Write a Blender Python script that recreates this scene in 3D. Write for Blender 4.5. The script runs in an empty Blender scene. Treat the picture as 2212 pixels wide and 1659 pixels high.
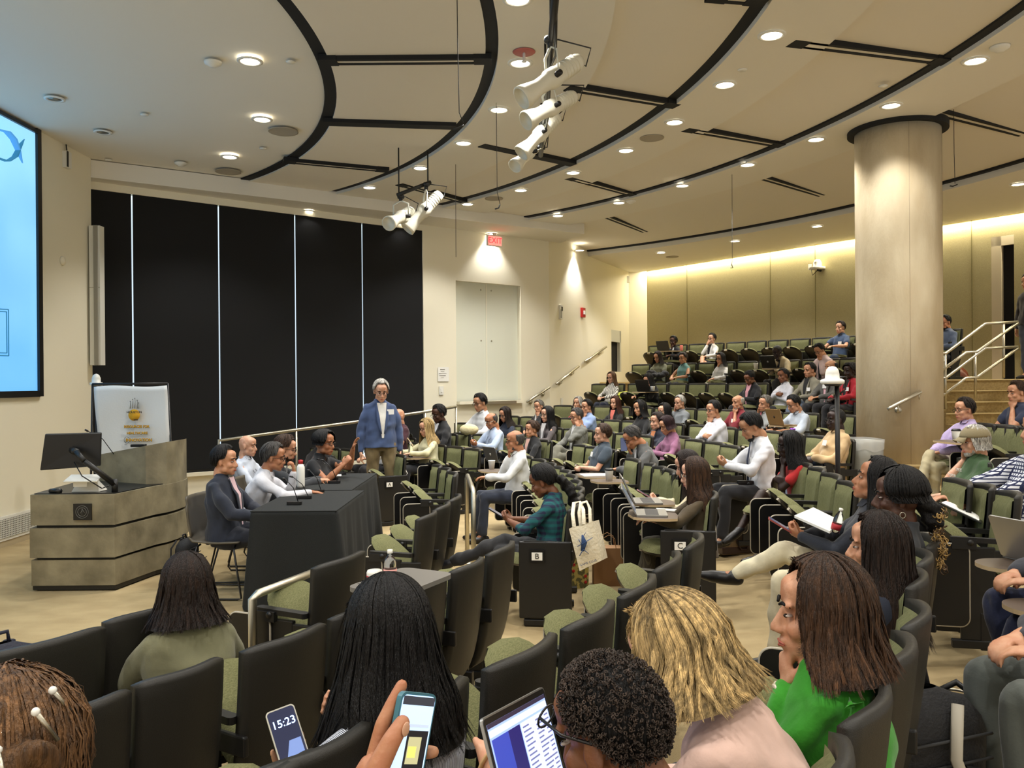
import bpy, bmesh, math, random
import numpy as np
from mathutils import Vector, Matrix, Quaternion
SC = bpy.context.scene
COL = SC.collection
PI = math.pi
rnd = random.Random(7)

# ------------------------------------------------------------------ camera
FPX, CAMH = 1800.0, 1.72
PITCH = math.atan((829 - 825) / FPX); ROLL = .008
camd = bpy.data.cameras.new('camera'); cam = bpy.data.objects.new('camera', camd); COL.objects.link(cam)
camd.sensor_width = 36; camd.lens = FPX / 2212 * 36; camd.clip_start = .03; camd.clip_end = 200
Fv = Vector((0, math.cos(PITCH), -math.sin(PITCH)))
R0 = Vector((1, 0, 0)); U0 = Vector((0, math.sin(PITCH), math.cos(PITCH)))
Rv = (R0 - ROLL * U0).normalized(); Uv = (U0 + ROLL * R0).normalized()
CAM = Vector((0, 0, CAMH))
M = Matrix((Rv, Uv, -Fv)).transposed().to_4x4(); M.translation = CAM
cam.matrix_world = M
SC.camera = cam
# ------------------------------------------------------------------ world, colour
SC.view_settings.view_transform = 'Standard'; SC.view_settings.look = 'None'
SC.view_settings.gamma = 1; SC.view_settings.use_curve_mapping = False
SC.view_settings.exposure = 0.88
SC.cycles.use_denoising = True
SC.cycles.max_bounces = 5; SC.cycles.diffuse_bounces = 3; SC.cycles.glossy_bounces = 2
SC.cycles.transmission_bounces = 4; SC.cycles.transparent_max_bounces = 8
SC.cycles.caustics_reflective = False; SC.cycles.caustics_refractive = False
SC.cycles.sample_clamp_indirect = 4
W = bpy.data.worlds.new('world'); SC.world = W; W.use_nodes = True
W.node_tree.nodes['Background'].inputs[0].default_value = (1, .95, .87, 1)
W.node_tree.nodes['Background'].inputs[1].default_value = .62
LAMP = 92.0          # watts per ceiling downlight
WARM = (1, .98, .94)

def ray(u, v):
    d = Fv * FPX + Rv * (u - 1106) + Uv * (829 - v)
    return d / d.y
def at(u, v, y): return CAM + ray(u, v) * y
def atz(u, v, z):
    d = ray(u, v); return CAM + d * ((z - CAMH) / d.z)
CC = Vector((-7.6, 7.0, 0))      # middle of the seating arcs
def on_arc(u, v, R, far=True):
    """where the vertical plane through the line of sight meets the seating arc of radius R"""
    d = ray(u, v); k = d.x
    a = k * k + 1; b = 2 * (-k * CC.x - CC.y); c = CC.x ** 2 + CC.y ** 2 - R * R
    s = math.sqrt(max(b * b - 4 * a * c, 0)); y = (-b + (s if far else -s)) / (2 * a)
    return Vector((k * y, y, 0))

# ------------------------------------------------------------------ materials
MATS = {}
def srgb(c):
    return tuple((x / 12.92 if x <= .04045 else ((x + .055) / 1.055) ** 2.4) for x in [k / 255 for k in c])
def mat(name, col, rough=.6, metal=0, emit=None, es=1, noise=None, bump=None, col2=None, stretch=(1, 1, 1), spec=.5, alpha=None, trans=0, sheen=0, coat=0, coord='Object', attr=None, ramp=(.35, .65)):
    """noise=(scale, detail) mixes col and col2; bump=(scale, strength, detail)"""
    if name in MATS: return MATS[name]
    m = bpy.data.materials.new(name); m.use_nodes = True; N = m.node_tree.nodes; L = m.node_tree.links
    b = N['Principled BSDF']; c = srgb(col)
    b.inputs['Base Color'].default_value = (*c, 1); b.inputs['Roughness'].default_value = rough
    b.inputs['Metallic'].default_value = metal; b.inputs['Specular IOR Level'].default_value = spec
    if trans: b.inputs['Transmission Weight'].default_value = trans
    if alpha is not None: b.inputs['Alpha'].default_value = alpha
    if sheen: b.inputs['Sheen Weight'].default_value = sheen
    if coat: b.inputs['Coat Weight'].default_value = coat
    if emit: b.inputs['Emission Color'].default_value = (*srgb(emit), 1); b.inputs['Emission Strength'].default_value = es
    mp = None
    if noise or bump:
        tc = N.new('ShaderNodeTexCoord'); mp = N.new('ShaderNodeMapping'); mp.inputs['Scale'].default_value = stretch
        L.new(tc.outputs[coord], mp.inputs[0])
    src = None
    if noise:
        n = N.new('ShaderNodeTexNoise'); n.inputs['Scale'].default_value = noise[0]; n.inputs['Detail'].default_value = noise[1]
        L.new(mp.outputs[0], n.inputs[0]); r = N.new('ShaderNodeValToRGB'); L.new(n.outputs[0], r.inputs[0])
        r.color_ramp.elements[0].position = ramp[0]; r.color_ramp.elements[1].position = ramp[1]
        r.color_ramp.elements[0].color = (*c, 1); r.color_ramp.elements[1].color = (*srgb(col2 or col), 1)
        src = r.outputs[0]
    if attr:
        a = N.new('ShaderNodeAttribute'); a.attribute_name = attr
        mx = N.new('ShaderNodeMix'); mx.data_type = 'RGBA'; mx.blend_type = 'MULTIPLY'; mx.inputs[0].default_value = 1
        if src: L.new(src, mx.inputs[6])
        else: mx.inputs[6].default_value = (*c, 1)
        L.new(a.outputs[0], mx.inputs[7]); src = mx.outputs[2]
    if src: L.new(src, b.inputs['Base Color'])
    if bump:
        n = N.new('ShaderNodeTexNoise'); n.inputs['Scale'].default_value = bump[0]; n.inputs['Detail'].default_value = bump[2] if len(bump) > 2 else 3
        L.new(mp.outputs[0], n.inputs[0]); bp = N.new('ShaderNodeBump'); bp.inputs['Strength'].default_value = bump[1]; bp.inputs['Distance'].default_value = .02
        L.new(n.outputs[0], bp.inputs['Height']); L.new(bp.outputs[0], b.inputs['Normal'])
    MATS[name] = m; return m

M_wall = mat('wall_paint', (238, 231, 208), .85, bump=(220, .08))
M_cool = mat('door_paint', (222, 223, 206), .7)
M_olive = mat('olive_fabric_wall', (172, 162, 122), .95, noise=(150, 3), col2=(150, 140, 102), bump=(200, .2))
M_ceil = mat('ceiling_paint', (232, 227, 214), .9)
M_panel = mat('ceiling_panel_paint', (230, 223, 208), .9)
M_black = mat('black_gap', (10, 11, 12), .8)
M_blind = mat('black_blind_fabric', (12, 13, 15), .92, bump=(300, .1))
M_carpet = mat('tan_carpet', (190, 168, 124), .95, noise=(2.2, 9), col2=(170, 148, 106), bump=(260, .5), stretch=(1, 1.6, 1))
M_step = mat('tan_step_carpet', (172, 148, 98), .95, noise=(30, 4), col2=(150, 126, 80), bump=(200, .4))
M_conc = mat('column_concrete', (214, 200, 170), .95, spec=.15, noise=(3, 8), col2=(190, 172, 140), bump=(30, .25), stretch=(1, 1, .35))
M_steel = mat('brushed_steel', (196, 190, 172), .32, .95, bump=(60, .1), stretch=(1, 1, 12))
M_plastic = mat('charcoal_seat_plastic', (38, 36, 31), .46, bump=(380, .18), spec=.4)
M_blk = mat('black_metal', (20, 19, 18), .45)
M_blkp = mat('black_plastic', (16, 16, 17), .35)
M_edge = mat('pale_edge_trim', (176, 168, 150), .4)
M_green = mat('green_seat_fabric', (130, 130, 92), .97, noise=(80, 5), col2=(104, 106, 72), bump=(160, .5), stretch=(6, 1, .5), spec=.2)
M_greenb = mat('green_seat_fabric_bottom', (136, 135, 95), .97, noise=(80, 5), col2=(106, 107, 72), bump=(160, .5), stretch=(1.2, 5, 1), spec=.2)
M_tablet = mat('brown_writing_board', (92, 78, 66), .45)
M_white = mat('white_plastic', (232, 230, 220), .4)
M_paper = mat('white_paper', (240, 238, 230), .8)
M_lamp = mat('lamp_glow', (255, 250, 235), .5, emit=(255, 244, 222), es=9)
M_glass = mat('clear_glass', (235, 240, 240), .05, trans=1)
M_red = mat('red_plastic', (170, 22, 24), .4)

# ------------------------------------------------------------------ object helpers
def link(o, parent=None):
    COL.objects.link(o)
    if parent is not None: o.parent = parent
    return o
def tag(o, label=None, cat=None, group=None, kind=None):
    if label: o['label'] = label
    if cat: o['category'] = cat
    if group: o['group'] = group
    if kind: o['kind'] = kind
    return o
def thing(name, label, cat, loc=(0, 0, 0), rotz=0, group=None):
    o = bpy.data.objects.new(name, None); o.empty_display_size = .1
    COL.objects.link(o); o.location = loc; o.rotation_euler = (0, 0, rotz); return tag(o, label, cat, group)
def dup(root, **kw):
    r = root.copy(); COL.objects.link(r)
    for ch in root.children:
        c = ch.copy(); COL.objects.link(c); c.parent = r
        for g in ch.children:
            d = g.copy(); COL.objects.link(d); d.parent = c
    return r

class MB:
    """collects shapes for ONE mesh"""
    def __init__(s): s.v = []; s.f = []; s.m = []; s.sm = []; s.mats = []
    def mi(s, m):
        if m not in s.mats: s.mats.append(m)
        return s.mats.index(m)
    def add(s, vs, fs, m, smooth=False, mtx=None):
        k = len(s.v); i = s.mi(m)
        if mtx is not None: vs = [mtx @ Vector(p) for p in vs]
        s.v += [tuple(p) for p in vs]
        for f in fs: s.f.append(tuple(a + k for a in f)); s.m.append(i); s.sm.append(smooth)
        return s
    def box(s, c, d, m, mtx=None, rz=0):
        x, y, z = [a / 2 for a in d]; R = Matrix.Rotation(rz, 3, 'Z')
        vs = [Vector(c) + R @ Vector((sx * x, sy * y, sz * z)) for sx in (-1, 1) for sy in (-1, 1) for sz in (-1, 1)]
        return s.add(vs, [(0, 1, 3, 2), (4, 6, 7, 5), (0, 4, 5, 1), (2, 3, 7, 6), (0, 2, 6, 4), (1, 5, 7, 3)], m, mtx=mtx)
    def tube(s, pts, r, m, n=10, cap=True, mtx=None, sy=1):
        pts = [Vector(p) for p in pts]; rs = r if isinstance(r, (list, tuple)) else [r] * len(pts)
        vs = []; up = None
        for i, p in enumerate(pts):
            t = (pts[min(i + 1, len(pts) - 1)] - pts[max(i - 1, 0)])
            t = t.normalized() if t.length > 1e-9 else Vector((0, 0, 1))
            if up is None:
                up = Vector((0, 0, 1)) if abs(t.z) < .9 else Vector((0, 1, 0))
            a = t.cross(up)
            if a.length < 1e-6: a = t.orthogonal()
            a.normalize(); b = a.cross(t).normalized(); up = b
            for k in range(n):
                q = 2 * PI * k / n; vs.append(p + a * math.cos(q) * rs[i] + b * math.sin(q) * rs[i] * sy)
        fs = [(i * n + k, i * n + (k + 1) % n, (i + 1) * n + (k + 1) % n, (i + 1) * n + k) for i in range(len(pts) - 1) for k in range(n)]
        if cap: fs += [tuple(range(n))[::-1], tuple((len(pts) - 1) * n + k for k in range(n))]
        return s.add(vs, fs, m, True, mtx)
    def lathe(s, prof, m, n=24, c=(0, 0, 0), mtx=None, smooth=True):
        vs = [(c[0] + r * math.cos(2 * PI * k / n), c[1] + r * math.sin(2 * PI * k / n), c[2] + z) for r, z in prof for k in range(n)]
        fs = [(i * n + k, i * n + (k + 1) % n, (i + 1) * n + (k + 1) % n, (i + 1) * n + k) for i in range(len(prof) - 1) for k in range(n)]
        if prof[0][0] > 1e-4: fs.append(tuple(range(n))[::-1])
        if prof[-1][0] > 1e-4: fs.append(tuple((len(prof) - 1) * n + k for k in range(n)))
        return s.add(vs, fs, m, smooth, mtx)
    def ell(s, c, r, m, n=12, k=8, mtx=None):
        vs = [(c[0], c[1], c[2] - r[2])]
        for i in range(1, k):
            p = -PI / 2 + PI * i / k
            for j in range(n):
                q = 2 * PI * j / n; vs.append((c[0] + r[0] * math.cos(p) * math.cos(q), c[1] + r[1] * math.cos(p) * math.sin(q), c[2] + r[2] * math.sin(p)))
        vs.append((c[0], c[1], c[2] + r[2]))
        fs = [(0, 1 + (j + 1) % n, 1 + j) for j in range(n)]
        for i in range(k - 2):
            for j in range(n): fs.append((1 + i * n + j, 1 + i * n + (j + 1) % n, 1 + (i + 1) * n + (j + 1) % n, 1 + (i + 1) * n + j))
        b = 1 + (k - 2) * n; e = len(vs) - 1
        fs += [(b + j, b + (j + 1) % n, e) for j in range(n)]
        return s.add(vs, fs, m, True, mtx)
    def prism(s, poly, z0, z1, m, mtx=None, m_side=None):
        n = len(poly); vs = [(p[0], p[1], z0) for p in poly] + [(p[0], p[1], z1) for p in poly]
        s.add(vs, [tuple(range(n))[::-1], tuple(range(n, 2 * n))], m, mtx=mtx)
        k = [(i, (i + 1) % n, n + (i + 1) % n, n + i) for i in range(n)]
        return s.add(vs, k, m_side or m, mtx=mtx)
    def grid(s, fn, nu, nv, m, closed=False, smooth=True, mtx=None):
        vs = [fn(i / (nu if closed else nu - 1), j / (nv - 1)) for j in range(nv) for i in range(nu)]
        fs = [(j * nu + i, j * nu + (i + 1) % nu, (j + 1) * nu + (i + 1) % nu, (j + 1) * nu + i) for j in range(nv - 1) for i in range(nu if closed else nu - 1)]
        return s.add(vs, fs, m, smooth, mtx)
    def build(s, name, parent=None, bevel=0, label=None, seg=2, solid=0, sub=0):
        me = bpy.data.meshes.new(name); me.from_pydata(s.v, [], s.f)
        for m in s.mats: me.materials.append(m)
        me.polygons.foreach_set('material_index', s.m); me.polygons.foreach_set('use_smooth', s.sm); me.update()
        o = bpy.data.objects.new(name, me); link(o, parent)
        if solid: q = o.modifiers.new('solid', 'SOLIDIFY'); q.thickness = solid; q.offset = -1
        if bevel:
            b = o.modifiers.new('bevel', 'BEVEL'); b.width = bevel; b.segments = seg; b.limit_method = 'ANGLE'; b.angle_limit = .6
        if sub: q = o.modifiers.new('sub', 'SUBSURF'); q.levels = q.render_levels = sub
        if label: o['label'] = label
        return o
def rrect(w, h, r, n=5, cx=0, cy=0):
    p = []
    for sx, sy, a0 in ((1, 1, 0), (-1, 1, 90), (-1, -1, 180), (1, -1, 270)):
        for k in range(n + 1):
            a = math.radians(a0 + 90 * k / n); p.append((cx + sx * (w / 2 - r) + r * math.cos(a), cy + sy * (h / 2 - r) + r * math.sin(a)))
    return p
def text(body, size, m, parent, loc, rot, name='lettering', ext=.001, align='CENTER', sx=1, off=0):
    c = bpy.data.curves.new(name, 'FONT'); c.body = body; c.size = size; c.extrude = ext; c.align_x = align; c.align_y = 'CENTER'; c.resolution_u = 3; c.offset = off
    t = bpy.data.objects.new(name + '_t', c); COL.objects.link(t)
    me = bpy.data.meshes.new_from_object(t.evaluated_get(bpy.context.evaluated_depsgraph_get())); bpy.data.objects.remove(t)
    o = bpy.data.objects.new(name, me); me.materials.clear(); me.materials.append(m); link(o, parent)
    o.location = loc; o.rotation_euler = rot; o.scale = (sx, 1, 1); return o
def basis(loc, x, y=None, z=None):
    """matrix with given local x (and y up) axes"""
    x = Vector(x).normalized()
    if y is not None:
        y = Vector(y); z = x.cross(y).normalized(); y = z.cross(x)
    else:
        z = Vector(z); y = z.cross(x).normalized(); z = x.cross(y)
    m = Matrix((x, y, z)).transposed().to_4x4(); m.translation = Vector(loc); return m
# ================================================================== the room
def V2(p, z): return Vector((p[0], p[1], z))
CZ = 4.65
def wall(name, pts, z0, z1, m, thick=.12, side=1):
    mb = MB()
    for a, b in zip(pts, pts[1:]):
        a = Vector(a); b = Vector(b); t = (b - a).normalized(); n = Vector((-t.y, t.x)) * thick * side
        mb.prism([a, b, b + n, a + n], z0, z1, m)
    return tag(mb.build(name), kind='structure')
wall('wall_screen_side', [(-5.45, -1.5), (-5.45, 10.83)], -.1, CZ + .1, M_wall)
wall('wall_corner_return', [(-5.45, 10.83), (-5.62, 11.03)], -.1, CZ + .1, M_wall)
BL0, BL1, WC = Vector((-5.61, 11.03)), Vector((-1.51, 14.28)), Vector((.73, 16.09))
tb = (BL1 - BL0).normalized(); nb = Vector((-tb.y, tb.x))      # points away from the room
wall('wall_below_blinds', [BL0, BL1], -.1, .47, M_wall)
wall('wall_above_blinds', [BL0, BL1], 4.33, CZ + .1, M_wall)
wall('daylight_glow_sheet', [BL0 + nb * .3, BL1 + nb * .3], .3, 4.5, mat('daylight_behind_blinds', (200, 215, 225), .9, emit=(196, 214, 226), es=.75))  # glowing sheet added in place of the daylight outside the window
# five black roller blinds with slits of daylight between them
cuts = [187, 289, 476, 641, 786, 915]
def on_line(u, a, b, v=800):
    k = ray(u, v).x; d = b - a; t = (k * a.y - a.x) / (d.x - k * d.y); return a + d * t
for i in range(5):
    a = on_line(cuts[i], BL0, BL1) + tb * .011; b = on_line(cuts[i + 1], BL0, BL1) - tb * .011
    if i == 0: a = BL0
    if i == 4: b = BL1
    mb = MB(); mb.prism([a + nb * .02, b + nb * .02, b + nb * .035, a + nb * .035], .47, 4.35, M_blind)
    o = mb.build('roller_blind')
    tag(o, ['black roller blind beside the screen wall, partly behind the white easel sheet', 'black roller blind directly behind the white easel sheet and the lectern', 'black roller blind behind the bald panelist',
            'black roller blind behind the woman panelist in black', 'black roller blind behind the standing man, next to the cream wall'][i], 'blind', 'black roller blinds on the window wall')
    q = MB(); q.box(((a + b) / 2 + nb * .027).to_3d() + Vector((0, 0, .49)), ((b - a).length, .03, .03), M_blkp, rz=math.atan2(tb.y, tb.x)); q.build('hem_bar', o)
# sill and low face under the blinds
mb = MB(); mb.prism([BL0 - nb * .06, BL1 - nb * .06, BL1 + nb * .02, BL0 + nb * .02], .42, .47, M_wall); tag(mb.build('window_1_sill'), kind='structure')
# cream wall with the recessed double panel
pa, pb = on_line(986, BL1, WC), on_line(1126, BL1, WC)
wall('wall_beside_blinds', [BL1, pa], -.1, CZ, M_wall)
wall('wall_beside_panel', [pb, WC], -.1, CZ, M_wall)
ztop = 1.72 + (826 - 612) * ((pa + pb) / 2).y / 1800; zbot = 1.72 - (866 - 826) * ((pa + pb) / 2).y / 1800
wall('wall_above_panel', [pa, pb], ztop, CZ, M_wall)
wall('wall_below_panel', [pa, pb], -.1, zbot, M_wall)
tp = (pb - pa).normalized()
mb = MB(); mb.prism([pa + nb * .10, pb + nb * .10, pb + nb * .14, pa + nb * .14], zbot, ztop, M_cool)
mid = (pa + pb) / 2
mb.prism([mid - tp * .012 + nb * .092, mid + tp * .012 + nb * .092, mid + tp * .012 + nb * .12, mid - tp * .012 + nb * .12], zbot, ztop, mat('panel_seam', (238, 234, 214), .6))
for s in (-1, 1):
    for z in (ztop - .12, zbot + 1.1):
        mb.ell((*(mid + tp * .12 * s + nb * .095), z), (.015, .015, .015), M_steel, 6, 5)
tag(mb.build('door_1'), kind='structure')
mb = MB(); mb.prism([pa - nb * .09, pb - nb * .09, pb + nb * .1, pa + nb * .1], zbot - .05, zbot, M_wall)
mb.prism([pa + tp * .35 - nb * .1, pb - tp * .2 - nb * .1, pb - tp * .2 - nb * .085, pa + tp * .35 - nb * .085], zbot - .06, zbot - .005, M_steel)
tag(mb.build('trim_1_ledge'), kind='structure')
# side wall by the far stairs, its return, the olive back wall
W3, W4, W5 = Vector((2.94, 20.86)), Vector((3.4, 20.88)), Vector((11.5, 9.8))
dw = (on_line(1321, WC, W3), on_line(1342, WC, W3)); zd0, zd1 = 1.72 + (824 - 803) * dw[0].y / 1800, 1.72 + (824 - 712) * dw[0].y / 1800
wall('wall_far_stair_side', [WC, dw[0]], -.1, CZ, M_wall); wall('wall_far_stair_end', [dw[1], W3], -.1, CZ, M_wall)
wall('wall_above_slit_window', [dw[0], dw[1]], zd1, CZ, M_wall); wall('wall_below_slit_window', [dw[0], dw[1]], -.1, zd0, M_wall)
td = (dw[1] - dw[0]).normalized(); nd = Vector((-td.y, td.x))
mb = MB(); mb.prism([dw[0] + nd * .08, dw[1] + nd * .08, dw[1] + nd * .1, dw[0] + nd * .1], zd0, zd1, M_black)
mb.prism([dw[1] - td * .10, dw[1], dw[1] + nd * .07, dw[1] - td * .1 + nd * .07], zd0, zd1, mat('slit_frame', (206, 206, 196), .5)); mb.prism([dw[0], dw[1], dw[1] + nd * .07, dw[0] + nd * .07], zd1 - .28, zd1, mat('slit_frame', (206, 206, 196), .5))
tag(mb.build('window_2'), kind='structure')
wall('wall_back_return', [W3, W4], -.1, CZ, M_wall)
# olive wall with a tall dark door-side window on the right
to = (W5 - W4).normalized(); no = Vector((-to.y, to.x))
if no.y < 0: no = -no
oa, ob = on_line(2143, W4, W5), on_line(2192, W4, W5)
zo1 = 1.72 + (816 - 512) * oa.y / 1800; zo0 = 1.70
for nm, a, b, z0, z1 in (('wall_back', W4, oa, -.1, CZ), ('wall_back_right', ob, W5, -.1, CZ), ('wall_back_above_window', oa, ob, zo1, CZ), ('wall_back_below_window', oa, ob, -.1, zo0)):
    mb = MB(); mb.prism([a, b, b + no * .12, a + no * .12], z0, z1, M_olive); tag(mb.build(nm), kind='structure')
mb = MB(); M_frame = mat('window_frame_paint', (196, 184, 158), .6)
mb.prism([oa + no * .09, ob + no * .09, ob + no * .11, oa + no * .11], zo0, zo1, M_blind)
mb.prism([oa, oa + to * .16, oa + to * .16 + no * .08, oa + no * .08], zo0, zo1, M_frame); mb.prism([oa, ob, ob + no * .08, oa + no * .08], zo1 - .16, zo1, M_frame)
tag(mb.build('window_3'), kind='structure')
for u in (1485, 1665, 1762, 2100):       # fabric panel joints on the olive wall
    a = on_line(u, W4, W5); mb = MB(); mb.prism([a - no * .004, a + to * .012 - no * .004, a + to * .012, a], 1.7, 4.5, mat('olive_joint', (112, 104, 64), .95)); tag(mb.build('trim_olive_joint'), kind='structure')

# ---------------- floor: flat stage, gentle rise, terraces
def ann(mb, c, r0, r1, a0, a1, z0, z1, m, n=72, c1=None, ms=None, zo=None):
    """annular slab between radius r0 (centre c) and r1 (centre c1), underside z0 (outer underside zo)"""
    c1 = c1 if c1 is not None else c; zo = z0 if zo is None else zo; dz = z1 - z0
    P = []
    for k in range(n + 1):
        a = math.radians(a0 + (a1 - a0) * k / n); q = Vector((math.cos(a), math.sin(a)))
        i = Vector(c[:2]) + q * r0; o = Vector(c1[:2]) + q * r1
        P += [(*i, z0), (*o, zo), (*o, zo + dz), (*i, z1)]
    fs = []
    for k in range(n):
        b = 4 * k
        for j in range(4): fs.append((b + j, b + (j + 1) % 4, b + 4 + (j + 1) % 4, b + 4 + j))
    fs += [(0, 3, 2, 1), (4 * n, 4 * n + 1, 4 * n + 2, 4 * n + 3)]
    mb.add(P, fs, m); return mb
ROWS = dict(A=(7.2, 0), B=(8.2, 0), C=(9.1, .10), D=(9.95, .20), E=(11.1, .28), F=(12.25, .45), G=(13.4, .85), H=(14.7, 1.25), I=(16.1, 1.70))
mb = MB(); mb.prism([(-5.6, -2.2), (9, -2.2), (9, 7), (6, 21), (-5.6, 21)], -.12, 0, M_carpet)
ann(mb, CC, 8.62, 11.55, -75, 75, -.1, .001, M_carpet, 120, zo=.19)
tag(mb.build('floor'), kind='structure')
def tier(name, r0, r1, z, a0):
    mb = MB(); ann(mb, CC, r0, r1, a0, 64, -.1, z, M_step, 100)
    ann(mb, CC, r0 - .025, r0 + .03, a0, 64, z - .03, z + .004, mat('step_nosing', (214, 192, 140), .9), 100)
    return tag(mb.build(name), kind='structure')
mb = MB(); ann(mb, CC, 11.5, 20, -38, 28, -.1, .29, M_carpet, 60); tag(mb.build('floor_upper_aisle'), kind='structure')
tier('floor_terrace_1', 11.5, 12.72, .45, -38); tier('floor_terrace_2', 12.7, 13.92, .85, 18); tier('floor_terrace_3', 13.9, 15.22, 1.25, 23); tier('floor_terrace_4', 15.2, 19.6, 1.70, 25)
mb = MB(); ann(mb, CC, 12.6, 14.4, -38, 7.6, .2, .62, M_step, 40); tag(mb.build('floor_right_block'), kind='structure')
# far stairs along the left side wall (profile seen from the side)
mb = MB(); prof = [(1206, 877), (1235, 862), (1266, 844), (1289, 829), (1316, 814), (1345, 812)]
dn = Vector((math.cos(math.radians(-50)), math.sin(math.radians(-50))))
tdw = (W3 - WC).normalized()
nst = 8; s0 = on_line(1200, WC, W3)
for k in range(nst):
    a = on_line(1200 + k * 18.5, WC, W3); b = W3; n_ = Vector((tdw.y, -tdw.x)) * 1.15
    z1 = .25 + .155 * (k + 1)
    mb.prism([a, b, b + n_, a + n_], z1 - .155, z1, M_step)
    mb.prism([a - tdw * .02, a + tdw * .03, a + tdw * .03 + n_, a - tdw * .02 + n_], z1 - .02, z1 + .006, MATS['step_nosing'])
tag(mb.build('floor_far_stairs'), kind='structure')
# right stairs up to the back landing
mb = MB()
for k in range(1, 9):
    z1 = 1.70 - .17 * k; y1 = 13.2 - .17 * (k - 1); mb.prism([(6.6, y1 - .17), (11.0, y1 - .17), (11.0, 13.3), (6.6, 13.3)], z1 - .17, z1, M_step)
    mb.prism([(6.6, y1 - .19), (11.0, y1 - .19), (11.0, y1 - .15), (6.6, y1 - .15)], z1 - .012, z1 + .006, MATS['step_nosing'])
mb.prism([(6.6, 13.2), (11, 13.2), (11, 16), (6.6, 16)], 1.4, 1.702, M_step); mb.prism([(6.6, 13.18), (11, 13.18), (11, 13.22), (6.6, 13.22)], 1.69, 1.708, MATS['step_nosing'])
tag(mb.build('floor_right_stairs'), kind='structure')
mb = MB(); a = at(1975, 1000, 8.9); mb.box((4.95, 9.3, .62), (1.4, .9, .34), M_step); mb.box((5.2, 9.0, .42), (1.9, 1.1, .32), M_step); tag(mb.build('floor_column_step'), kind='structure')
# skirting
mb = MB(); mb.prism([(-5.45, 4), (-5.435, 4), (-5.435, 10.83), (-5.45, 10.83)], 0, .09, mat('skirting', (176, 160, 128), .7)); tag(mb.build('baseboard_screen_side'), kind='structure')

# ---------------- ceiling
R1 = ((-8.31, 7.07), 6.58); R2 = ((-7.8, 6.95), 7.70); R3 = ((-8.23, 6.35), 10.21); R4 = ((-6.88, 6.42), 10.90); R5 = ((-6.4, 7.17), 13.61)
mb = MB(); mb.prism([(-5.6, -2.2), (14, -2.2), (14, 22), (-5.6, 22)], CZ + .02, CZ + .12, M_ceil); tag(mb.build('ceiling'), kind='structure')
A0, A1 = -62, 52
def band(name, c, r, w, z, m, a0, a1, thick=.06, c1=None, r1=None, zo=None):
    mb = MB(); ann(mb, c, r, (r1 if r1 else r + w), a0, a1, z, z + thick, m, 90, c1=c1, zo=zo); return tag(mb.build(name), kind='structure')
def a_of(c, u, v, z):
    p = atz(u, v, z); return math.degrees(math.atan2(p.y - c[1], p.x - c[0]))
e1, e2, e3, e4, e5 = a_of(R1[0], 462, 404, CZ), a_of(R2[0], 655, 430, CZ), a_of(R3[0], 860, 458, CZ), a_of(R4[0], 1062, 488, CZ), 54
band('ceiling_gap_1', *R1, .13, CZ - .004, M_black, A0, e1, .02)
band('ceiling_cloud_1', R1[0], R1[1] + .12, 0, CZ - .02, M_panel, A0, e1, .03, c1=R2[0], r1=R2[1] - .1)
band('ceiling_gap_2', R2[0], R2[1] - .12, .15, CZ - .008, M_black, A0, e2, .02)
band('ceiling_band_1', R2[0], R2[1] + .01, .92, CZ - .05, M_ceil, A0, e2 + 6, .06)
band('ceiling_cloud_2', R2[0], R2[1] + .92, 0, CZ - .01, M_panel, A0, e3, .03, c1=R3[0], r1=R3[1] - .08)
band('ceiling_gap_3', R3[0], R3[1] - .1, .13, CZ - .014, M_black, A0, e3, .02)
band('ceiling_band_2', R3[0], R3[1] + .01, .78, CZ - .06, M_ceil, A0, e3 + 6, .07)
band('ceiling_cloud_3', R3[0], R3[1] + .78, 0, CZ - .01, M_panel, A0, e4, .03, c1=R4[0], r1=R4[1] - .06, zo=CZ - .03)
band('ceiling_gap_4', R4[0], R4[1] - .08, .11, CZ - .05, M_black, A0, e4, .05)
band('ceiling_band_3', R4[0], R4[1] + .01, .85, CZ - .09, M_ceil, A0, e4 + 6, .1)
band('ceiling_cloud_4', R4[0], R4[1] + .85, 0, CZ - .02, M_panel, A0, e5 + 9, .04, c1=R5[0], r1=R5[1] - .05, zo=CZ - .08)
band('ceiling_gap_5', R5[0], R5[1] - .07, .09, CZ - .11, M_black, A0, e5, .08)
# lower soffit at the back, fascia, and the cove along the olive wall
mb = MB(); ann(mb, R5[0], R5[1] + .01, R5[1] + 2.1, A0, e5 + 8, CZ - .2, CZ - .04, M_ceil, 90)
inner = W4 - no * .14, W5 - no * .14
SOFZ = CZ - .2
tag(mb.build('ceiling_soffit'), kind='structure')
mb = MB()       # soffit outwards to the cove edge (flat slab whose outer edge stays clear of the wall)
c5 = Vector(R5[0]); P = []
for k in range(61):
    a = math.radians(-40 + (e5 + 48) * k / 60); q = Vector((math.cos(a), math.sin(a))); i = c5 + q * (R5[1] + 2.0)
    # distance along q to the cove line
    den = q.dot(no); t = (inner[0] - c5).dot(no) / den if den > .05 else 99
    P.append((i, c5 + q * t if t > R5[1] + 2.0 else i))
vs = []; fs = []
for i, o in P: vs += [(*i, SOFZ), (*o, SOFZ), (*o, SOFZ + .03), (*i, SOFZ + .03)]
for k in range(60):
    b = 4 * k
    for j in range(4): fs.append((b + j, b + (j + 1) % 4, b + 4 + (j + 1) % 4, b + 4 + j))
mb.add(vs, fs, M_ceil)
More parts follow.
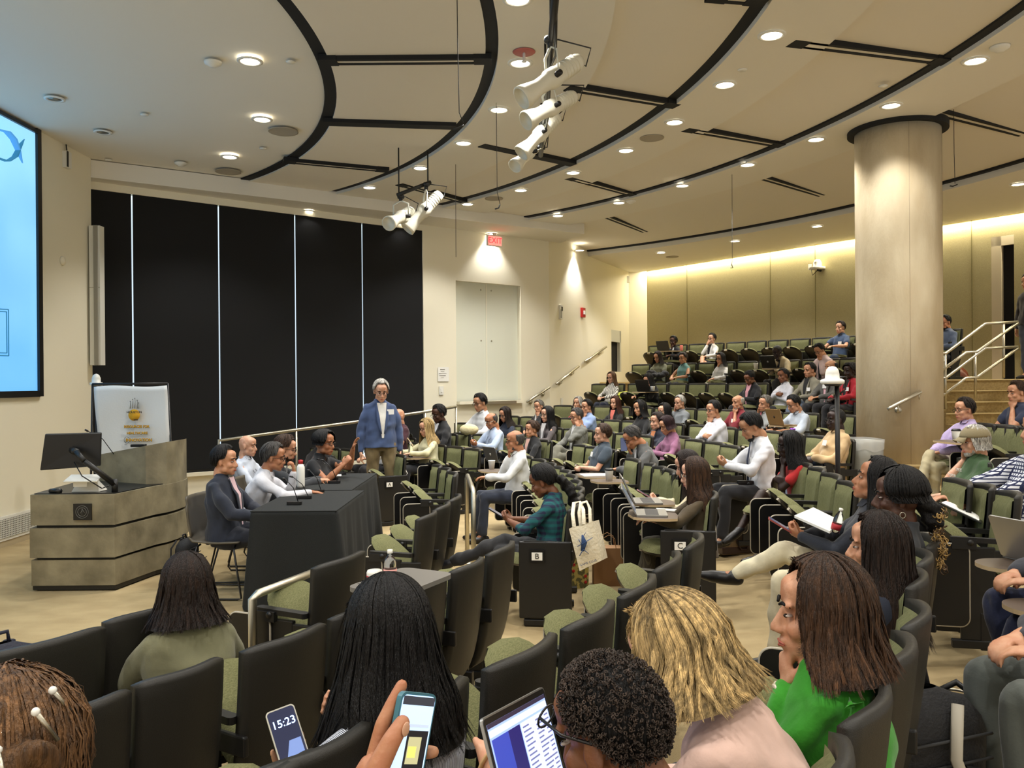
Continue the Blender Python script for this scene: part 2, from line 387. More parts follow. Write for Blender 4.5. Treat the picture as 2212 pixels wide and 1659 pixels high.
# filling piece towards the left side wall
mb.v = [(p[0], p[1], p[2] + .004) for p in mb.v]
tag(mb.build('ceiling_soffit_back'), kind='structure')
M_cove = mat('cove_strip_glow', (255, 236, 180), .5, emit=(255, 226, 150), es=5)
mb = MB(); a, b = W4 - no * .26, W5 - no * .26; mb.prism([a, b, b + no * .05, a + no * .05], SOFZ + .035, SOFZ + .06, M_cove); tag(mb.build('cove_light_strip'), 'warm light strip hidden in the cove along the top of the olive wall', 'light strip')
for k in range(6):
    a = W4.lerp(W5, (k + .5) / 6) - no * .07; l = bpy.data.lights.new('cove_light', 'AREA'); l.shape = 'RECTANGLE'; l.size = (W5 - W4).length / 6; l.size_y = .05; l.energy = 24; l.color = (1, .90, .66)
    o = bpy.data.objects.new('cove_light', l); COL.objects.link(o); o.location = (a.x, a.y, SOFZ + .02); o.rotation_euler = (0, 0, math.atan2(to.y, to.x))
# lower border soffit along the blinds and the cream wall
mb = MB(); mb.prism([BL0 - tb * .4, WC + tb * .3, WC - nb * 1.0, BL0 - nb * .22 - tb * .1], 4.43, CZ + .01, M_ceil); tag(mb.build('ceiling_border_soffit'), kind='structure')
# black slots across the ceiling panels (double line with a pale core)
slots = [((690, 134), (1062, 131), 1), ((700, 266), (985, 275), 0), ((612, 348), (838, 369), 1), ((466, 403), (652, 429), 0), ((1225, 190), (1462, 229), 1), ((1040, 314), (1240, 356), 0), ((862, 398), (1005, 437), 1), ((765, 430), (862, 457), 0),
         ((1708, 92), (2046, 134), 1), ((1480, 279), (1690, 315), 1), ((1228, 384), (1370, 422), 1), ((968, 459), (1062, 488), 0), ((1972, 230), (2260, 303), 1), ((1606, 372), (1843, 442), 1), ((1283, 458), (1447, 521), 1), ((1118, 488), (1180, 516), 0), ((1530, -6), (1655, 4), 1)]
for (p, q, dbl) in slots:
    a = atz(*p, CZ - .055); b = atz(*q, CZ - .055); t = (b - a).normalized(); s = Vector((-t.y, t.x, 0)); w = .075
    mb = MB()
    for off, ww in (((-.048, .019), (.048, .019)) if dbl else ((0, w),)):
        c = [a + s * (off - ww), b + s * (off - ww), b + s * (off + ww), a + s * (off + ww)]; mb.prism(c, CZ - .06, CZ - .01, M_black)
    if dbl:
        c = [a - s * .029, b - s * .029, b + s * .029, a + s * .029]; mb.prism(c, CZ - .052, CZ - .01, mat('slot_core', (226, 220, 204), .6))
        for e, d in ((a, 1), (b, -1)):
            c = [e - s * .075, e + s * .075, e + s * .075 + t * d * .16, e - s * .075 + t * d * .16]; mb.prism(c, CZ - .062, CZ - .01, M_black)
    tag(mb.build('ceiling_slot'), kind='structure')

# ---------------- downlights
lights = [  # u, v, where
 (540, 131, 'over the stage, beside the smoke detector', 0), (566, 257, 'over the stage, above the round speaker grille', 0), (496, 338, 'over the stage, nearest the black blinds', 0),
 (1118, -2, 'in the first curved band, cut by the top edge', .05), (1124, 135, 'in the first curved band, behind the red sprinkler disc', .05), (1078, 236, 'in the first curved band, beside the lower spotlights', .05), (1001, 308, 'in the first curved band, right of the long hanging wire', .05), (908, 362, 'in the first curved band, above the short spotlight bar', .05), (798, 404, 'in the first curved band, above the standing man', .05), (665, 456, 'at the end of the first band, above the blinds', .23),
 (1667, 75, 'first lamp from the top edge in the second curved band', .06), (1566, 182, 'second lamp from the top edge in the second curved band', .06), (1457, 263, 'third lamp from the top edge in the second curved band', .06), (1352, 324, 'fourth lamp from the top edge in the second curved band', .06), (1238, 372, 'fifth lamp from the top edge in the second curved band', .06), (1125, 410, 'sixth lamp from the top edge in the second curved band', .06), (1010, 440, 'seventh lamp from the top edge in the second curved band', .06), (866, 482, 'behind the short bar of two spotlights', .23),
 (2107, 130, 'first lamp from the right edge in the third curved band', .09), (1925, 227, 'second lamp from the right edge in the third curved band', .09), (1763, 300, 'third lamp from the right edge in the third curved band', .09), (1615, 355, 'fourth lamp from the right edge in the third curved band', .09), (1474, 400, 'fifth lamp from the right edge in the third curved band', .09), (1337, 437, 'sixth lamp from the right edge in the third curved band', .09), (1205, 465, 'seventh lamp from the right edge in the third curved band', .09), (1062, 505, 'directly above the red exit sign', .23),
 (2200, 397, 'in the back soffit, right of the concrete column', .2), (1765, 488, 'in the back soffit, beside the concrete column', .2), (1588, 520, 'in the back soffit, at the end of the far hanging wire', .2), (1428, 545, 'in the back soffit, beside the flat speaker grille', .2), (1252, 540, 'in the back soffit, above the far stairs', .2),
]
ring = MB(); ring.lathe([(.085, 0), (.115, 0), (.115, -.008), (.085, -.012), (.085, 0)], M_white, 24)
disc = MB(); disc.lathe([(.001, -.004), (.086, -.004), (.086, 0), (.001, 0)], M_lamp, 24)
first = None
def make_lamp(p, label, on=True):
    global first
    t = thing('downlight', label, 'ceiling light', p, group='recessed ceiling downlights')
    if first is None:
        a = ring.build('trim_ring', t); b = disc.build('diffuser', t); first = (a, b)
    else:
        for s in first: c = s.copy(); COL.objects.link(c); c.parent = t
    return t
def spot(p, power, size=2.3, blend=.55, d=(0, 0, -1), r=.08, col=WARM):
    l = bpy.data.lights.new('lamp', 'SPOT'); l.energy = power; l.spot_size = size; l.spot_blend = blend; l.shadow_soft_size = r; l.color = col
    o = bpy.data.objects.new('lamp_light', l); COL.objects.link(o); o.location = p; o.rotation_euler = Vector(d).to_track_quat('-Z', 'Y').to_euler(); return o
for (u, v, w, dz) in lights:
    p = atz(u, v, CZ - dz - .006); make_lamp(p, 'round lit downlight ' + w, True); spot(p - Vector((0, 0, .03)), LAMP * (1.0 if v in (505, 540) else .25 if v in (456, 482, 404) else .4 if u in (1925, 1763) else 1.05), 1.75 if v in (505, 540) else 2.0)
# room lamps of the same grid beyond the frame (above and behind the camera)
for (x, y) in ((-3.6, 4.2), (-3.2, 1.6), (-1.2, 4.3), (-.9, 1.2), (1.5, 3.9), (1.3, .6), (3.6, 4.2), (3.6, 1.2), (6.2, 6.0), (6.6, 3.2), (1.2, -1.4), (-2, -1.4), (5.5, .3), (8.2, 8.4), (7.8, 5.6)):
    spot((x, y, CZ - .08), LAMP, 2.3)
M_off = mat('unlit_reflector', (150, 140, 122), .25, .7)
for (u, v, w) in ((118, 213, 'nearest the screen'), (222, 285, 'between the screen wall and the blinds')):
    p = atz(u, v, CZ - .002); t = thing('downlight', 'small unlit downlight over the stage, ' + w, 'ceiling light', p, group='unlit stage downlights')
    MB().lathe([(.06, .002), (.1, .002), (.1, -.008), (.07, -.01), (.06, .002)], M_white, 20).build('trim_ring', t); MB().lathe([(.001, .0), (.065, -.006), (.065, -.002), (.001, .004)], M_off, 20).build('reflector', t)
for (u, v, r, w, z) in ((612, 283, .17, 'over the stage', CZ), (493, 370, .17, 'near the blinds', CZ), (1408, 297, .14, 'in the second curved band', CZ - .06), (1067, 428, .14, 'by the hanging wire hook', CZ - .06), (1452, 554, .14, 'in the back soffit', SOFZ)):
    p = atz(u, v, z - .002); mb = MB(); mb.lathe([(.001, -.006), (r * .9, -.006), (r, -.01), (r, 0), (.001, 0)], mat('grille_grey', (186, 176, 156), .7, bump=(500, .6)), 28)
    o = mb.build('speaker_grille'); o.location = p; tag(o, 'round flat ceiling speaker grille ' + w, 'speaker', 'ceiling speaker grilles')
for (u, v, w, z) in ((460, 133, 'over the stage', CZ), (390, 351, 'above the blinds', CZ), (2160, 100, 'at the right edge of the ceiling', CZ - .09), (1363, 433, 'in the third curved band', CZ - .09)):
    p = atz(u, v, z - .002); mb = MB(); mb.lathe([(.001, -.05), (.03, -.048), (.05, -.03), (.075, -.02), (.08, 0), (.001, 0)], M_white, 20)
    o = mb.build('smoke_detector'); o.location = p; tag(o, 'white domed smoke detector ' + w, 'smoke detector', 'ceiling smoke detectors')
for i, (u, v, z, w) in enumerate(((628, 133, CZ, 'beside the brightest stage lamp'), (312, 247, CZ, 'between the two unlit lamps'), (1908, 185, CZ - .06, 'in the second curved band'), (1604, 150, CZ - .06, 'above the second band lamps'), (568, 320, CZ, 'over the stage by the black ring'), (234, 345, CZ, 'above the corner of the blinds'))):
    p = atz(u, v, z - .001); mb = MB(); mb.lathe([(.001, -.012), (.035, -.01), (.045, 0), (.001, 0)], M_white, 16); o = mb.build('fire_sprinkler'); o.location = p; tag(o, 'small white sprinkler cap ' + w, 'sprinkler', 'sprinkler caps in the ceiling')
p = atz(1132, 112, CZ - .056); t = thing('fire_sprinkler', 'sprinkler with a red disc in front of a lit downlight', 'sprinkler', p)
MB().lathe([(.001, -.006), (.09, -.008), (.1, 0), (.001, 0)], mat('salmon_disc', (176, 92, 84), .5), 20).build('escutcheon', t); MB().lathe([(.012, -.09), (.025, -.085), (.012, -.07), (.012, -.01), (.001, 0)], M_white, 10).build('nozzle', t)

# concrete column with its handrail
colc = Vector((4.41, 9.5)); mb = MB(); mb.lathe([(.452, .2), (.452, CZ + .02)], M_conc, 64, c=(colc.x, colc.y, 0))
for a in (-100, -30):
    q = Vector((math.cos(math.radians(a)), math.sin(math.radians(a)))) * .4525; mb.tube([(colc.x + q.x, colc.y + q.y, .3), (colc.x + q.x, colc.y + q.y, 4.6)], .003, mat('column_seam', (176, 160, 132), .8), 6)
tag(mb.build('column'), 'round pale concrete column rising from the back rows to the ceiling', 'column', kind='structure')
band('ceiling_column_gap', (colc.x, colc.y), .46, .07, CZ - .13, M_black, 0, 360, .14)
def rail(name, label, pts, r, brackets, group=None, nrm=None):
    t = thing(name, label, 'handrail', pts[0], group=group); o = Vector(pts[0])
    MB().tube([Vector(p) - o for p in pts], r, M_steel, 12).build('tube', t)
    for b, n in brackets:
        b = Vector(b) - o; n = Vector(n); mb = MB(); mb.tube([b, b + Vector((0, 0, -.07)), b + Vector((0, 0, -.07)) + n * .05], .008, M_steel, 8)
        f = basis(b + Vector((0, 0, -.07)) + n * .05, n.orthogonal(), z=n); mb.lathe([(.001, -.01), (.035, -.01), (.035, .012), (.001, .012)], M_steel, 16, mtx=f); mb.build('bracket', t)
    return t
pts = []
for k in range(13):
    f = k / 12; u = 1917 + (2008 - 1917) * f; v = 884 - 48 * f; a = math.asin(max(-1, min(1, (u - 1941) / 87.0))) - PI / 2
    p = at(u, v, 9.5 - .52 * math.sin(-a) if False else 9.5 + math.sin(a) * .52); pts.append(p)
rail('column_handrail', 'short curved steel handrail fixed to the round concrete column', pts, .019, [(pts[3], (Vector((colc.x, colc.y, 0)) - Vector((pts[3].x, pts[3].y, 0))).normalized()), (pts[9], (Vector((colc.x, colc.y, 0)) - Vector((pts[9].x, pts[9].y, 0))).normalized())])
# handrails on the far side walls
for i, (p, q, A, B, w) in enumerate((((1133, 868), (1182, 836), pb, WC, 'lowest'), ((1195, 829), (1243, 791), WC, W3, 'middle'), ((1257, 781), (1303, 749), WC, W3, 'topmost'))):
    n_ = nb if i == 0 else nd
    off = -n_ * .07
    a = on_line(p[0], A, B); b = on_line(q[0], A, B); a3 = at(p[0], p[1], a.y); b3 = at(q[0], q[1], b.y); a3 += off.to_3d(); b3 += off.to_3d()
    br = [(a3.lerp(b3, .22), n_.to_3d()), (a3.lerp(b3, .75), n_.to_3d())]
    rail('wall_handrail', w + ' of three short steel handrails climbing the far cream wall', [a3, a3.lerp(b3, .5), b3], .024, br, 'steel handrails on the far wall')
# ================================================================== auditorium seats
SEATW, BACKH = .47, .83
def back_shell():
    """moulded charcoal back: curved in plan, top centre at the local origin, z up"""
    mb = MB(); nu, nv = 13, 12; P = []
    prof = [(0, BACKH), (.004, .80), (.012, .72), (.024, .62), (.040, .50), (.058, .40), (.085, .30), (.115, .235), (.15, .205)]
    def S(u, v, off):
        k = v * (len(prof) - 1); i = min(int(k), len(prof) - 2); f = k - i
        y = prof[i][0] * (1 - f) + prof[i + 1][0] * f; z = prof[i][1] * (1 - f) + prof[i + 1][1] * f
        x = (u - .5) * 2; w = .228 * (1 - .10 * v ** 3); c = .052 * x * x * (1 - .55 * v)
        z += (-.016 * abs(x) ** 5 if v < .05 else 0)
        return Vector((x * w, y + c + off, z))
    rows = []
    # a closed band: back face down, front face up
    for j in range(nv): rows.append([S(i / (nu - 1), j / (nv - 1), -.002 if 0 < j else .004) for i in range(nu)])
    front = [[S(i / (nu - 1), j / (nv - 1), .030) for i in range(nu)] for j in range(nv)]
    loop = rows + front[::-1]; n = len(loop)
    vs = [p for r in loop for p in r]; fs = []
    for j in range(n):
        for i in range(nu - 1):
            fs.append((j * nu + i, ((j + 1) % n) * nu + i, ((j + 1) % n) * nu + i + 1, j * nu + i + 1))
    for j in range(nv - 1):
        for i in (0, nu - 1):
            a, b, c, d = j * nu + i, (j + 1) * nu + i, (n - 2 - j) * nu + i, (n - 1 - j) * nu + i
            fs.append((a, d, c, b) if i == 0 else (a, b, c, d))
    mb.add(vs, fs, M_plastic, True); return mb
def back_cushion():
    mb = MB()
    def S(u, v):
        x = (u - .5) * 2; y = [.008, .02, .05, .085][0]
        z = .795 - .40 * v; yb = .010 + .062 * v + .052 * x * x * (1 - .4 * v)
        e = max(0, 1 - max(abs(x), abs(2 * v - 1)) ** 6); return Vector((x * .200, yb + .022 + .038 * e ** .5, z))
    mb.grid(S, 13, 11, M_green); k = len(mb.v)
    return mb
def seat_pad(up):
    """cushion and pan; local origin at the hinge, y forward when open"""
    c, p = MB(), MB()
    def outline(y):    # half width along the seat length, rounded front
        return .205 if y < .26 else .205 * math.sqrt(max(1 - ((y - .26) / .17) ** 2 * .92, .02))
    def top(u, v):
        y = v * .43; x = (u - .5) * 2; w = outline(y); e = max(0, 1 - abs(x) ** 4) * max(0, 1 - abs(2 * v - 1) ** 6)
        return Vector((x * w, y, .012 + .055 * e ** .6))
    c.grid(top, 11, 13, M_greenb)
    def bot(u, v):
        y = v * .425; x = (u - .5) * 2; w = outline(y) * .98; e = max(0, 1 - abs(x) ** 4) * max(0, 1 - abs(2 * v - 1) ** 6)
        return Vector((x * w, y, (.013 - .034 * e ** .6)))
    k = len(p.v); p.grid(bot, 11, 13, M_blkp); p.box((0, .41, .0), (.06, .03, .02), M_edge)
    a = math.radians(42 if up else 3)
    R = Matrix.Translation((0, .13, .365 if up else .40)) @ Matrix.Rotation(a, 4, 'X')
    for q in (c, p): q.v = [tuple(R @ Vector(x)) for x in q.v]
    return c, p
def side_frame(x):
    mb = MB(); mb.box((x, .26, .30), (.028, .17, .50), M_blk); mb.box((x, .24, .03), (.05, .30, .045), M_blk); mb.box((x, .20, .1), (.04, .1, .2), M_blk)
    mb.box((x, .12, .50), (.024, .16, .07), M_blk); return mb
def arm_rest(x):
    mb = MB(); m = Matrix.Translation((x, .245, .585)) @ Matrix.Rotation(math.radians(2), 4, 'X')
    mb.prism(rrect(.048, .30, .02), -.012, .014, M_blk, mtx=m); return mb
def stowed_board(x):
    """writing board hanging beside the seat"""
    b, e = MB(), MB(); m = basis((x, .0, 0), (0, 1, 0), z=(1, 0, 0))
    poly = rrect(.25, .44, .045, 6, .43, .345)
    b.prism(poly, -.006, .006, M_blkp, mtx=m)
    ps = [m @ Vector((p[0], p[1], 0)) for p in poly]; e.tube(ps + [ps[0], ps[1]], .0065, M_edge, 6, cap=False)
    h = MB(); h.box((x, .33, .565), (.03, .12, .05), M_blk); h.tube([(x - .02, .30, .575), (x + .02, .30, .575)], .016, M_blk, 10); return b, e, h
def letter_plate(par, ch, side):
    x = side * (SEATW / 2 + .022)
    mb = MB(); mb.box((side * (SEATW / 2 + .012), .235, .33), (.03, .37, .54), M_blk); mb.build('end_panel', par, bevel=.008); mb = MB(); mb.box((x + side * .012, .29, .50), (.012, .105, .085), M_blkp); mb.box((x + side * .019, .29, .50), (.004, .075, .055), M_paper); o = mb.build('letter_plate', par)
    t = text(ch, .055, M_blk, o, (x + side * .0225, .29, .50), (PI / 2, 0, side * PI / 2), 'letter')
shell_bm = back_shell(); cush_bm = back_cushion()
PROTO = {}
def proto(up, board):
    k = (up, board)
    if k in PROTO: return PROTO[k]
    L = []
    def keep(o): L.append(o); return o
    t = thing('auditorium_seat', 'x', 'seat')
    keep(shell_bm.build('back_shell', t)); keep(cush_bm.build('back_cushion', t))
    c, p = seat_pad(up); a = c.build('seat_cushion', t); b = p.build('seat_pan', t)
    arm_rest(-SEATW / 2).build('armrest', t, bevel=.004); side_frame(-SEATW / 2).build('side_frame', t, bevel=.006)
    if board:
        b, e, h = stowed_board(-SEATW / 2 - .022); o = b.build('writing_board', t); e.build('board_edge', o); h.build('board_hinge', t)
    PROTO[k] = (t, list(t.children)); return PROTO[k]
seat_count = 0
USED = set()
def seat(pos, label, up=True, board=True, group=None, face=None, w=None, endcap=None, plate=None, zf=0, plain=False):
    """pos: floor point below the top centre of the back"""
    global seat_count; seat_count += 1
    p, kids = proto(up, board)
    if (up, board) not in USED: t = p; USED.add((up, board))
    else:
        t = p.copy(); COL.objects.link(t)
        for ch in kids:
            c = ch.copy(); COL.objects.link(c); c.parent = t
            for g in ch.children: d_ = g.copy(); COL.objects.link(d_); d_.parent = c
    d = (face if face is not None else (CC - Vector(pos))).normalized()
    t.location = (pos[0], pos[1], zf); t.rotation_euler = (0, 0, math.atan2(d.y, d.x) - PI / 2)
    if w: t.scale = (w / SEATW, 1, 1)
    t['label'] = label; t['group'] = group or 'auditorium seats'; t['category'] = 'seat'
    if endcap:
        side_frame(SEATW / 2).build('side_frame', t, bevel=.006); arm_rest(SEATW / 2).build('armrest', t, bevel=.004)
    if plate: letter_plate(t, plate[0], plate[1])
    return t
SEATS = {}; SEATOBJ = {}
def seats_at(key, zf, top, lst, labels, up='', start=0, w=.44, plates={}, ends=()):
    """lst: picture points of the top centres of the backs -> world"""
    n = len(lst)
    for i, (u, v) in enumerate(lst):
        p = atz(u, v, zf + BACKH)
        SEATS[(key, i)] = p; gp = [(atz(*lst[j], zf + BACKH) - p).length for j in (i - 1, i + 1) if 0 <= j < n]; w = min([.47] + [g * .95 for g in gp if g > .3])
        SEATOBJ[(key, i)] = seat(p, labels[i], up=str(i) not in up.split(), zf=zf, w=w, board=i not in plates, plate=plates.get(i), endcap=i in ends, group='seats of the ' + key)
# near blocks --------------------------------------------------------------
seats_at('front row, near block', 0, 0, [(110, 1385), (360, 1310), (757, 1203)],
         ['dark-backed seat with a navy backpack in front of it, nearest the lectern', 'seat holding the woman in the olive blazer', 'empty seat beside the low steel rail in front of the draped tables'], up='1', w=.44, ends=(2,))
seats_at('front row, middle block', 0, 0, [(940, 1108), (972, 1088), (997, 1070)],
         ['empty front-row seat with its folded cushion behind the water bottle, first of three', 'empty front-row seat, middle one of three left of the steel post', 'empty front-row seat, farthest of the three left of the steel post'], ends=(0,), w=.43)
seats_at('front row, far block', 0, 0, [(990, 1020), (975, 1010), (955, 1003)],
         ['green empty seat at the aisle just behind the tall steel post', 'green empty seat between two others, behind the tall steel post', 'green empty seat third from the tall steel post'], ends=(0,), w=.43)
seats_at('front row, beside the standing man', 0, 0, [(872, 981)], ['green aisle seat with a white letter plate beside the standing man'], plates={0: ('A', -1)}, ends=(0,), w=.46)
seats_at('front row, by the blinds', 0, 0, [(752, 968), (726, 966), (699, 966)], ['green empty seat half hidden by the standing man', 'green empty seat next to the woman with the ponytail', 'seat holding the woman with the ponytail'], up='2', w=.46)
seats_at('second row, near block', 0, 0, [(-30, 1600), (190, 1525), (415, 1447), (645, 1372), (815, 1305), (945, 1252), (1035, 1214), (1105, 1178)],
         ['dark seat back cut by the left picture edge, beside the curly hair bun', 'dark seat back right of the curly hair bun with the silver clip', 'broad dark seat back directly behind the olive blazer woman', 'dark seat back left of the long black hair', 'seat hidden by the long black hair, cup and bottle on its board',
          'dark seat back just right of the long black hair', 'dark seat back, second right of the long black hair', 'dark seat back at the aisle, overlapping the plate B'], up='0', w=.44, ends=(7,))
seats_at('second row, middle block', 0, 0, [(1252, 1088), (1262, 1068), (1264, 1053), (1258, 1038), (1248, 1026), (1234, 1015), (1218, 1007), (1200, 999), (1176, 991), (1147, 984)],
         ['aisle seat with plate B holding the woman in the teal plaid shirt'] + ['empty folded seat ' + w + ' behind the plaid shirt woman in the long curved row' for w in ('directly', 'second', 'third', 'fourth', 'fifth', 'sixth', 'seventh', 'eighth')] + ['seat holding the balding man in the white shirt with glasses'],
         up='0 9', w=.44, plates={0: ('B', -1)}, ends=(0,))
seats_at('third row, near block', .10, 0, [(320, 1850), (530, 1710), (725, 1612), (963, 1500), (1169, 1400), (1311, 1320), (1411, 1258), (1470, 1205), (1522, 1162)],
         ['seat at the bottom edge below the bun, mostly cut off', 'seat at the bottom edge beside the lit phone, mostly cut off', 'dark seat back at the bottom edge left of the bright phone', 'seat holding the woman with very long black hair', 'dark seat back directly above the laptop screen', 'dark seat back above the man with short grey curls',
          'dark seat back, third from the aisle left of plate C', 'dark seat back, second from the aisle left of plate C', 'dark seat back at the aisle left of plate C'], up='3', w=.45, ends=(8,))
seats_at('third row, middle block', .10, 0, [(1552, 1063), (1536, 1040), (1488, 1030), (1474, 1021), (1458, 1014), (1440, 1007), (1417, 1000), (1380, 990)],
         ['aisle seat with plate C holding the woman in the brown jacket', 'seat holding the dark-haired woman in cream behind the brown jacket', 'empty seat hidden behind the two long-haired women', 'empty green seat beside the cream sleeve', 'empty green seat, third from the man in the grey suit', 'empty green seat, second from the man in the grey suit', 'empty green seat right next to the man in the grey suit', 'seat holding the man in the grey suit bending over his phone'],
         up='0 1 7', w=.44, plates={0: ('C', -1)}, ends=(0,))
seats_at('fourth row, near block', .20, 0, [(1480, 2100), (1700, 1870), (1842, 1655), (1928, 1505), (1985, 1395), (2015, 1318), (2008, 1240), (2018, 1196), (2030, 1160)],
         ['seat below the grey-curled man at the bottom edge', 'seat holding the blonde woman in the pink jacket', 'seat with a green cushion edge right behind the pink jacket', 'seat holding the woman in the bright green blouse', 'empty curved seat back between the green blouse and the black backpack', 'seat holding the woman with long brown hair in navy', 'empty curved seat back just below the blond curls', 'seat holding the woman with braids and blond curls', 'seat holding the person in cream trousers'],
         up='0 1 3 5 7 8', w=.44, ends=(8,))
seats_at('fourth row, middle block', .20, 0, [(1852, 1042), (1815, 1024), (1782, 1010), (1752, 1000), (1660, 978), (1590, 961), (1556, 954), (1512, 948), (1482, 941), (1452, 934)],
         ['green empty aisle seat nearest the cream trousers', 'green empty seat, second from the cream trousers', 'green empty seat next to the woman in red', 'seat holding the woman in red with braids', 'seat holding the man in the white shirt and dark tie', 'green empty seat directly left of the man with the dark tie', 'green empty seat, second left of the man with the dark tie', 'green empty seat beside the woman in mauve', 'seat holding the woman in mauve', 'seat holding the woman in navy with the orange scarf'],
         up='3 4 8 9', w=.47, ends=(0,))
seats_at('right block by the aisle', .27, 0, [(2092, 1036), (2148, 1046), (2205, 1062)],
         ['green empty seat below the man in the cap', 'green empty seat right of the man in the cap', 'green empty seat at the right edge behind the checkered shirt'], w=.48, ends=(2,))
# far rows: measured on the arcs --------------------------------------------
ORD = ['first', 'second', 'third', 'fourth', 'fifth', 'sixth', 'seventh', 'eighth', 'ninth', 'tenth', 'eleventh', 'twelfth', 'thirteenth', 'fourteenth', 'fifteenth', 'sixteenth', 'seventeenth', 'eighteenth', 'nineteenth', 'twentieth', 'twenty-first', 'twenty-second', 'twenty-third', 'twenty-fourth', 'twenty-fifth', 'twenty-sixth', 'twenty-seventh', 'twenty-eighth']
def arc_row(letter, rowname, u0, u1, taken, ref, w=.49):
    """seats along one arc between two picture columns; the occupied ones stand where their people sit"""
    R, zf = ROWS[letter]; k = 0
    ang = lambda u, r=.1: math.atan2(*(lambda p: (p.y - CC.y, p.x - CC.x))(on_arc(u, 850, R + r)))
    an = sorted([(ang(u, -.12), u) for u in taken] + [(ang(u0), None), (ang(u1), None)], key=lambda q: -q[0])
    spots = []
    for (a, ua), (b, ub) in zip(an, an[1:]):
        n = max(1, round((a - b) * (R + .1) / w))
        for j in range(n): spots.append((a + (b - a) * j / n, ua if j == 0 else None))
    spots.append(an[-1])
    for i, (a, u) in enumerate(spots):
        gap = min([abs(a - spots[j][0]) for j in (i - 1, i + 1) if 0 <= j < len(spots)]) * (R + .1)
        p = CC + Vector((math.cos(a), math.sin(a), 0)) * (R + .1)
        if u is not None: lab = 'seat holding ' + taken[u]; SEATS[(letter, u)] = p
        else: k += 1; lab = 'empty green seat, %s from %s, %s' % (ORD[k - 1], ref, rowname)
        so_ = SEATOBJ[(letter, u)] = seat(p, lab, up=u is None, zf=zf, w=max(.36, min(w, gap * .95)), group='seats of the ' + rowname, board=letter in 'BCDE')
# occupants are written down once, here: row, column, short name
OCC = {
 'B': {925: 'the blonde woman in cream'},
 'C': {1066: 'the bald man with a lanyard', 1150: 'the woman in the pink scarf', 1290: 'the man in the dark polo shirt'},
 'D': {1095: 'the long-haired woman in dark blue', 1183: 'the woman with long black hair and grey jacket', 1248: 'the man in the grey tweed blazer'},
 'E': {1166: 'the grey-haired man resting his face on his hand', 1268: 'the man in the light blue shirt', 1385: 'the woman in the black turtleneck', 1436: 'the woman looking out behind the navy jacket', 1548: 'the man in the white shirt with his hand on his chin', 1795: 'the man in the tan jacket'},
 'F': {1250: 'the woman with white hair', 1330: 'the woman with the coral top', 1469: 'the older man in the grey shirt', 1595: 'the man in the maroon shirt', 1652: 'the grey-haired man leaning on his hand', 1730: 'the man with the gold laptop'},
 'G': {1322: 'the woman in the white patterned blouse', 1412: 'the woman in black with the laptop', 1625: 'the woman in pink and black', 1695: 'the woman in light grey with folded arms', 1750: 'the man in the grey blazer', 1797: 'the man with the pink shirt and lanyard', 1838: 'the woman in the red cardigan'},
 'H': {1425: 'the woman in the grey-green T-shirt', 1477: 'the woman in the teal blouse', 1558: 'the woman in white by her chin', 1697: 'the man in the tan blazer', 1785: 'the man in the pale pink shirt'},
 'I': {1460: 'the woman behind the black laptop', 1538: 'the woman in the white blazer', 1817: 'the man in the blue shirt', 2045: 'the man half behind the column'},
}
sub = lambda L, a, b: {u: t for u, t in OCC[L].items() if a <= u <= b}
arc_row('B', 'second row far block', 908, 1029, OCC['B'], 'the standing man', .47)
arc_row('C', 'third row far block', 1003, 1187, sub('C', 0, 1200), 'the blinds', .47)
arc_row('C', 'third row', 1262, 1318, sub('C', 1201, 1400), 'the tweed blazer', .47)
arc_row('D', 'fourth row', 1005, 1400, OCC['D'], 'the blinds')
arc_row('E', 'fifth row', 1110, 1830, OCC['E'], 'the cream wall')
arc_row('F', 'sixth row', 1222, 1832, OCC['F'], 'the far stairs')
arc_row('G', 'seventh row', 1300, 1850, OCC['G'], 'the far stairs')
arc_row('H', 'eighth row', 1390, 1840, OCC['H'], 'the far stairs')
arc_row('I', 'back row', 1425, 2045, OCC['I'], 'the far wall')
for k_, u_, y_, z_, l_ in (('white man', 858, 11.9, 0, 'seat holding the grey-haired man in white behind the standing man'), ('maroon man', 886, 12.9, .05, 'seat holding the bearded man in maroon'), ('blazer', 976, 13.0, .1, 'seat holding the woman in the black blazer and white top'), ('shirt', 1062, 13.7, .15, 'seat holding the dark-haired man in a white shirt below the panel ledge')):
    p = at(u_, 850, y_); p.z = 0; SEATS[('X', u_)] = p; SEATOBJ[('X', u_)] = seat(p, l_, up=False, zf=z_, w=.46, group='seats by the blinds', board=False)
# right side seats beyond the aisle
def arc_seats_right(letter, rowname, data):
    R, zf = ROWS[letter]
    for u, lab, occ in data:
        p = on_arc(u, 850, R + .1); SEATS[(letter, u)] = p; SEATOBJ[(letter, u)] = seat(p, lab, up=not occ, zf=zf, w=.5, group='seats of the ' + rowname, board=True)
arc_seats_right('E', 'right side block', [(2122, 'seat holding the man in the khaki cap', 1)])
arc_seats_right('F', 'right side block', [(2128, 'seat holding the man in the lilac shirt', 1), (2176, 'green seat with the coffee cup on its board at the right edge', 0), (2225, 'green seat cut by the right picture edge, beyond the coffee cup', 0)])
# ================================================================== stage furniture
M_stone = mat('grey_stone_laminate', (150, 140, 112), .5, noise=(5, 8), col2=(108, 100, 78), bump=(30, .1), ramp=(.3, .7))
M_stone_top = mat('stone_laminate_edge', (170, 160, 130), .5)
M_cloth = mat('black_tablecloth', (20, 23, 22), .92, bump=(240, .3))
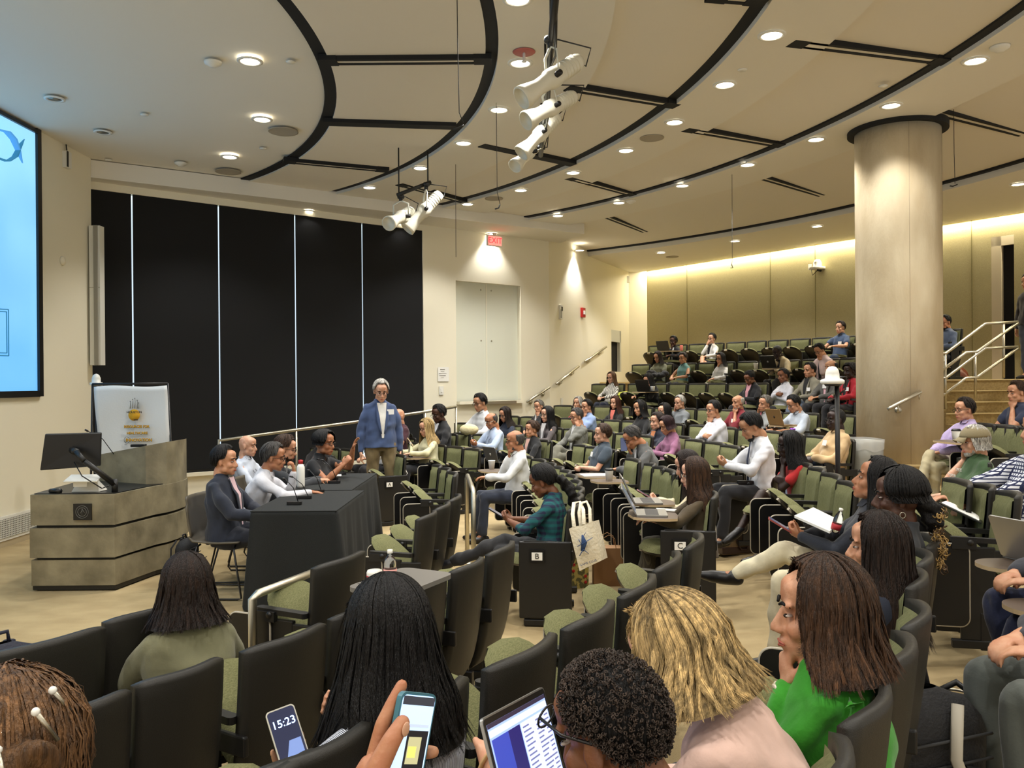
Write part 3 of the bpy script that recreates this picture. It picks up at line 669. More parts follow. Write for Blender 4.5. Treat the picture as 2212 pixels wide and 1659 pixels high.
# ---- projection screen on the side wall
zs0, zs1 = 1.66, 4.62; ys0, ys1 = 3.2, 9.55
t = thing('projection_screen', 'big glowing light blue projected slide in a black frame on the left wall', 'screen', (-5.45, 6.4, 3.1)); O = Vector((-5.45, 6.4, 3.1))
def sy(y, z): return Vector((0, y, z)) - Vector((0, O.y, O.z))
M_scr = mat('slide_blue', (120, 175, 215), .9, emit=(128, 188, 232), es=.75)
nt = M_scr.node_tree; g = nt.nodes.new('ShaderNodeTexNoise'); g.inputs['Scale'].default_value = .45; r_ = nt.nodes.new('ShaderNodeValToRGB'); tc = nt.nodes.new('ShaderNodeTexCoord')
nt.links.new(tc.outputs['Object'], g.inputs[0]); nt.links.new(g.outputs[0], r_.inputs[0]); r_.color_ramp.elements[0].position = .35; r_.color_ramp.elements[1].position = .65
r_.color_ramp.elements[0].color = (*srgb((72, 142, 204)), 1); r_.color_ramp.elements[1].color = (*srgb((132, 190, 230)), 1); nt.links.new(r_.outputs[0], nt.nodes['Principled BSDF'].inputs['Emission Color'])
mb = MB(); mb.box((.012, (ys0 + ys1) / 2 - O.y, (zs0 + zs1) / 2 - O.z), (.01, ys1 - ys0, zs1 - zs0), M_scr); mb.build('slide_surface', t)
mb = MB()
for c, d in (((.02, ys1 + .03, (zs0 + zs1) / 2), (.05, .08, zs1 - zs0 + .12)), ((.02, (ys0 + ys1) / 2, zs0 - .03), (.05, ys1 - ys0, .07)), ((.02, (ys0 + ys1) / 2, zs1 + .01), (.05, ys1 - ys0, .04))):
    mb.box((c[0], c[1] - O.y, c[2] - O.z), d, M_blkp)
mb.build('frame', t)
M_mark = mat('slide_logo_blue', (70, 130, 180), .9, emit=(58, 116, 168), es=.8); M_mark2 = mat('slide_logo_teal', (40, 96, 120), .9, emit=(36, 92, 120), es=.8)
def scr(u, v): d = ray(u, v); return CAM + d * ((-5.43 - 0) / d.x)
def sl(u, v): return scr(u, v) - O
mb = MB(); mb.tube([sl(-40, 300), sl(-14, 278), sl(8, 284), sl(22, 300), sl(34, 325), sl(48, 352)], [.02, .06, .08, .08, .06, .01], M_mark, 8, sy=.05)
mb.tube([sl(-10, 340), sl(10, 348), sl(26, 338), sl(40, 312), sl(52, 300)], [.05, .07, .07, .05, .01], M_mark2, 8, sy=.05); mb.build('logo_ribbon', t)
mb = MB()
for a, b in (((-60, 664), (18, 668)), ((18, 668), (19, 768)), ((19, 768), (-60, 766)), ((-60, 669), (14, 673)), ((14, 673), (15, 762)), ((15, 762), (-60, 760))): mb.tube([sl(*a), sl(*b)], .006, M_mark2, 6)
mb.build('slide_text_box', t)

# ---- lectern
LZ = [0, .045, .26, .285, .53, .555, .81]
front = [(-4.03, 6.96), (-3.33, 6.96), (-3.22, 7.50)]
curve = [(-3.22, 7.50), (-3.165, 7.62), (-3.14, 7.78), (-3.14, 7.96), (-3.18, 8.14), (-3.26, 8.30), (-3.38, 8.42)]
outl = front + curve[1:] + [(-3.9, 8.55), (-4.15, 8.2), (-4.06, 7.2)]
def grow(poly, d):
    c = Vector((sum(p[0] for p in poly) / len(poly), sum(p[1] for p in poly) / len(poly))); return [tuple(Vector(p) + (Vector(p) - c).normalized() * d) for p in poly]
lec = thing('lectern', 'curved stone-look lectern in three bands with a monitor on its desk', 'lectern', (-3.55, 7.6, 0)); LO = Vector((-3.55, 7.6, 0))
rel = lambda poly: [(p[0] - LO.x, p[1] - LO.y) for p in poly]
mb = MB(); mb.prism(rel(grow(outl, -.05)), 0, .80, M_blk); mb.prism(rel(grow(outl, -.012)), .012, .05, M_blk); mb.build('plinth', lec)
for i, (z0, z1, gx) in enumerate(((.05, .262, .0), (.285, .53, .012), (.555, .81, .004))):
    mb = MB(); mb.prism(rel(grow(outl, gx)), z0, z1, M_stone); mb.build('stone_band', lec, bevel=.004)
mb = MB(); mb.prism(rel(grow(outl, -.03)), .81, .818, M_blkp); mb.build('desk_top', lec)
# raised pulpit part (curved front to the right), top slopes up towards the far end
hi = [(-3.95, 7.9), (-3.62, 7.72), (-3.34, 7.58)] + curve[1:] + [(-3.5, 8.52), (-3.9, 8.55)]
inn = grow(hi, -.03); zt = lambda p: 1.06 + .14 * min(1, max(0, (p[0] + 3.95) / .8))
mb = MB(); n = len(hi); P = rel(grow(hi, -.005)); vs = [(p[0], p[1], .8) for p in P] + [(p[0], p[1], zt(q)) for p, q in zip(P, hi)]
mb.add(vs, [(i, (i + 1) % n, n + (i + 1) % n, n + i) for i in range(n)], M_stone); mb.add([vs[n + i] for i in range(n)], [tuple(range(n))], M_blkp)
mb.build('raised_back', lec)
# round logo plaque on the front
pl = MB(); c = at(179, 1105, 6.95) - LO; c = Vector((c.x, -.654, c.z)); pl.box(c, (.15, .012, .135), M_blkp); o = pl.build('plaque', lec)
mb = MB(); m = basis(c + Vector((0, -.009, 0)), (1, 0, 0), z=(0, -1, 0)); M_eng = mat('engraved_grey', (120, 120, 116), .5)
for r in (.052, .036): mb.tube([m @ Vector((r * math.cos(a * PI / 16), r * math.sin(a * PI / 16), 0)) for a in range(33)], .0018, M_eng, 5, cap=False)
mb.tube([m @ Vector((0, -.03, 0)), m @ Vector((0, .03, 0))], .002, M_eng, 5); mb.tube([m @ Vector((-.015, -.012, 0)), m @ Vector((.004, .02, 0)), m @ Vector((.02, -.005, 0))], .0025, M_eng, 5); mb.build('seal_engraving', o)
# monitor on an arm
mon = thing('monitor', 'black computer monitor seen from behind on an angled desk arm', 'monitor', (-3.62, 7.12, .81)); MO = Vector((-3.62, 7.12, .81))
a, b, c, d = [at(u, v, y) - MO for u, v, y in ((97, 937, 6.98), (219, 934, 7.1), (217, 1006, 7.1), (86, 1016, 6.98))]
nn = (b - a).cross(d - a).normalized(); mb = MB()
q = [a, b, c, d]; mb.add([*q, *[p + nn * .03 for p in q]], [(3, 2, 1, 0), (4, 5, 6, 7), (0, 1, 5, 4), (1, 2, 6, 5), (2, 3, 7, 6), (3, 0, 4, 7)], M_blkp); mb.build('screen_housing', mon, bevel=.008)
j1 = at(165, 976, 6.93) - MO; j2 = at(182, 995, 6.88) - MO; j3 = at(248, 1046, 7.05) - MO; j4 = Vector((j3.x, j3.y, .01))
mb = MB(); mb.tube([(a + c) / 2 + Vector((0, -.01, 0)), j1], .03, M_blk, 8); mb.tube([j1, j2], .024, M_blk, 8); mb.tube([j2, j3], [.022, .026], M_blk, 8); mb.tube([j3 + Vector((0, 0, .045)), Vector((j3.x, j3.y, .0))], .026, M_blk, 10); mb.build('monitor_arm', mon)
mb = MB(); mb.tube([(a + c) / 2 + Vector((.02, -.02, -.1)), j2 + Vector((.0, -.04, -.12)), j3 + Vector((-.1, -.02, -.03)), j3 + Vector((-.05, 0, -.01))], .005, M_blk, 6); mb.build('cable', mon)
t = thing('touch_panel', 'white slanted touch control panel on the lectern desk', 'control panel', (-3.62, 7.05, .818)); mb = MB()
mb.add([(-.12, 0, 0), (.12, 0, 0), (.12, .15, 0), (-.12, .15, 0), (-.06, .0, .10), (.10, .0, .12), (.12, .13, .02), (-.12, .13, .02)], [(3, 2, 1, 0), (4, 5, 6, 7), (0, 1, 5, 4), (1, 2, 6, 5), (2, 3, 7, 6), (3, 0, 4, 7)], M_white); mb.build('base', t, bevel=.006)
mb = MB(); mb.box((.02, -.015, .135), (.28, .14, .012), M_white); mb.v = [tuple(Matrix.Rotation(math.radians(18), 3, 'X') @ Vector(p)) for p in mb.v]; mb.build('panel', t, bevel=.004)
mb = MB(); mb.tube([(-3.9, 7.02, .835), (-3.80, 7.0, .835)], [.018, .022], M_blkp, 8); tag(mb.build('computer_mouse'), 'small black mouse at the left end of the lectern desk', 'mouse')
mb = MB(); mb.box((-3.98 + .35, 6.99, .875), (.11, .003, .07), M_paper, rz=.1); o = mb.build('paper_note'); tag(o, 'white paper note hanging below the monitor', 'note')
o.location = (0, 0, .03)
# slender gooseneck microphone on the raised part + black box
t = thing('lectern_microphone', 'thin gooseneck microphone leaning over the lectern monitor', 'microphone', (-3.71, 7.75, 1.08))
p0, p1, p2 = Vector((0, 0, 0)), at(222, 948, 7.7) - Vector((-3.71, 7.75, 1.08)), at(190, 931, 7.6) - Vector((-3.71, 7.75, 1.08))
mb = MB(); mb.tube([p0, p0.lerp(p1, .5), p1, p2], .004, M_blk, 6); mb.build('gooseneck', t); mb = MB(); mb.tube([p2, p2 + (p2 - p1).normalized() * .03], [.009, .008], M_blk, 8); mb.build('capsule', t)
mb = MB(); mb.box((-3.50, 7.80, 1.155), (.13, .06, .025), M_blkp); tag(mb.build('card_reader', bevel=.004), 'small black box on top of the tall end of the lectern', 'box')

# ---- easel with the printed sheet
e = thing('easel_board', 'white cloth sheet with yellow and black print hung on a black easel', 'poster', (-4.1, 8.9, 0)); EO = Vector((-4.1, 8.9, 0))
ea, eb, ec, ed = [at(u, v, 9.0) - EO for u, v in ((203, 835), (360, 832), (372, 1000), (215, 1000))]
mb = MB()
def SH(u, v): p = ea.lerp(eb, u).lerp(ed.lerp(ec, u), v); return p + Vector((0, -.012 * math.sin(u * 9) * v - .01 * math.sin(v * 7 + u * 4), .01 * math.sin(u * PI * 2)))
mb.grid(SH, 20, 16, mat('white_cotton_sheet', (232, 232, 228), .9, bump=(60, .05))); mb.build('cloth_sheet', e, solid=.003)
mb = MB(); mb.tube([ea + Vector((-.03, .03, .03)), eb + Vector((0, .03, .02))], .012, M_blk, 8); mb.tube([ea + Vector((-.03, .03, .03)), Vector((ea.x - .02, .02, 0))], .012, M_blk, 8); mb.tube([eb + Vector((0, .03, .02)), Vector((eb.x + .12, .02, 0))], .012, M_blk, 8); mb.tube([(ea + eb) / 2, Vector(((ea.x + eb.x) / 2, .5, 0))], .012, M_blk, 8); mb.build('stand', e)
M_yel = mat('print_yellow', (236, 178, 40), .7); M_ink = mat('print_black', (30, 28, 22), .7)
def shp(u, v, y=8.96): return at(u, v, y) - EO
mb = MB(); c = shp(290, 896); m = basis(c, (1, 0, 0), z=(0, -1, 0)); mb.lathe([(.001, 0), (.062, 0), (.062, .004), (.001, .004)], M_yel, 24, mtx=m)
o = mb.build('printed_disc', e)
mb = MB()
for k, (x, h) in enumerate(((281, 30), (286, 38), (291, 42), (296, 34), (299, 24))):
    a, b = shp(x, 882), shp(x + .3, 882 - h * .55); mb.tube([a, b], [.007, .004], M_ink, 6)
    mb.tube([a + Vector((0, -.006, 0)), b + Vector((0, -.006, -.01))], [.004, .0015], M_paper, 6)
for a, b in (((272, 957), (272, 946)), ((269, 960), (275, 960)),): mb.tube([shp(*a), shp(*b)], .002, M_ink, 5)
mb.tube([shp(274 + 6 * math.sin(k), 950 - 7 * math.cos(k)) for k in [i * .6 for i in range(11)]], .0022, M_ink, 5, cap=False); mb.build('printed_fingers', e)
for s_, u, v, sz, m_ in (('HOUSTON', 290, 890, .033, M_ink), ('Texas', 292, 906, .024, M_ink), ('RESOURCES FOR', 295, 921, .036, M_yel), ('HEALTHCARE', 296, 935, .036, M_yel), ('INNOVATION', 300, 950, .044, M_yel)):
    if m_ is M_yel: text(s_, sz, M_ink, e, shp(u + .3, v + .4, 8.955), (PI / 2, 0, 0), 'printed_outline', off=.0024)
    text(s_, sz, m_, e, shp(u, v, 8.93), (PI / 2, 0, 0), 'printed_words', off=.0008)
# dome camera on a stand beside the easel
t = thing('dome_camera', 'white dome camera above the easel sheet, beside the black blinds', 'camera', (-4.62, 9.2, 0)); c = at(208, 832, 9.2) - Vector((-4.62, 9.2, 0))
mb = MB(); mb.lathe([(.065, 0), (.065, .03), (.045, .035), (.045, .08), (.03, .115), (.001, .13)], M_white, 20, c=c); mb.build('housing', t)
mb = MB(); mb.tube([c, (c.x, c.y, .0)], .014, M_blk, 8); mb.box((c.x, c.y, .01), (.4, .4, .02), M_blk); mb.build('stand_pole', t)
# white vertical unit at the corner of the blinds
mb = MB(); a = at(190, 486, 10.7); b = at(216, 788, 10.7); mb.box(((a.x + b.x) / 2, 10.78, (a.z + b.z) / 2), (b.x - a.x, .12, a.z - b.z), M_white); mb.box(((a.x + b.x) / 2 + .02, 10.72, (a.z + b.z) / 2), (.05, .04, a.z - b.z), mat('grey_groove', (150, 146, 134), .6))
mb.box(((a.x + b.x) / 2, 10.715, (a.z + b.z) / 2 + .1), (b.x - a.x, .004, .008), M_edge); tag(mb.build('column_loudspeaker'), 'tall narrow white column loudspeaker at the corner before the blinds', 'loudspeaker')
# small things on the screen wall
mb = MB(); p = scr(143, 345); mb.box((-5.42, p.y, p.z), (.06, .10, .2), M_white); mb.box((-5.39, p.y - .04, p.z), (.01, .03, .19), M_blkp); mb.tube([(-5.42, p.y, p.z + .1), (-5.43, p.y, p.z + .2)], .008, M_blk, 6); tag(mb.build('wall_antenna'), 'small white box with a black edge high on the screen wall', 'antenna box')
mb = MB(); p = scr(138, 563); mb.lathe([(.001, .03), (.05, .02), (.06, 0)], M_wall, 16, mtx=basis((-5.45, p.y, p.z), (0, 1, 0), z=(1, 0, 0))); tag(mb.build('wall_sensor'), 'small round cream sensor on the screen wall', 'sensor')
t = thing('floor_vent', 'white return air grille low on the wall left of the lectern', 'vent', (-5.45, 8.6, .25)); a = scr(16, 1150); b = scr(58, 1130)
mb = MB(); mb.box((.015, 0, 0), (.02, 1.0, .26), M_white); mb.box((.022, 0, 0), (.02, .94, .2), mat('vent_dark', (90, 84, 74), .7)); mb.build('frame', t)
mb = MB()
for k in range(9): mb.box((.034, 0, -.09 + k * .0225), (.006, .94, .006), M_white)
for k in range(34): mb.box((.034, -.46 + k * .028, 0), (.006, .006, .2), M_white)
mb.build('grille_bars', t); t.location = (-5.45, (a.y + b.y) / 2 + .1, .2)

# ---- draped tables
def draped(name, label, x0, x1, y0, y1, z=.74, seed=1):
    t = thing('banquet_table', label, 'table', ((x0 + x1) / 2, (y0 + y1) / 2, 0)); cx, cy = (x0 + x1) / 2, (y0 + y1) / 2
    mb = MB(); mb.box((0, 0, z - .02), (x1 - x0 - .02, y1 - y0 - .02, .03), M_blk); mb.build('table_top', t)
    for sx in (-1, 1):
        for sy_ in (-1, 1): mb = MB(); mb.tube([(sx * ((x1 - x0) / 2 - .08), sy_ * ((y1 - y0) / 2 - .1), 0), (sx * ((x1 - x0) / 2 - .08), sy_ * ((y1 - y0) / 2 - .1), z - .03)], .016, M_steel, 8); mb.build('leg', t)
    w, h = (x1 - x0) / 2, (y1 - y0) / 2; rr = random.Random(seed); ph = [rr.uniform(0, 6) for _ in range(6)]
    mb = MB(); nu = 120
    per = 4 * (w + h)
    def edge(s):
        s = s % 1 * per
        if s < 2 * w: return Vector((-w + s, -h)), Vector((0, -1))
        s -= 2 * w
        if s < 2 * h: return Vector((w, -h + s)), Vector((1, 0))
        s -= 2 * h
        if s < 2 * w: return Vector((w - s, h)), Vector((0, 1))
        s -= 2 * w; return Vector((-w, h - s)), Vector((-1, 0))
    def S(u, v):
        if v < .001: return Vector((0, 0, z + .004))
        p, n = edge(u); sp = u * per
        if v <= 1 / 9: return Vector((p.x, p.y, z + .004)) * 1
        k = (v - 1 / 9) / (8 / 9); q, n2 = edge(u + .012); q3, n3 = edge(u - .012); n = (n + n2 * .5 + n3 * .5).normalized()
        corner = min(abs((p.x - sx * w)) + abs(p.y - sy_ * h) for sx in (-1, 1) for sy_ in (-1, 1)); cf = math.exp(-corner * 7)
        f = .014 * math.sin(sp * 17 + ph[0]) + .010 * math.sin(sp * 31 + ph[1]) + .07 * cf
        off = .012 + (f + .03) * k ** .9
        return Vector((p.x + n.x * off, p.y + n.y * off, (z + .004) * (1 - k) + .012 * k + .004))
    SK = lambda u, v: S(u, 1 / 9 + 8 / 9 * v ** 1.6) + Vector((0, 0, 0))
    mb.grid(SK, nu, 14, M_cloth, closed=True); mb.prism([(-w - .010, -h - .010), (w + .010, -h - .010), (w + .010, h + .010), (-w - .010, h + .010)], z + .001, z + .0085, M_cloth)
    o = mb.build('tablecloth'); o.location = (cx, cy, 0); tag(o, 'black cloth draped to the floor over the ' + name, 'tablecloth', 'black tablecloths')
    return t
draped('nearer table', 'nearer of two black-draped panel tables, in front of the navy-suited man', -2.0, -1.36, 6.38, 7.55, seed=1)
draped('farther table', 'farther of two black-draped panel tables, beside the standing man', -2.10, -1.48, 7.62, 9.0, seed=4)
# table microphones: base, gooseneck, capsule
def tmic(u, v, y, tip, label):
    p = atz(u, v, .752); t = thing('gooseneck_microphone', label, 'microphone', p, group='table microphones')
    MB().prism(rrect(.12, .05, .018), 0, .022, M_blkp).build('base', t, bevel=.005)
    e_ = at(*tip, p.y - .05) - p; mb = MB(); mb.tube([(.03, 0, .02), Vector((.03, 0, .02)).lerp(e_, .55) + Vector((.02, 0, .01)), e_], .0035, M_blkp, 6); mb.build('gooseneck', t)
    d = (e_ - Vector((.03, 0, .02))).normalized(); mb = MB(); mb.tube([e_, e_ + Vector((-.03, 0, .006))], [.008, .007], M_blkp, 8); mb.build('capsule', t)
for a in ((636, 1089, 0, (616, 1034), 'gooseneck microphone nearest the front corner of the nearer draped table'), (658, 1076, 0, (633, 1030), 'gooseneck microphone under the hand of the grey-haired panelist'), (686, 1063, 0, (669, 1016), 'gooseneck microphone beside the clasped hands in the dark sleeve'),
          (722, 1043, 0, (700, 994), 'gooseneck microphone lying in front of the woman in black'), (718, 1035, 0, (690, 992), 'gooseneck microphone behind the one before the woman in black'), (736, 1024, 0, (722, 986), 'gooseneck microphone farthest along the second draped table')): tmic(*a)
mb = MB(); p = atz(706, 1027, .75); mb.box((p.x, p.y, .752), (.3, .2, .004), M_paper, rz=.2); tag(mb.build('paper_sheet'), 'white sheet of paper on the farther table before the woman in black', 'paper')
t = thing('water_bottle', 'steel bottle with a red cap standing behind the panelists', 'bottle', (-1.98, 7.78, .753)); mb = MB(); mb.lathe([(.035, 0), (.037, .02), (.037, .19), (.02, .22)], M_white, 16); mb.build('body', t); mb = MB(); mb.lathe([(.022, .22), (.022, .255), (.001, .26)], M_red, 14); mb.build('cap', t)

# ---- stage chair of the near panelist
def stage_chair(pos, rz, label):
    t = thing('sled_chair', label, 'chair', pos, rz, group='black stage chairs'); M_sh = mat('taupe_shell', (84, 78, 66), .45)
    mb = MB()
    def S(u, v):
        prof = [(.20, .44), (.0, .435), (-.17, .45), (-.215, .50), (-.235, .60), (-.25, .72), (-.262, .82)]; k = v * 6; i = min(int(k), 5); f = k - i
        y = prof[i][0] * (1 - f) + prof[i + 1][0] * f; z = prof[i][1] * (1 - f) + prof[i + 1][1] * f; x = (u - .5) * 2
        return Vector((x * (.23 if v < .9 else .21), y + (.03 * x * x if v > .5 else 0), z + .012 * x * x * (v < .5)))
    mb.grid(S, 11, 22, M_sh); mb.build('shell', t, solid=.014)
    for sx in (-1, 1):
        mb = MB(); mb.tube([(sx * .14, .15, .43), (sx * .23, .17, .40), (sx * .24, .23, .02), (sx * .24, .20, .012), (sx * .24, -.22, .012), (sx * .23, -.24, .05), (sx * .21, -.14, .42), (sx * .14, -.14, .43)], .008, M_blk, 8); mb.build('sled_leg', t)
    return t
stage_chair((-2.38, 6.86, 0), -PI / 2 - .05, 'black sled-base chair under the man in the navy suit')
for i, (x, y, w) in enumerate(((-2.38, 7.42, 'grey-haired man in white'), (-2.44, 8.06, 'brown-haired bearded man'), (-2.88, 8.98, 'bald man'), (-2.12, 8.64, 'woman in black'))):
    stage_chair((x, y, 0), -PI / 2, 'black sled-base chair under the ' + w)

# ---- backpacks / bags
def backpack(pos, rz, s, label, m=None, light=False):
    m = m or mat('black_nylon', (22, 22, 24), .75, bump=(120, .3)); t = thing('backpack', label, 'backpack', pos, rz); t.scale = (s, s, s)
    def body(w, d, h, cy, z0):
        mb = MB()
        def S(u, v):
            a = 2 * PI * u; e = 3.2; c, s_ = math.cos(a), math.sin(a); k = (abs(c) ** e + abs(s_) ** e) ** (-1 / e)
            r = (1 - .0 * v) * (1 if v < .72 else math.sqrt(max(1 - ((v - .72) / .285) ** 2, 0.002))) * (.93 + .07 * min(1, v * 8))
            return Vector((c * k * w * r * (1 + .03 * math.sin(v * 9)), cy + s_ * k * d * r, z0 + v * h))
        mb.grid(S, 28, 14, m, closed=True); b = [S(i / 28, 0) for i in range(28)]; mb.add(b, [tuple(range(28))[::-1]], m); return mb
    body(.155, .085, .46, 0, 0).build('main_bag', t); body(.12, .05, .28, -.10, .02).build('front_pocket', t)
    mb = MB(); mb.tube([(-.03, .02, .45), (-.03, .03, .49), (.03, .03, .49), (.03, .02, .45)], .008, m, 6); mb.build('grab_handle', t)
    for sx in (-1, 1):
        mb = MB(); mb.tube([(sx * .06, .08, .44), (sx * .09, .125, .36), (sx * .11, .12, .2), (sx * .12, .08, .05)], .022, m, 8, sy=.35); mb.build('shoulder_strap', t)
    for z in (.12, .18, .24, .30, .36):
        mb = MB(); mb.tube([(-.12, -.152 if z < .26 else -.09, z), (.12, -.152 if z < .26 else -.09, z)], .004, mat('strap_grey', (50, 50, 50), .8), 6); mb.build('webbing', t)
    if light: mb = MB(); mb.tube([(.02, -.08, .44), (-.03, -.12, .33), (.0, -.155, .2), (.05, -.16, .03)], .014, mat('grey_reflective_strip', (176, 168, 150), .6), 8, sy=.4); mb.build('pale_strip', t)
    return t
backpack(atz(585, 1288, 0) + Vector((0, .08, 0)), .1, 1.0, 'black ribbed backpack standing on the floor before the draped table')
backpack(Vector((-2.84, 7.25, 0)), 1.5, .85, 'black backpack on the floor between the lectern and the sled chair')
backpack(Vector((-1.84, 3.0, .36)), 1.0, .95, 'navy backpack on the front-row seat at the left edge', mat('navy_nylon', (24, 28, 46), .7, bump=(100, .3)))
# ================================================================== people
def ico_template():
    bm = bmesh.new(); bmesh.ops.create_icosphere(bm, subdivisions=2, radius=1); v = np.array([p.co[:] for p in bm.verts]); f = [tuple(q.index for q in t.verts) for t in bm.faces]; bm.free(); return v, f
ICO_V, ICO_F = ico_template()
class Blob:
    """closed shapes that get fused into one continuous surface"""
    def __init__(s): s.v = []; s.f = []; s.n = 0
    def raw(s, V, F):
        s.v.append(np.asarray(V, float)); s.f += [tuple(a + s.n for a in f) for f in F]; s.n += len(V)
    def ell(s, c, r, R=None):
        V = ICO_V * np.array(r if hasattr(r, '__len__') else (r, r, r))
        if R is not None: V = V @ np.array(R).T
        s.raw(V + np.array(c), ICO_F)
    def cone(s, a, b, ra, rb, n=14, flat=1.0, fdir=None):
        a = np.array(a, float); b = np.array(b, float); t = b - a; L = np.linalg.norm(t)
        if L < 1e-6: return
        t /= L; up = np.array(fdir, float) if fdir is not None else (np.array([0, 0, 1.]) if abs(t[2]) < .9 else np.array([0, 1., 0])); x = np.cross(t, up); x /= np.linalg.norm(x); y = np.cross(x, t)
        q = np.arange(n) * 2 * PI / n; ring = np.outer(np.cos(q), x) + flat * np.outer(np.sin(q), y)
        V = np.vstack([a + ring * ra, b + ring * rb]); F = [(k, (k + 1) % n, n + (k + 1) % n, n + k) for k in range(n)] + [tuple(range(n))[::-1], tuple(range(n, 2 * n))]
        s.raw(V, F)
    def limb(s, pts, rs, flat=1.0, fdir=None):
        for i in range(len(pts) - 1): s.cone(pts[i], pts[i + 1], rs[i], rs[i + 1], flat=flat, fdir=fdir)
        for p, r in zip(pts, rs): s.ell(p, r * .995) if flat == 1 else None
    def loft(s, rings, n=24):
        """rings: (centre, half width vector, half depth vector)"""
        V = []; q = np.arange(n) * 2 * PI / n; c = np.sign(np.cos(q)) * np.abs(np.cos(q)) ** .85; d = np.sign(np.sin(q)) * np.abs(np.sin(q)) ** .85
        for (o, a, b) in rings: V.append(np.array(o) + np.outer(c, a) + np.outer(d, b))
        V = np.vstack(V); F = [(i * n + k, i * n + (k + 1) % n, (i + 1) * n + (k + 1) % n, (i + 1) * n + k) for i in range(len(rings) - 1) for k in range(n)]
        F += [tuple(range(n))[::-1], tuple((len(rings) - 1) * n + k for k in range(n))]; s.raw(V, F)
    def fuse(s, name, m, parent, vox, smooth=2, wr=None, keep=False):
        me = bpy.data.meshes.new(name); me.from_pydata(np.vstack(s.v).tolist(), [], s.f); me.update()
        o = bpy.data.objects.new(name, me); COL.objects.link(o)
        r = o.modifiers.new('r', 'REMESH'); r.mode = 'VOXEL'; r.voxel_size = vox; r.use_smooth_shade = True
        if smooth: q = o.modifiers.new('s', 'SMOOTH'); q.iterations = smooth; q.factor = .5
        e = bpy.data.meshes.new_from_object(o.evaluated_get(bpy.context.evaluated_depsgraph_get())); bpy.data.objects.remove(o); bpy.data.meshes.remove(me)
        e.name = name; e.materials.clear()
        for k in (m if isinstance(m, list) else [m]): e.materials.append(k)
        if wr:      # cloth folds: displacement along the normal
            amp, fr, seed = wr; n = len(e.vertices); co = np.empty(n * 3); e.vertices.foreach_get('co', co); co = co.reshape(-1, 3); nr = np.empty(n * 3); e.vertices.foreach_get('normal', nr); nr = nr.reshape(-1, 3)
            rr = np.random.RandomState(seed); d = np.zeros(n)
            for k in range(5):
                w = rr.normal(size=3) * np.array([1, 1, .75]) ; w *= fr * (1 + .45 * k) / np.linalg.norm(w); d += np.sin(co @ w + rr.uniform(0, 6) + 1.6 * np.sin(co @ (rr.normal(size=3) * fr * .35))) / (1 + .5 * k)
            co += nr * (np.sign(d) * np.abs(d) ** 1.3 * amp * .5)[:, None]; e.vertices.foreach_set('co', co.ravel())
        e.polygons.foreach_set('use_smooth', [True] * len(e.polygons)); e.update()
        return link(bpy.data.objects.new(name, e), parent)

SKIN = dict(pale=(214, 168, 140), fair=(202, 152, 120), tan=(176, 124, 90), olive=(186, 140, 106), brown=(122, 80, 54), dark=(78, 50, 36), deep=(48, 32, 26))
def skin(k): return mat('skin_' + k, SKIN[k], .48, noise=(30, 4), col2=tuple(int(c * f) for c, f in zip(SKIN[k], (.95, .87, .83))), bump=(160, .08), spec=.4)
HAIRC = dict(curls=(64, 52, 44), black=(20, 17, 16), darkbrown=(42, 28, 20), brown=(72, 48, 30), lightbrown=(116, 82, 50), blonde=(222, 186, 124), grey=(134, 128, 118), white=(216, 211, 200), burgundy=(52, 22, 28), auburn=(84, 44, 28), saltpepper=(86, 82, 78))
def hairm(k): return mat('hair_' + k, HAIRC[k], .5, noise=(34, 5), col2=tuple(int(c * .62) for c in HAIRC[k]), bump=(90, .5), stretch=(3, 3, .25), attr='strand', spec=.28)
def cloth(name, c, fine=120, pattern=None, rough=.9):
    m = mat('cloth_' + name, c, rough, bump=(fine, .07), noise=(7, 3), col2=tuple(int(x * .88) for x in c), sheen=.15)
    return m
def pattern_mat(name, c, c2, kind, scale):
    k = 'cloth_' + name
    if k in MATS: return MATS[k]
    m = mat(k, c, .9); N = m.node_tree.nodes; L = m.node_tree.links; tc = N.new('ShaderNodeTexCoord'); b = N['Principled BSDF']
    mx = N.new('ShaderNodeMix'); mx.data_type = 'RGBA'; mx.inputs[6].default_value = (*srgb(c), 1); mx.inputs[7].default_value = (*srgb(c2), 1)
    def wave(axis, sc, thr):
        w = N.new('ShaderNodeTexWave'); w.bands_direction = axis; w.inputs['Scale'].default_value = sc; w.inputs['Distortion'].default_value = .6; L.new(tc.outputs['Object'], w.inputs[0])
        t = N.new('ShaderNodeMath'); t.operation = 'GREATER_THAN'; t.inputs[1].default_value = thr; L.new(w.outputs['Fac'], t.inputs[0]); return t
    if kind == 'stripe': t = wave('X', scale, .55); L.new(t.outputs[0], mx.inputs[0])
    elif kind == 'hstripe': t = wave('Z', scale, .5); L.new(t.outputs[0], mx.inputs[0])
    else:
        a, d = wave('X', scale, .7 if kind == 'check' else .5), wave('Z', scale, .7 if kind == 'check' else .5); s_ = N.new('ShaderNodeMath'); s_.operation = 'MAXIMUM' if kind == 'check' else 'ADD'
        L.new(a.outputs[0], s_.inputs[0]); L.new(d.outputs[0], s_.inputs[1])
        if kind == 'plaid': h = N.new('ShaderNodeMath'); h.operation = 'MULTIPLY'; h.inputs[1].default_value = .5; L.new(s_.outputs[0], h.inputs[0]); s_ = h
        L.new(s_.outputs[0], mx.inputs[0])
    L.new(mx.outputs[2], b.inputs['Base Color']); return m
M_eye = mat('eye_white', (176, 160, 148), .35); M_iris = mat('iris_dark', (34, 22, 16), .15); M_lens = mat('spectacle_lens', (220, 226, 230), .05, trans=1, alpha=.35); M_specs = mat('spectacle_frame', (24, 20, 18), .3)
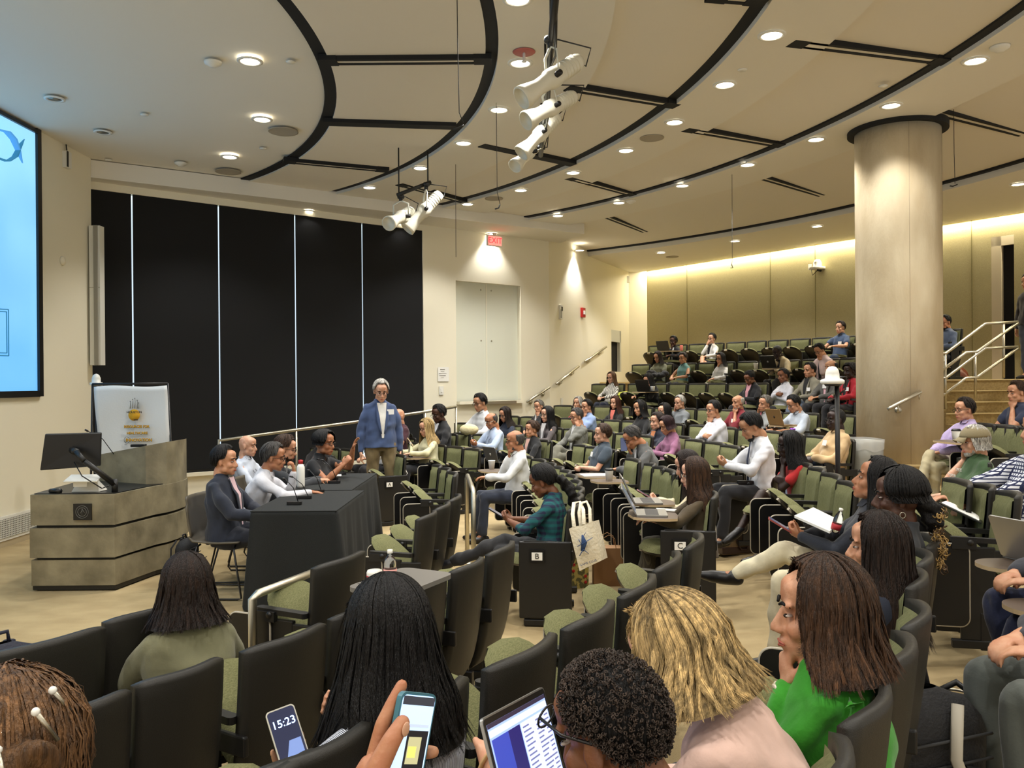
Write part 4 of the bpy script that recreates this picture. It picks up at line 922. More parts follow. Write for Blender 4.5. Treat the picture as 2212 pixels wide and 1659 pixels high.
M_badge = mat('name_badge_white', (240, 240, 238), .5)
def lipm(k): c = SKIN[k]; return mat('lips_' + k, (min(255, int(c[0] * .86 + 8)), int(c[1] * .62), int(c[2] * .64)), .4)

def rotm(yaw=0, pitch=0, roll=0):
    """head/torso rotation: yaw to the left (+), pitch forward/down (+), roll"""
    return np.array(Matrix.Rotation(yaw, 3, 'Z') @ Matrix.Rotation(-pitch, 3, 'X') @ Matrix.Rotation(roll, 3, 'Y'))
def head_blob(B, H, R, fem=False, s=1.0):
    """H: centre of the skull at eye level; R: rotation; face looks to +y"""
    T = lambda p: H + R @ (np.array(p) * s)
    E = lambda c, r, q=None: B.ell(T(c), np.array(r) * s, R if q is None else R @ q)
    E((0, -.012, .030), (.076, .094, .090)); E((0, .018, .048), (.069, .072, .060)); E((0, -.035, -.002), (.064, .062, .066))
    E((0, .028, -.030), (.060, .056, .066)); E((0, .044, -.066), (.046 if fem else .051, .044, .044)); E((0, .066, -.094), (.023 if fem else .029, .021, .019))
    for sx in (-1, 1):
        E((sx * .036, .056, -.028), (.025, .025, .026)); E((sx * .046, .012, -.064), (.018, .034, .026)); E((sx * .030, .074, .028), (.026, .013, .008))
        E((sx * .077, -.008, -.012), (.008, .018, .032), np.array(Matrix.Rotation(sx * -.25, 3, 'Z'))); E((sx * .079, -.010, .008), (.006, .015, .014))
        E((sx * .011, .094, -.037), (.010, .010, .008))
    B.cone(T((0, .078, .016)), T((0, .103, -.032)), .0085 * s, .0125 * s, n=10); E((0, .103, -.034), (.0115, .012, .010))
    E((0, .084, -.060), (.025, .012, .008)); E((0, .082, -.072), (.021, .012, .008)); E((0, .058, .060), (.052, .030, .034))
    return T
def face_parts(par, T, R, sk, s=1.0, brow='black', glasses=None, beard=None, look=0, closed=False, sun=False):
    mb = MB(); Rm = Matrix(R.tolist()).to_4x4()
    for sx in (-1, 1):
        c = T((sx * .031, .0745, .004)); m = Matrix.Translation(c) @ Rm
        mb.ell((0, 0, 0), (.0125 * s, .010 * s, .0034 * s if not closed else .0022 * s), M_eye, 10, 6, mtx=m)
        mb.ell((look * .004, .0062 * s, -.0005), (.0074 * s, .0058 * s, .0048 * s if not closed else .0028 * s), M_iris, 8, 6, mtx=m)
    mb.build('eyes', par)
    mb = MB(); bm = hairm(brow)
    for sx in (-1, 1): mb.tube([T((sx * .014, .092, .025)), T((sx * .032, .088, .032)), T((sx * .050, .072, .026))], [.0035 * s, .0045 * s, .002 * s], bm, 6)
    mb.build('eyebrows', par)
    mb = MB(); mb.tube([T((-.024, .084, -.066)), T((-.008, .0945, -.0625)), T((0, .094, -.064)), T((.008, .0945, -.0625)), T((.024, .084, -.066))], [.001, .0036 * s, .003 * s, .0036 * s, .001], lipm(sk), 6)
    mb.tube([T((-.020, .085, -.069)), T((0, .0935, -.0725)), T((.020, .085, -.069))], [.001, .0048 * s, .001], lipm(sk), 6); mb.build('lips', par)
    if glasses:
        mb = MB(); fm = M_specs if glasses != 'steel' else M_steel
        for sx in (-1, 1):
            ring = [T((sx * .033 + .023 * math.cos(a) , .096 - .10 * abs(.0 + sx * .033 + .023 * math.cos(a)) ** 1.6, .002 + .016 * math.sin(a))) for a in [k * PI / 8 for k in range(17)]]
            mb.tube(ring, .0022 * s, fm, 6, cap=False)
            mb.tube([T((sx * .056, .088, .008)), T((sx * .074, .05, .008)), T((sx * .080, -.005, .006)), T((sx * .078, -.02, -.008))], .0020 * s, fm, 6)
        mb.tube([T((-.011, .098, .006)), T((.011, .098, .006))], .002 * s, fm, 6); mb.build('glasses', par)
def beard_part(par, T, R, col, s, vox, full=True):
    B = Blob(); E = lambda c, r: B.ell(T(c), np.array(r) * s, R)
    E((0, .052, -.084), (.044, .036, .034)); E((0, .066, -.098), (.030, .024, .022))
    for sx in (-1, 1): E((sx * .045, .018, -.066), (.016, .034, .026)); E((sx * .030, .058, -.066), (.018, .024, .022)) if False else None
    for sx in (-1, 1): B.cone(T((0, .090, -.052)), T((sx * .026, .080, -.062)), .0065 * s, .005 * s, n=8)
    return B.fuse('beard', hairm(col), par, vox)

def sstep(a, b, x): t = min(1, max(0, (x - a) / (b - a))); return t * t * (3 - 2 * t)
def hair_env(T, style, L, thick=.014, vol=1.0, shoulder=None, back=None, part=0.0, flare=.05):
    """returns f(az, t) -> point; az 0 = face, +-pi = nape"""
    az0 = 1.02
    def f(az, t, lift=0.0):
        aa = abs(az); th = thick + lift
        if style == 'short': end = 50 - 52 * sstep(.75, 1.25, aa) - 42 * sstep(1.5, 2.1, aa)
        elif style == 'fringe': end = 34 - 44 * sstep(1.0, 1.35, aa) - 32 * sstep(1.6, 2.2, aa)
        else: end = (54 - 54 * sstep(.62, az0, aa))
        tt = min(t / .5, 1) if style == 'long' else t
        phi = math.radians(90 + (end - 90) * tt)
        px_ = part * math.cos(phi) * 0
        rx, ry, rz = (.077 + th) * vol, (.096 + th) * vol, (.094 + th * 1.15)
        p = Vector((rx * math.cos(phi) * math.sin(az), ry * math.cos(phi) * math.cos(az) - .012, .030 + rz * math.sin(phi)))
        if style != 'long': return Vector(T(p))
        q = Vector(T(p))
        if t > .5:
            Lz = L * sstep(.80, 1.25, aa); d = (t - .5) / .5
            cen = Vector(T((0, -.02, 0))); out = (q - cen); out.z = 0
            if out.length > 1e-5: out.normalize()
            z = q.z - Lz * d; k = 0
            if shoulder is not None:
                zs, cx, cy, wx, wy = shoulder
                k = sstep(.06, -.06, z - zs) if False else sstep(-.07, .05, zs - z + .0)
                base = Vector((q.x, q.y, 0)) + out * (flare * d * sstep(.8, 1.3, aa) - .012 * math.sin(d * PI) * sstep(.8, 1.3, aa))
                tgt = Vector((cx + out.x * wx, cy + out.y * wy, 0)); pos = base.lerp(tgt, k * .8) if (tgt - Vector((cx, cy, 0))).length > (base - Vector((cx, cy, 0))).length else base
                q = Vector((pos.x, pos.y, z)) if Lz > .01 else q
            else: q = Vector((q.x, q.y, z)) + out * flare * d * sstep(.8, 1.3, aa)
        return q
    return f
def hair_mesh(par, T, style, colr, L=.2, strands=0, thick=.014, vol=1.0, shoulder=None, flare=.05, width=.004, seed=1, nu=40, nv=18, name='hair', tipcol=1.0, lift=.004, wave=.004, curl=0, roots=1.0):
    f = hair_env(T, style, L, thick, vol, shoulder, flare=flare); m = hairm(colr); rr = random.Random(seed); mb = MB(); col = []
    for j in range(nv):
        for i in range(nu): col.append(.5 if strands > 600 else .75)  # base mesh coloured darker, painted shade for depth under the strands
    def S(u, v): return f(-PI + 2 * PI * u, v * (.97 if style == 'long' else 1), -.004 if strands else 0)
    mb.grid(S, nu, nv, m, closed=True)
    nl = max(14, strands // 20) if style == 'long' else max(10, strands // 8); locks = []
    for k in range(nl):
        az = rr.uniform(-PI, PI); az = az if abs(az) > .5 or rr.random() < .6 else az + math.copysign(1.2, az)
        locks.append((az, rr.uniform(.90, 1.0), rr.uniform(-.08, .08), rr.uniform(0, 6), .62 + .75 * rr.random() ** 1.4, wave * rr.uniform(.3, 1.7), rr.uniform(.9, 1.6), rr.uniform(-.001, lift), rr.uniform(-1, 1)))
    for k in range(strands):
        az, t1, daz, ph, c, wv, fq, lf, fl = locks[k % nl]; spread = rr.gauss(0, 1) * (2 * PI / nl) * (1.15 if style == 'long' else 1.6); t0 = rr.uniform(0, .25); t1 = t1 + rr.uniform(-.035, .02) if rr.random() < .85 else rr.uniform(.65, .9)
        n = 13 if style == 'long' else 7; lf += rr.uniform(-.0015, .0015); w = width * rr.uniform(.5, 1.2); c *= rr.uniform(.8, 1.2); P = []; ph += rr.uniform(-.25, .25)
        for i in range(n):
            t = t0 + (t1 - t0) * i / (n - 1); s_ = (t - .45) / .55
            a = az + spread * (1 - .55 * max(0, s_)) + daz * t + (wv * 14 * math.sin(ph + t * 6 * fq) * max(s_, 0) if style == 'long' else 0)
            cur = fl * .022 * max(0, (t - .86) / .14) ** 1.5 if style == 'long' else 0
            q = f(a, min(t, 1.0), lf + (wv * .8 * math.sin(ph + 9 * t * fq) if t > .5 else 0) + (curl * math.sin(ph + t * 70) if curl else 0))
            if cur: o_ = q - Vector(T((0, -.01, 0))); o_.z = 0; q = q + o_.normalized() * cur
            P.append(q)
        vs = []; fs = []
        for i, p in enumerate(P):
            tg = (P[min(i + 1, n - 1)] - P[max(i - 1, 0)]).normalized(); c0 = Vector(T((0, -.01, 0))); o_ = (p - c0); o_.z *= .3; sd = tg.cross(o_).normalized() if tg.cross(o_).length > 1e-6 else Vector((1, 0, 0)); up = sd.cross(tg)
            ww = w * (1 - .75 * (i / (n - 1)) ** 3) * (.5 if i == 0 else 1)
            vs += [p - sd * ww, p + up * ww * .45, p + sd * ww]; tt_ = t0 + (t1 - t0) * i / (n - 1); col += [c * (1 + (tipcol - 1) * sstep(.45, 1, tt_)) * (roots + (1 - roots) * sstep(.05, .42, tt_))] * 3
        for i in range(n - 1):
            b = 3 * i; fs += [(b, b + 1, b + 4, b + 3), (b + 1, b + 2, b + 5, b + 4)]
        mb.add(vs, fs, m, True)
    o = mb.build(name, par); me = o.data; at_ = me.color_attributes.new('strand', 'FLOAT_COLOR', 'POINT')
    arr = np.ones((len(me.vertices), 4)); c = np.array(col + [.8] * (len(me.vertices) - len(col)))[:len(me.vertices)]; arr[:, :3] = c[:, None]; at_.data.foreach_set('color', arr.ravel())
    return o
def add_attr(o, v=1.0):
    me = o.data
    if 'strand' in me.color_attributes: return o
    a = me.color_attributes.new('strand', 'FLOAT_COLOR', 'POINT'); a.data.foreach_set('color', [v] * (4 * len(me.vertices))); return o

def hand_blob(B, wrist, d, n, s=1.0, curl=.5, side=1, spread=.12, point=False):
    """wrist position, d = direction of the palm, n = back-of-hand normal; thumb on `side` of cross(d,n)"""
    d = np.array(d, float); d /= np.linalg.norm(d); n = np.array(n, float); n -= d * (n @ d); n /= np.linalg.norm(n); x = np.cross(d, n) * side
    w = np.array(wrist, float); pc = w + d * .045 * s
    Rm = np.stack([x, d, n], 1); B.ell(pc, (.036 * s, .046 * s, .015 * s), Rm); B.ell(w + d * .065 * s, (.038 * s, .022 * s, .012 * s), Rm); B.ell(w + d * .012 * s, (.026 * s, .022 * s, .018 * s), Rm)
    for k, (off, L) in enumerate(((.028, .066), (.010, .074), (-.009, .069), (-.027, .054))):
        p = w + d * .078 * s + x * off * s; a = 0; dirv = d + x * off * spread * 14; dirv /= np.linalg.norm(dirv); P = [p]; c_ = curl * (1 + .12 * k) if not (point and k == 0) else .1
        for j, fr in enumerate((.45, .32, .26)):
            a += c_ * (.75, .9, .6)[j]; q = dirv * math.cos(a) - n * math.sin(a); p = p + q * L * fr * s; P.append(p)
        B.limb(P, [.0088 * s, .0082 * s, .0076 * s, .0066 * s])
    p = w + d * .018 * s + x * .024 * s; t1 = p + (d * .55 + x * .62 - n * .35) * .036 * s; t2 = t1 + (d * .8 + x * .18 - n * .45) * .032 * s; t3 = t2 + (d * .85 - x * .05 - n * .5) * .024 * s; B.limb([p, t1, t2, t3], [.013 * s, .0105 * s, .0095 * s, .0075 * s])
def ik(a, b, l1, l2, pole):
    a = np.array(a, float); b = np.array(b, float); d = b - a; L = np.linalg.norm(d); mx = (l1 + l2) * .995
    if L > mx: b = a + d / L * mx; d = b - a; L = mx
    if L < abs(l1 - l2) + .02: L = abs(l1 - l2) + .02
    u = d / np.linalg.norm(d); x = (l1 * l1 - l2 * l2 + L * L) / (2 * L); h = math.sqrt(max(l1 * l1 - x * x, 0)); p = np.array(pole, float); p -= u * (p @ u); p /= np.linalg.norm(p) + 1e-9
    return a + u * x + p * h, b

ARMS = {  # wrist targets in body space (pelvis origin z=.0 at the seat), side sign sx
 'lap': lambda sx: ((sx * .075, .36, .17), (-sx * .5, .8, -.15), (0, .2, 1), .5), 'lap2': lambda sx: ((sx * .05, .30, .20), (-sx * .9, .4, 0), (0, .3, 1), .7),
 'knee': lambda sx: ((sx * .12, .46, .16), (0, 1, -.2), (0, 0, 1), .35), 'desk': lambda sx: ((sx * .12, .40, .24), (-sx * .2, 1, -.05), (0, 0, 1), .45),
 'phone': lambda sx: ((sx * .055, .36, .26), (-sx * .45, .8, .35), (sx * .5, .3, -.5), .9), 'rest': lambda sx: ((sx * .27, .30, .20), (0, 1, -.1), (0, 0, 1), .6),
 'chin': None, 'cheek': None, 'crossed': lambda sx: ((-sx * .015, .20 + .03 * (sx > 0), .24 + .03 * (sx > 0)), (-sx, -.12, .08), (0, 1, .2), .5), 'face': None,
 'down': lambda sx: ((sx * .24, .02, -.10), (0, .15, -1), (sx, 0, 0), .35), 'hold': lambda sx: ((sx * .05, .34, .40), (-sx * .5, .5, .7), (sx * .7, .4, 0), .8)}
NPEOPLE = 0
def person(label, pos=None, face=None, zf=0, head=None, skin_='fair', hair='short', hc='black', top='white', topm=None, under=None, bottom=(32, 32, 36), botm=None, sleeve='long', fem=False, arms=('lap', 'lap'), legs='down', lean=0.0,
           hyaw=0, hpitch=.12, hroll=0, byaw=0, glasses=None, beard=None, badge=None, stand=False, vox=.012, strands=0, L=.22, shoes=(24, 22, 22), scale=None, group=None, hs=1.05, collar=True, barefoot=False, skirt=None, opened=False, twist=0,
           tie=None, lanyard=False, hvol=1.0, width=.005, bulk=1.0, flare=.05, armpos=None, sitback=.0, tipcol=1.0, wave=.004, brow=None, wr=1.0, hband=None, headup=0, name='person', thick=.014, lift=.004, pony=None, sizez=None, neckopen=False, headat=None, sole=None, curl=0, roots=1.0, legpos=None, sockc=None, handkw=None):
    """pos: floor point; face: heading vector; head: picture row of the head top, used for the stature"""
    global NPEOPLE; NPEOPLE += 1; sd = NPEOPLE
    root = bpy.data.objects.new(name, None); COL.objects.link(root); root.empty_display_size = .1; tag(root, label, 'person', group)
    d = Vector(face).normalized(); pos = Vector(pos); sh = .158 if fem else .182; sh *= bulk ** .5
    hz = .515 if not stand else .93          # pelvis centre above the floor
    P = np.array([0, .0, hz]); ln = lean
    sp = np.array([0, math.sin(ln), math.cos(ln)]); fw = np.array([0, math.cos(ln), -math.sin(ln)])
    Rb = rotm(twist); rx = Rb @ np.array([1, 0, 0]); fw = Rb @ fw
    tl = .46 if fem else .50
    if sizez: tl *= sizez
    chest = P + sp * tl * .70 + fw * -.0; neckb = P + sp * tl; Rh = rotm(hyaw, hpitch + ln * .35, hroll)
    H = neckb + np.array([0, .030, .0]) + sp * .052 + Rh @ np.array([0, .008, .085]); H = H + np.array([0, math.sin(hpitch) * .045, -abs(hpitch) * .012 + headup])
    ztop = H[2] + .135 * hs; s = scale or 1.0
    if headat is not None:
        hu, hv, hy = headat; tgt = at(hu, hv, hy); ang = math.atan2(d.y, d.x) - PI / 2 + byaw
        if scale is None: s = max(.9, min(1.08, (tgt.z - zf) / ztop))
        off = Matrix.Rotation(ang, 3, 'Z') @ Vector((H[0], H[1], 0)) * s; pos = Vector((tgt.x - off.x, tgt.y - off.y, 0)); zf = tgt.z - ztop * s
    elif head is not None and scale is None:
        want = at(1106 + pos.x / pos.y * FPX, head, pos.y).z - zf; s = max(.88, min(1.10, want / ztop)); zf += max(-.10, min(.08, want - ztop * s))
    bl = Blob(); T = head_blob(bl, H, Rh, fem, hs)
    bl.limb([neckb - sp * .05, neckb + sp * .04, H + Rh @ np.array([0, -.02, -.05])], [(.050 if fem else .060), (.046 if fem else .056), (.045 if fem else .056)])
    a = rx; k = .90
    tor = [(P + sp * -.0, a * .13 * bulk * k, fw * .11 * bulk * k), (P + sp * .14, a * (.125 if fem else .15) * bulk * k, fw * .10 * bulk * k), (P + sp * .30, a * (.14 if fem else .165) * bulk * k, fw * (.105) * bulk * k), (P + sp * (tl - .10), a * (sh - .03) * k, fw * .084 * k), (P + sp * tl, a * .07, fw * .055)]
    bl.loft(tor)
    tb_ = Blob(); k = 1.04; wq = 1.0 + .03
    tor = [(P + sp * -.05, a * .178 * bulk * k, fw * .136 * bulk * k), (P + sp * .04, a * (.168 if fem else .172) * bulk * k, fw * .128 * bulk * k), (P + sp * .16 + fw * .012 * (bulk - .9) * 4, a * (.135 if fem else .16) * bulk * k, fw * .112 * bulk * k), (P + sp * .30 + fw * (.012 if fem else 0), a * (.145 if fem else .170) * bulk * k, fw * (.118 if fem else .115) * bulk * k),
           (P + sp * (tl - .10), a * (sh - .005) * k, fw * .098 * k), (P + sp * (tl - .045), a * (sh - .030) * k, fw * .080 * k), (P + sp * (tl + .012), a * (.070 if fem and not collar else .068), fw * .058)]
    tb_.loft(tor)
    if collar: tb_.cone(neckb - sp * .01, neckb + sp * (.035) + fw * -.004, .068, .062 if not fem else .056)
    armL = []
    for i, sx in enumerate((-1, 1)):
        S_ = P + sp * (tl - .075) + a * sx * (sh - .022); mode = arms[i]; l1, l2 = (.265, .235) if fem else (.285, .25)
        pole = np.array([sx * .9, -.35, -.6])
        if armpos and armpos[i] is not None:
            wt, hd, hn, cu = armpos[i][:4]
            if isinstance(wt, Vector):
                Ri = Matrix.Rotation(-(math.atan2(d.y, d.x) - PI / 2 + byaw), 3, 'Z'); wt = (Ri @ (wt - Vector((pos.x, pos.y, zf)))) / s; hd = Ri @ Vector(hd); hn = Ri @ Vector(hn)
            wt = np.array(wt, float)
            if len(armpos[i]) > 4: pole = np.array(armpos[i][4], float)
        elif mode in ('chin', 'cheek', 'face'):
            off = {'chin': (sx * .012, .085, -.175), 'cheek': (sx * .085, .055, -.155), 'face': (sx * .03, .12, -.15)}[mode]; wt = H + Rh @ np.array(off); hd = (Rh @ np.array((-sx * .25, .0, 1))); hn = Rh @ np.array((sx * .3, 1, 0)) if mode != 'cheek' else Rh @ np.array((sx, .35, 0)); cu = 1.1 if mode == 'chin' else .35; pole = np.array([sx * .5, .2, -1])
        else:
            wt, hd, hn, cu = ARMS[mode](sx); wt = np.array(wt) + P * np.array([1, 1, 1]) - np.array([0, 0, .0]) + (sp * .0); wt = Rb @ (wt - P) + P
            if mode in ('lap', 'lap2', 'phone', 'desk', 'crossed', 'hold'): wt = wt + np.array([0, math.sin(ln) * .3, 0])
            if mode == 'crossed': pole = np.array([sx, .1, -.9])
        E_, wt = ik(S_, wt, l1, l2, pole); armL.append((S_, E_, wt))
        ku, kf = (.80 if sleeve in ('long', 'rolled') else 1.0), (.80 if sleeve == 'long' else 1.0)
        bl.limb([S_ - a * sx * .03, S_ + (E_ - S_) * .5, E_], [.044 * .8, .041 * ku, .037 * min(ku, .9)]); bl.limb([E_, E_ + (wt - E_) * .35, wt], [.037 * min(ku, .9) if sleeve != 'long' else .024, .038 * kf if sleeve != 'long' else .027, .0225])
        kw = dict(curl=cu, side=-sx); kw.update((handkw or {}).get(i, {})); hand_blob(bl, wt, hd, hn, 1.0 if not fem else .93, **kw)
        rs = .056 if not fem else .049
        rs *= bulk ** .4
        if sleeve == 'long': tb_.limb([S_ - a * sx * .016 - sp * .008, S_ + (E_ - S_) * .5, E_], [rs - .002, rs, rs - .006]); tb_.limb([E_, E_ + (wt - E_) * .4, E_ + (wt - E_) * .93], [rs - .006, rs - .008, .036])
        elif sleeve == 'rolled': tb_.limb([S_ - a * sx * .012, S_ + (E_ - S_) * .5, E_, E_ + (wt - E_) * .22], [rs + .004, rs, rs - .002, rs - .004])
        elif sleeve == 'short': tb_.limb([S_ - a * sx * .016, S_ + (E_ - S_) * .55], [rs + .001, rs + .002])
    # legs
    hipw = .088; fB = Blob(); kn = []; an = []
    l1, l2 = (.42, .42) if not fem else (.40, .40)
    for i, sx in enumerate((-1, 1)):
        hp = P + np.array([sx * hipw, .02, -.02])
        if stand: k_, f_ = np.array([sx * .105, .02 + (.04 if sx < 0 else 0), .50]), np.array([sx * .115, -.02, .085])
        elif legpos and legpos[i] is not None: k_, f_ = [np.array(q, float) for q in legpos[i][:2]]
        elif legs == 'crossed' and sx == 1: k_, f_ = np.array([-.02, .40, .65]), np.array([-.20, .66, .35])
        elif legs == 'crossedL' and sx == -1: k_, f_ = np.array([.02, .40, .65]), np.array([.20, .66, .35])
        elif legs == 'tuck': k_, f_ = np.array([sx * .11, .40, .52]), np.array([sx * .08, .30, .10])
        else: k_, f_ = np.array([sx * (.12 if not fem else .09), .41, .525]), np.array([sx * (.12 if not fem else .08), .44, .09])
        kn.append(k_); an.append(f_); kl = .74 if skirt is None else 1.0
        bl.limb([hp, (hp + k_) / 2, k_], [.066, .064 * kl, .050 * kl]); bl.limb([k_, k_ + (f_ - k_) * .35, f_], [.050 * kl, .052 * kl, .032])
        th = .088 * bulk ** .5
        if skirt is None: fB.limb([hp, (hp + k_) / 2, k_], [th + .012, .080, .064]); fB.limb([k_, k_ + (f_ - k_) * .4, k_ + (f_ - k_) * .93], [.064, .058, .054 if not fem else .045])
        else: fB.limb([hp, (hp + k_) / 2, hp + (k_ - hp) * skirt], [th + .02, .088, .080])
        sh_d = np.array([sx * .12, 1, -.1]) if not (legs.startswith('crossed') and ((sx == 1) == (legs == 'crossed'))) else np.array([-sx * .3, .75, -.45])
        if legpos and legpos[i] is not None and len(legpos[i]) > 2: sh_d = np.array(legpos[i][2], float)
        sh_d = sh_d / np.linalg.norm(sh_d); upv = (k_ - f_) / np.linalg.norm(k_ - f_); bl.limb([f_, f_ + sh_d * .06 - upv * .035], [.032, .028])
        if shoes is not None:
            sB = Blob(); base = f_ - upv * .045; hl = base - sh_d * .05; sB.limb([hl, base + sh_d * .03, base + sh_d * .11, base + sh_d * .165], [.036, .042, .038, .026]); sB.ell(base + sh_d * .1 - upv * .018, (.04, .04, .018)); sB.cone(f_ - upv * .03, f_ + upv * (.0), .042, .038)
            so = sB.fuse('shoe', mat('shoe_%d_%d_%d' % tuple(shoes), shoes, .4), root, max(vox, .010))
            if sole: sl_ = Blob(); q_ = upv * .032; sl_.limb([hl - q_, base + sh_d * .03 - q_, base + sh_d * .11 - q_, base + sh_d * .165 - q_ * .8], [.026, .030, .030, .022], flat=1); sl_.fuse('shoe_sole', mat('sole_white', sole, .6), root, .008)
            if sockc: qb = Blob(); qb.limb([f_ - upv * .02, f_ + upv * .09], [.036, .038]); qb.fuse('sock', mat('sock_%d_%d_%d' % tuple(sockc), sockc, .9), root, max(vox, .010))
    fB.loft([(P + np.array([0, -.01, -.09]), np.array([.14 * bulk, 0, 0]), np.array([0, .11 * bulk, 0])), (P + sp * .0, a * .150 * bulk, fw * .108 * bulk), (P + sp * .05, a * .138 * bulk, fw * .10 * bulk)])
    body = bl.fuse('body', skin(skin_), root, min(vox, .0095) if vox > .008 else vox, smooth=1)
    pm = botm or cloth('bottom_%d_%d_%d' % tuple(bottom), bottom); fB.fuse('skirt' if skirt is not None else 'trousers', pm, root, vox, wr=(.010 * wr, 26, sd))
    tm = topm or cloth('top_%d_%d_%d' % tuple(top), top)
    shirt = tb_.fuse('jacket' if opened else 'shirt', tm, root, vox, wr=(.011 * wr, 24, sd + 50))
    chestf = lambda zz, xx, off=.0: P + sp * zz + a * xx + fw * ((.122 + off) * (1 - 1.0 * (abs(xx) / .2) ** 2 * .45) * (bulk * 1.0 if zz < .35 else 1) * (1.0 if zz < .34 else 1 - (zz - .34) * 1.9))
    if opened:      # visible shirt front with lapels
        mb = MB(); c = under or (236, 236, 234)
        def U(u, v): w = .012 + .050 * v; return Vector(chestf(.07 + (tl - .08) * v, (u - .5) * 2 * w, .014))
        mb.grid(U, 7, 9, cloth('under_%d_%d_%d' % tuple(c), c)); mb.build('shirt_front', root)
        mb = MB()
        for sx in (-1, 1):
            def LP(u, v): w = .012 + .050 * v; return Vector(chestf(.12 + (tl - .12) * v, sx * (w + .036 * u * math.sin(PI * min(1, v * .9 + .1))), .020))
            mb.grid(LP, 4, 8, tm)
        mb.build('lapels', root, solid=.004)
    elif collar and not hband:
        mb = MB()
        for sx in (-1, 1): c0 = neckb + sp * .02; mb.add([Vector(c0 + a * sx * .012 + fw * .068), Vector(c0 + a * sx * .055 + fw * .035), Vector(c0 + a * sx * .058 + fw * .062 - sp * .035), Vector(c0 + a * sx * .022 + fw * .088 - sp * .045)], [(0, 1, 2, 3)], tm, False)
        mb.build('collar', root, solid=.004)
    if tie: mb = MB(); mb.tube([Vector(chestf(tl - .01, 0, .026)), Vector(chestf(tl - .05, 0, .022)), Vector(chestf(tl * .6, .0, .022)), Vector(chestf(.10, 0, .024))], [.016, .013, .026, .030], cloth('tie_%d' % tie[0], tie), 8, sy=.25); mb.build('necktie', root)
    if badge: m = basis(chestf(badge[0], -badge[1], .024), a, z=fw); mb = MB(); mb.prism(rrect(.085, .062, .004), 0, .003, M_badge, mtx=m); mb.build('name_badge', root)
    if lanyard: mb = MB(); mb.tube([Vector(neckb + a * .06 + fw * .03), Vector(chestf(.30, .035, .02)), Vector(chestf(.16, .0, .022)), Vector(chestf(.30, -.035, .02)), Vector(neckb - a * .06 + fw * .03)], .005, mat('lanyard_navy', (30, 36, 60), .7), 6, sy=.4); mb.build('lanyard', root)
    face_parts(root, T, Rh, skin_, hs, brow or (hc if hc in HAIRC else 'black'), glasses, closed=hpitch > .35)
    if beard: add_attr(beard_part(root, T, Rh, beard, hs, min(vox, .009)), .9)
    shd = (neckb[2] - .02, float(neckb[0]), float(neckb[1]) - .01, sh + .0, .125)
    if hair == 'long': hair_mesh(root, T, 'long', hc, L, strands, vol=hvol, shoulder=shd, width=width, seed=sd, curl=0, roots=roots, flare=flare, tipcol=tipcol, wave=wave, thick=thick, lift=lift, nu=48 if strands > 600 else 30, nv=22 if strands > 600 else 14)
    elif hair == 'short': hair_mesh(root, T, 'short', hc, 0, strands or 90, vol=hvol, seed=sd, width=.006 if width == .005 else width, thick=thick, lift=.006 if lift == .004 else lift, nu=32, nv=10, curl=curl)
    elif hair == 'fringe': 
        f = hair_env(T, 'fringe', 0, .010); mb = MB(); mb.grid(lambda u, v: f((PI - 2.0) * (1 if u > 2 else 1) * 0 + PI / 2.15 + (2 * PI - PI / 1.075) * u, .50 + .5 * v), 22, 6, hairm(hc)); add_attr(mb.build('hair', root, solid=.006), .9)
    elif hair == 'buzz': o = hair_mesh(root, T, 'short', hc, 0, 0, thick=.004, nu=36, nv=12, seed=sd)
    if pony:
        B = Blob(); pts = [np.array(T(p)) for p in pony[0]]; B.limb(pts, pony[1]); B2 = add_attr(B.fuse('ponytail' if len(pts) > 2 else 'hair_bun', hairm(hc), root, max(.007, vox * .8), wr=(.012, 60, sd)), .8)
    root.location = (pos.x, pos.y, zf); root.rotation_euler = (0, 0, math.atan2(d.y, d.x) - PI / 2 + byaw); root.scale = (s, s, s)
    return dict(root=root, T=T, R=Rh, H=H, arms=armL, s=s, P=P, chest=chestf, neck=neckb, knees=kn, feet=an)
def W_of(pd, p):
    r = pd['root']; return Matrix.Translation(r.location) @ Matrix.Rotation(r.rotation_euler.z, 4, 'Z') @ Matrix.Scale(pd['s'], 4) @ Vector(p)
# ================================================================== the audience
def sit(key, head, label, fwd=.235, turn=0.0, off=(0, 0), **kw):
    """a person in the seat `key`"""
    p = SEATS[key].copy(); p.z = 0; f = (CC - p).normalized(); f.z = 0
    f = Matrix.Rotation(turn, 3, 'Z') @ f; q = p + f * fwd + Vector((off[0], off[1], 0))
    k = key[0]; zf = ROWS[k][1] if k in ROWS else (0 if ('front' in k or 'second' in k) else .10 if 'third' in k else .20 if 'fourth' in k else .05 if k == 'X' else .27)
    kw.setdefault('lean', -.10)
    if kw.get('headat'): head = None
    return person(label, q, f, zf=zf, head=head, **kw)
FAR = dict(vox=.014)
MID = dict(vox=.0115)
suit = lambda n, c: cloth(n, c, 200)
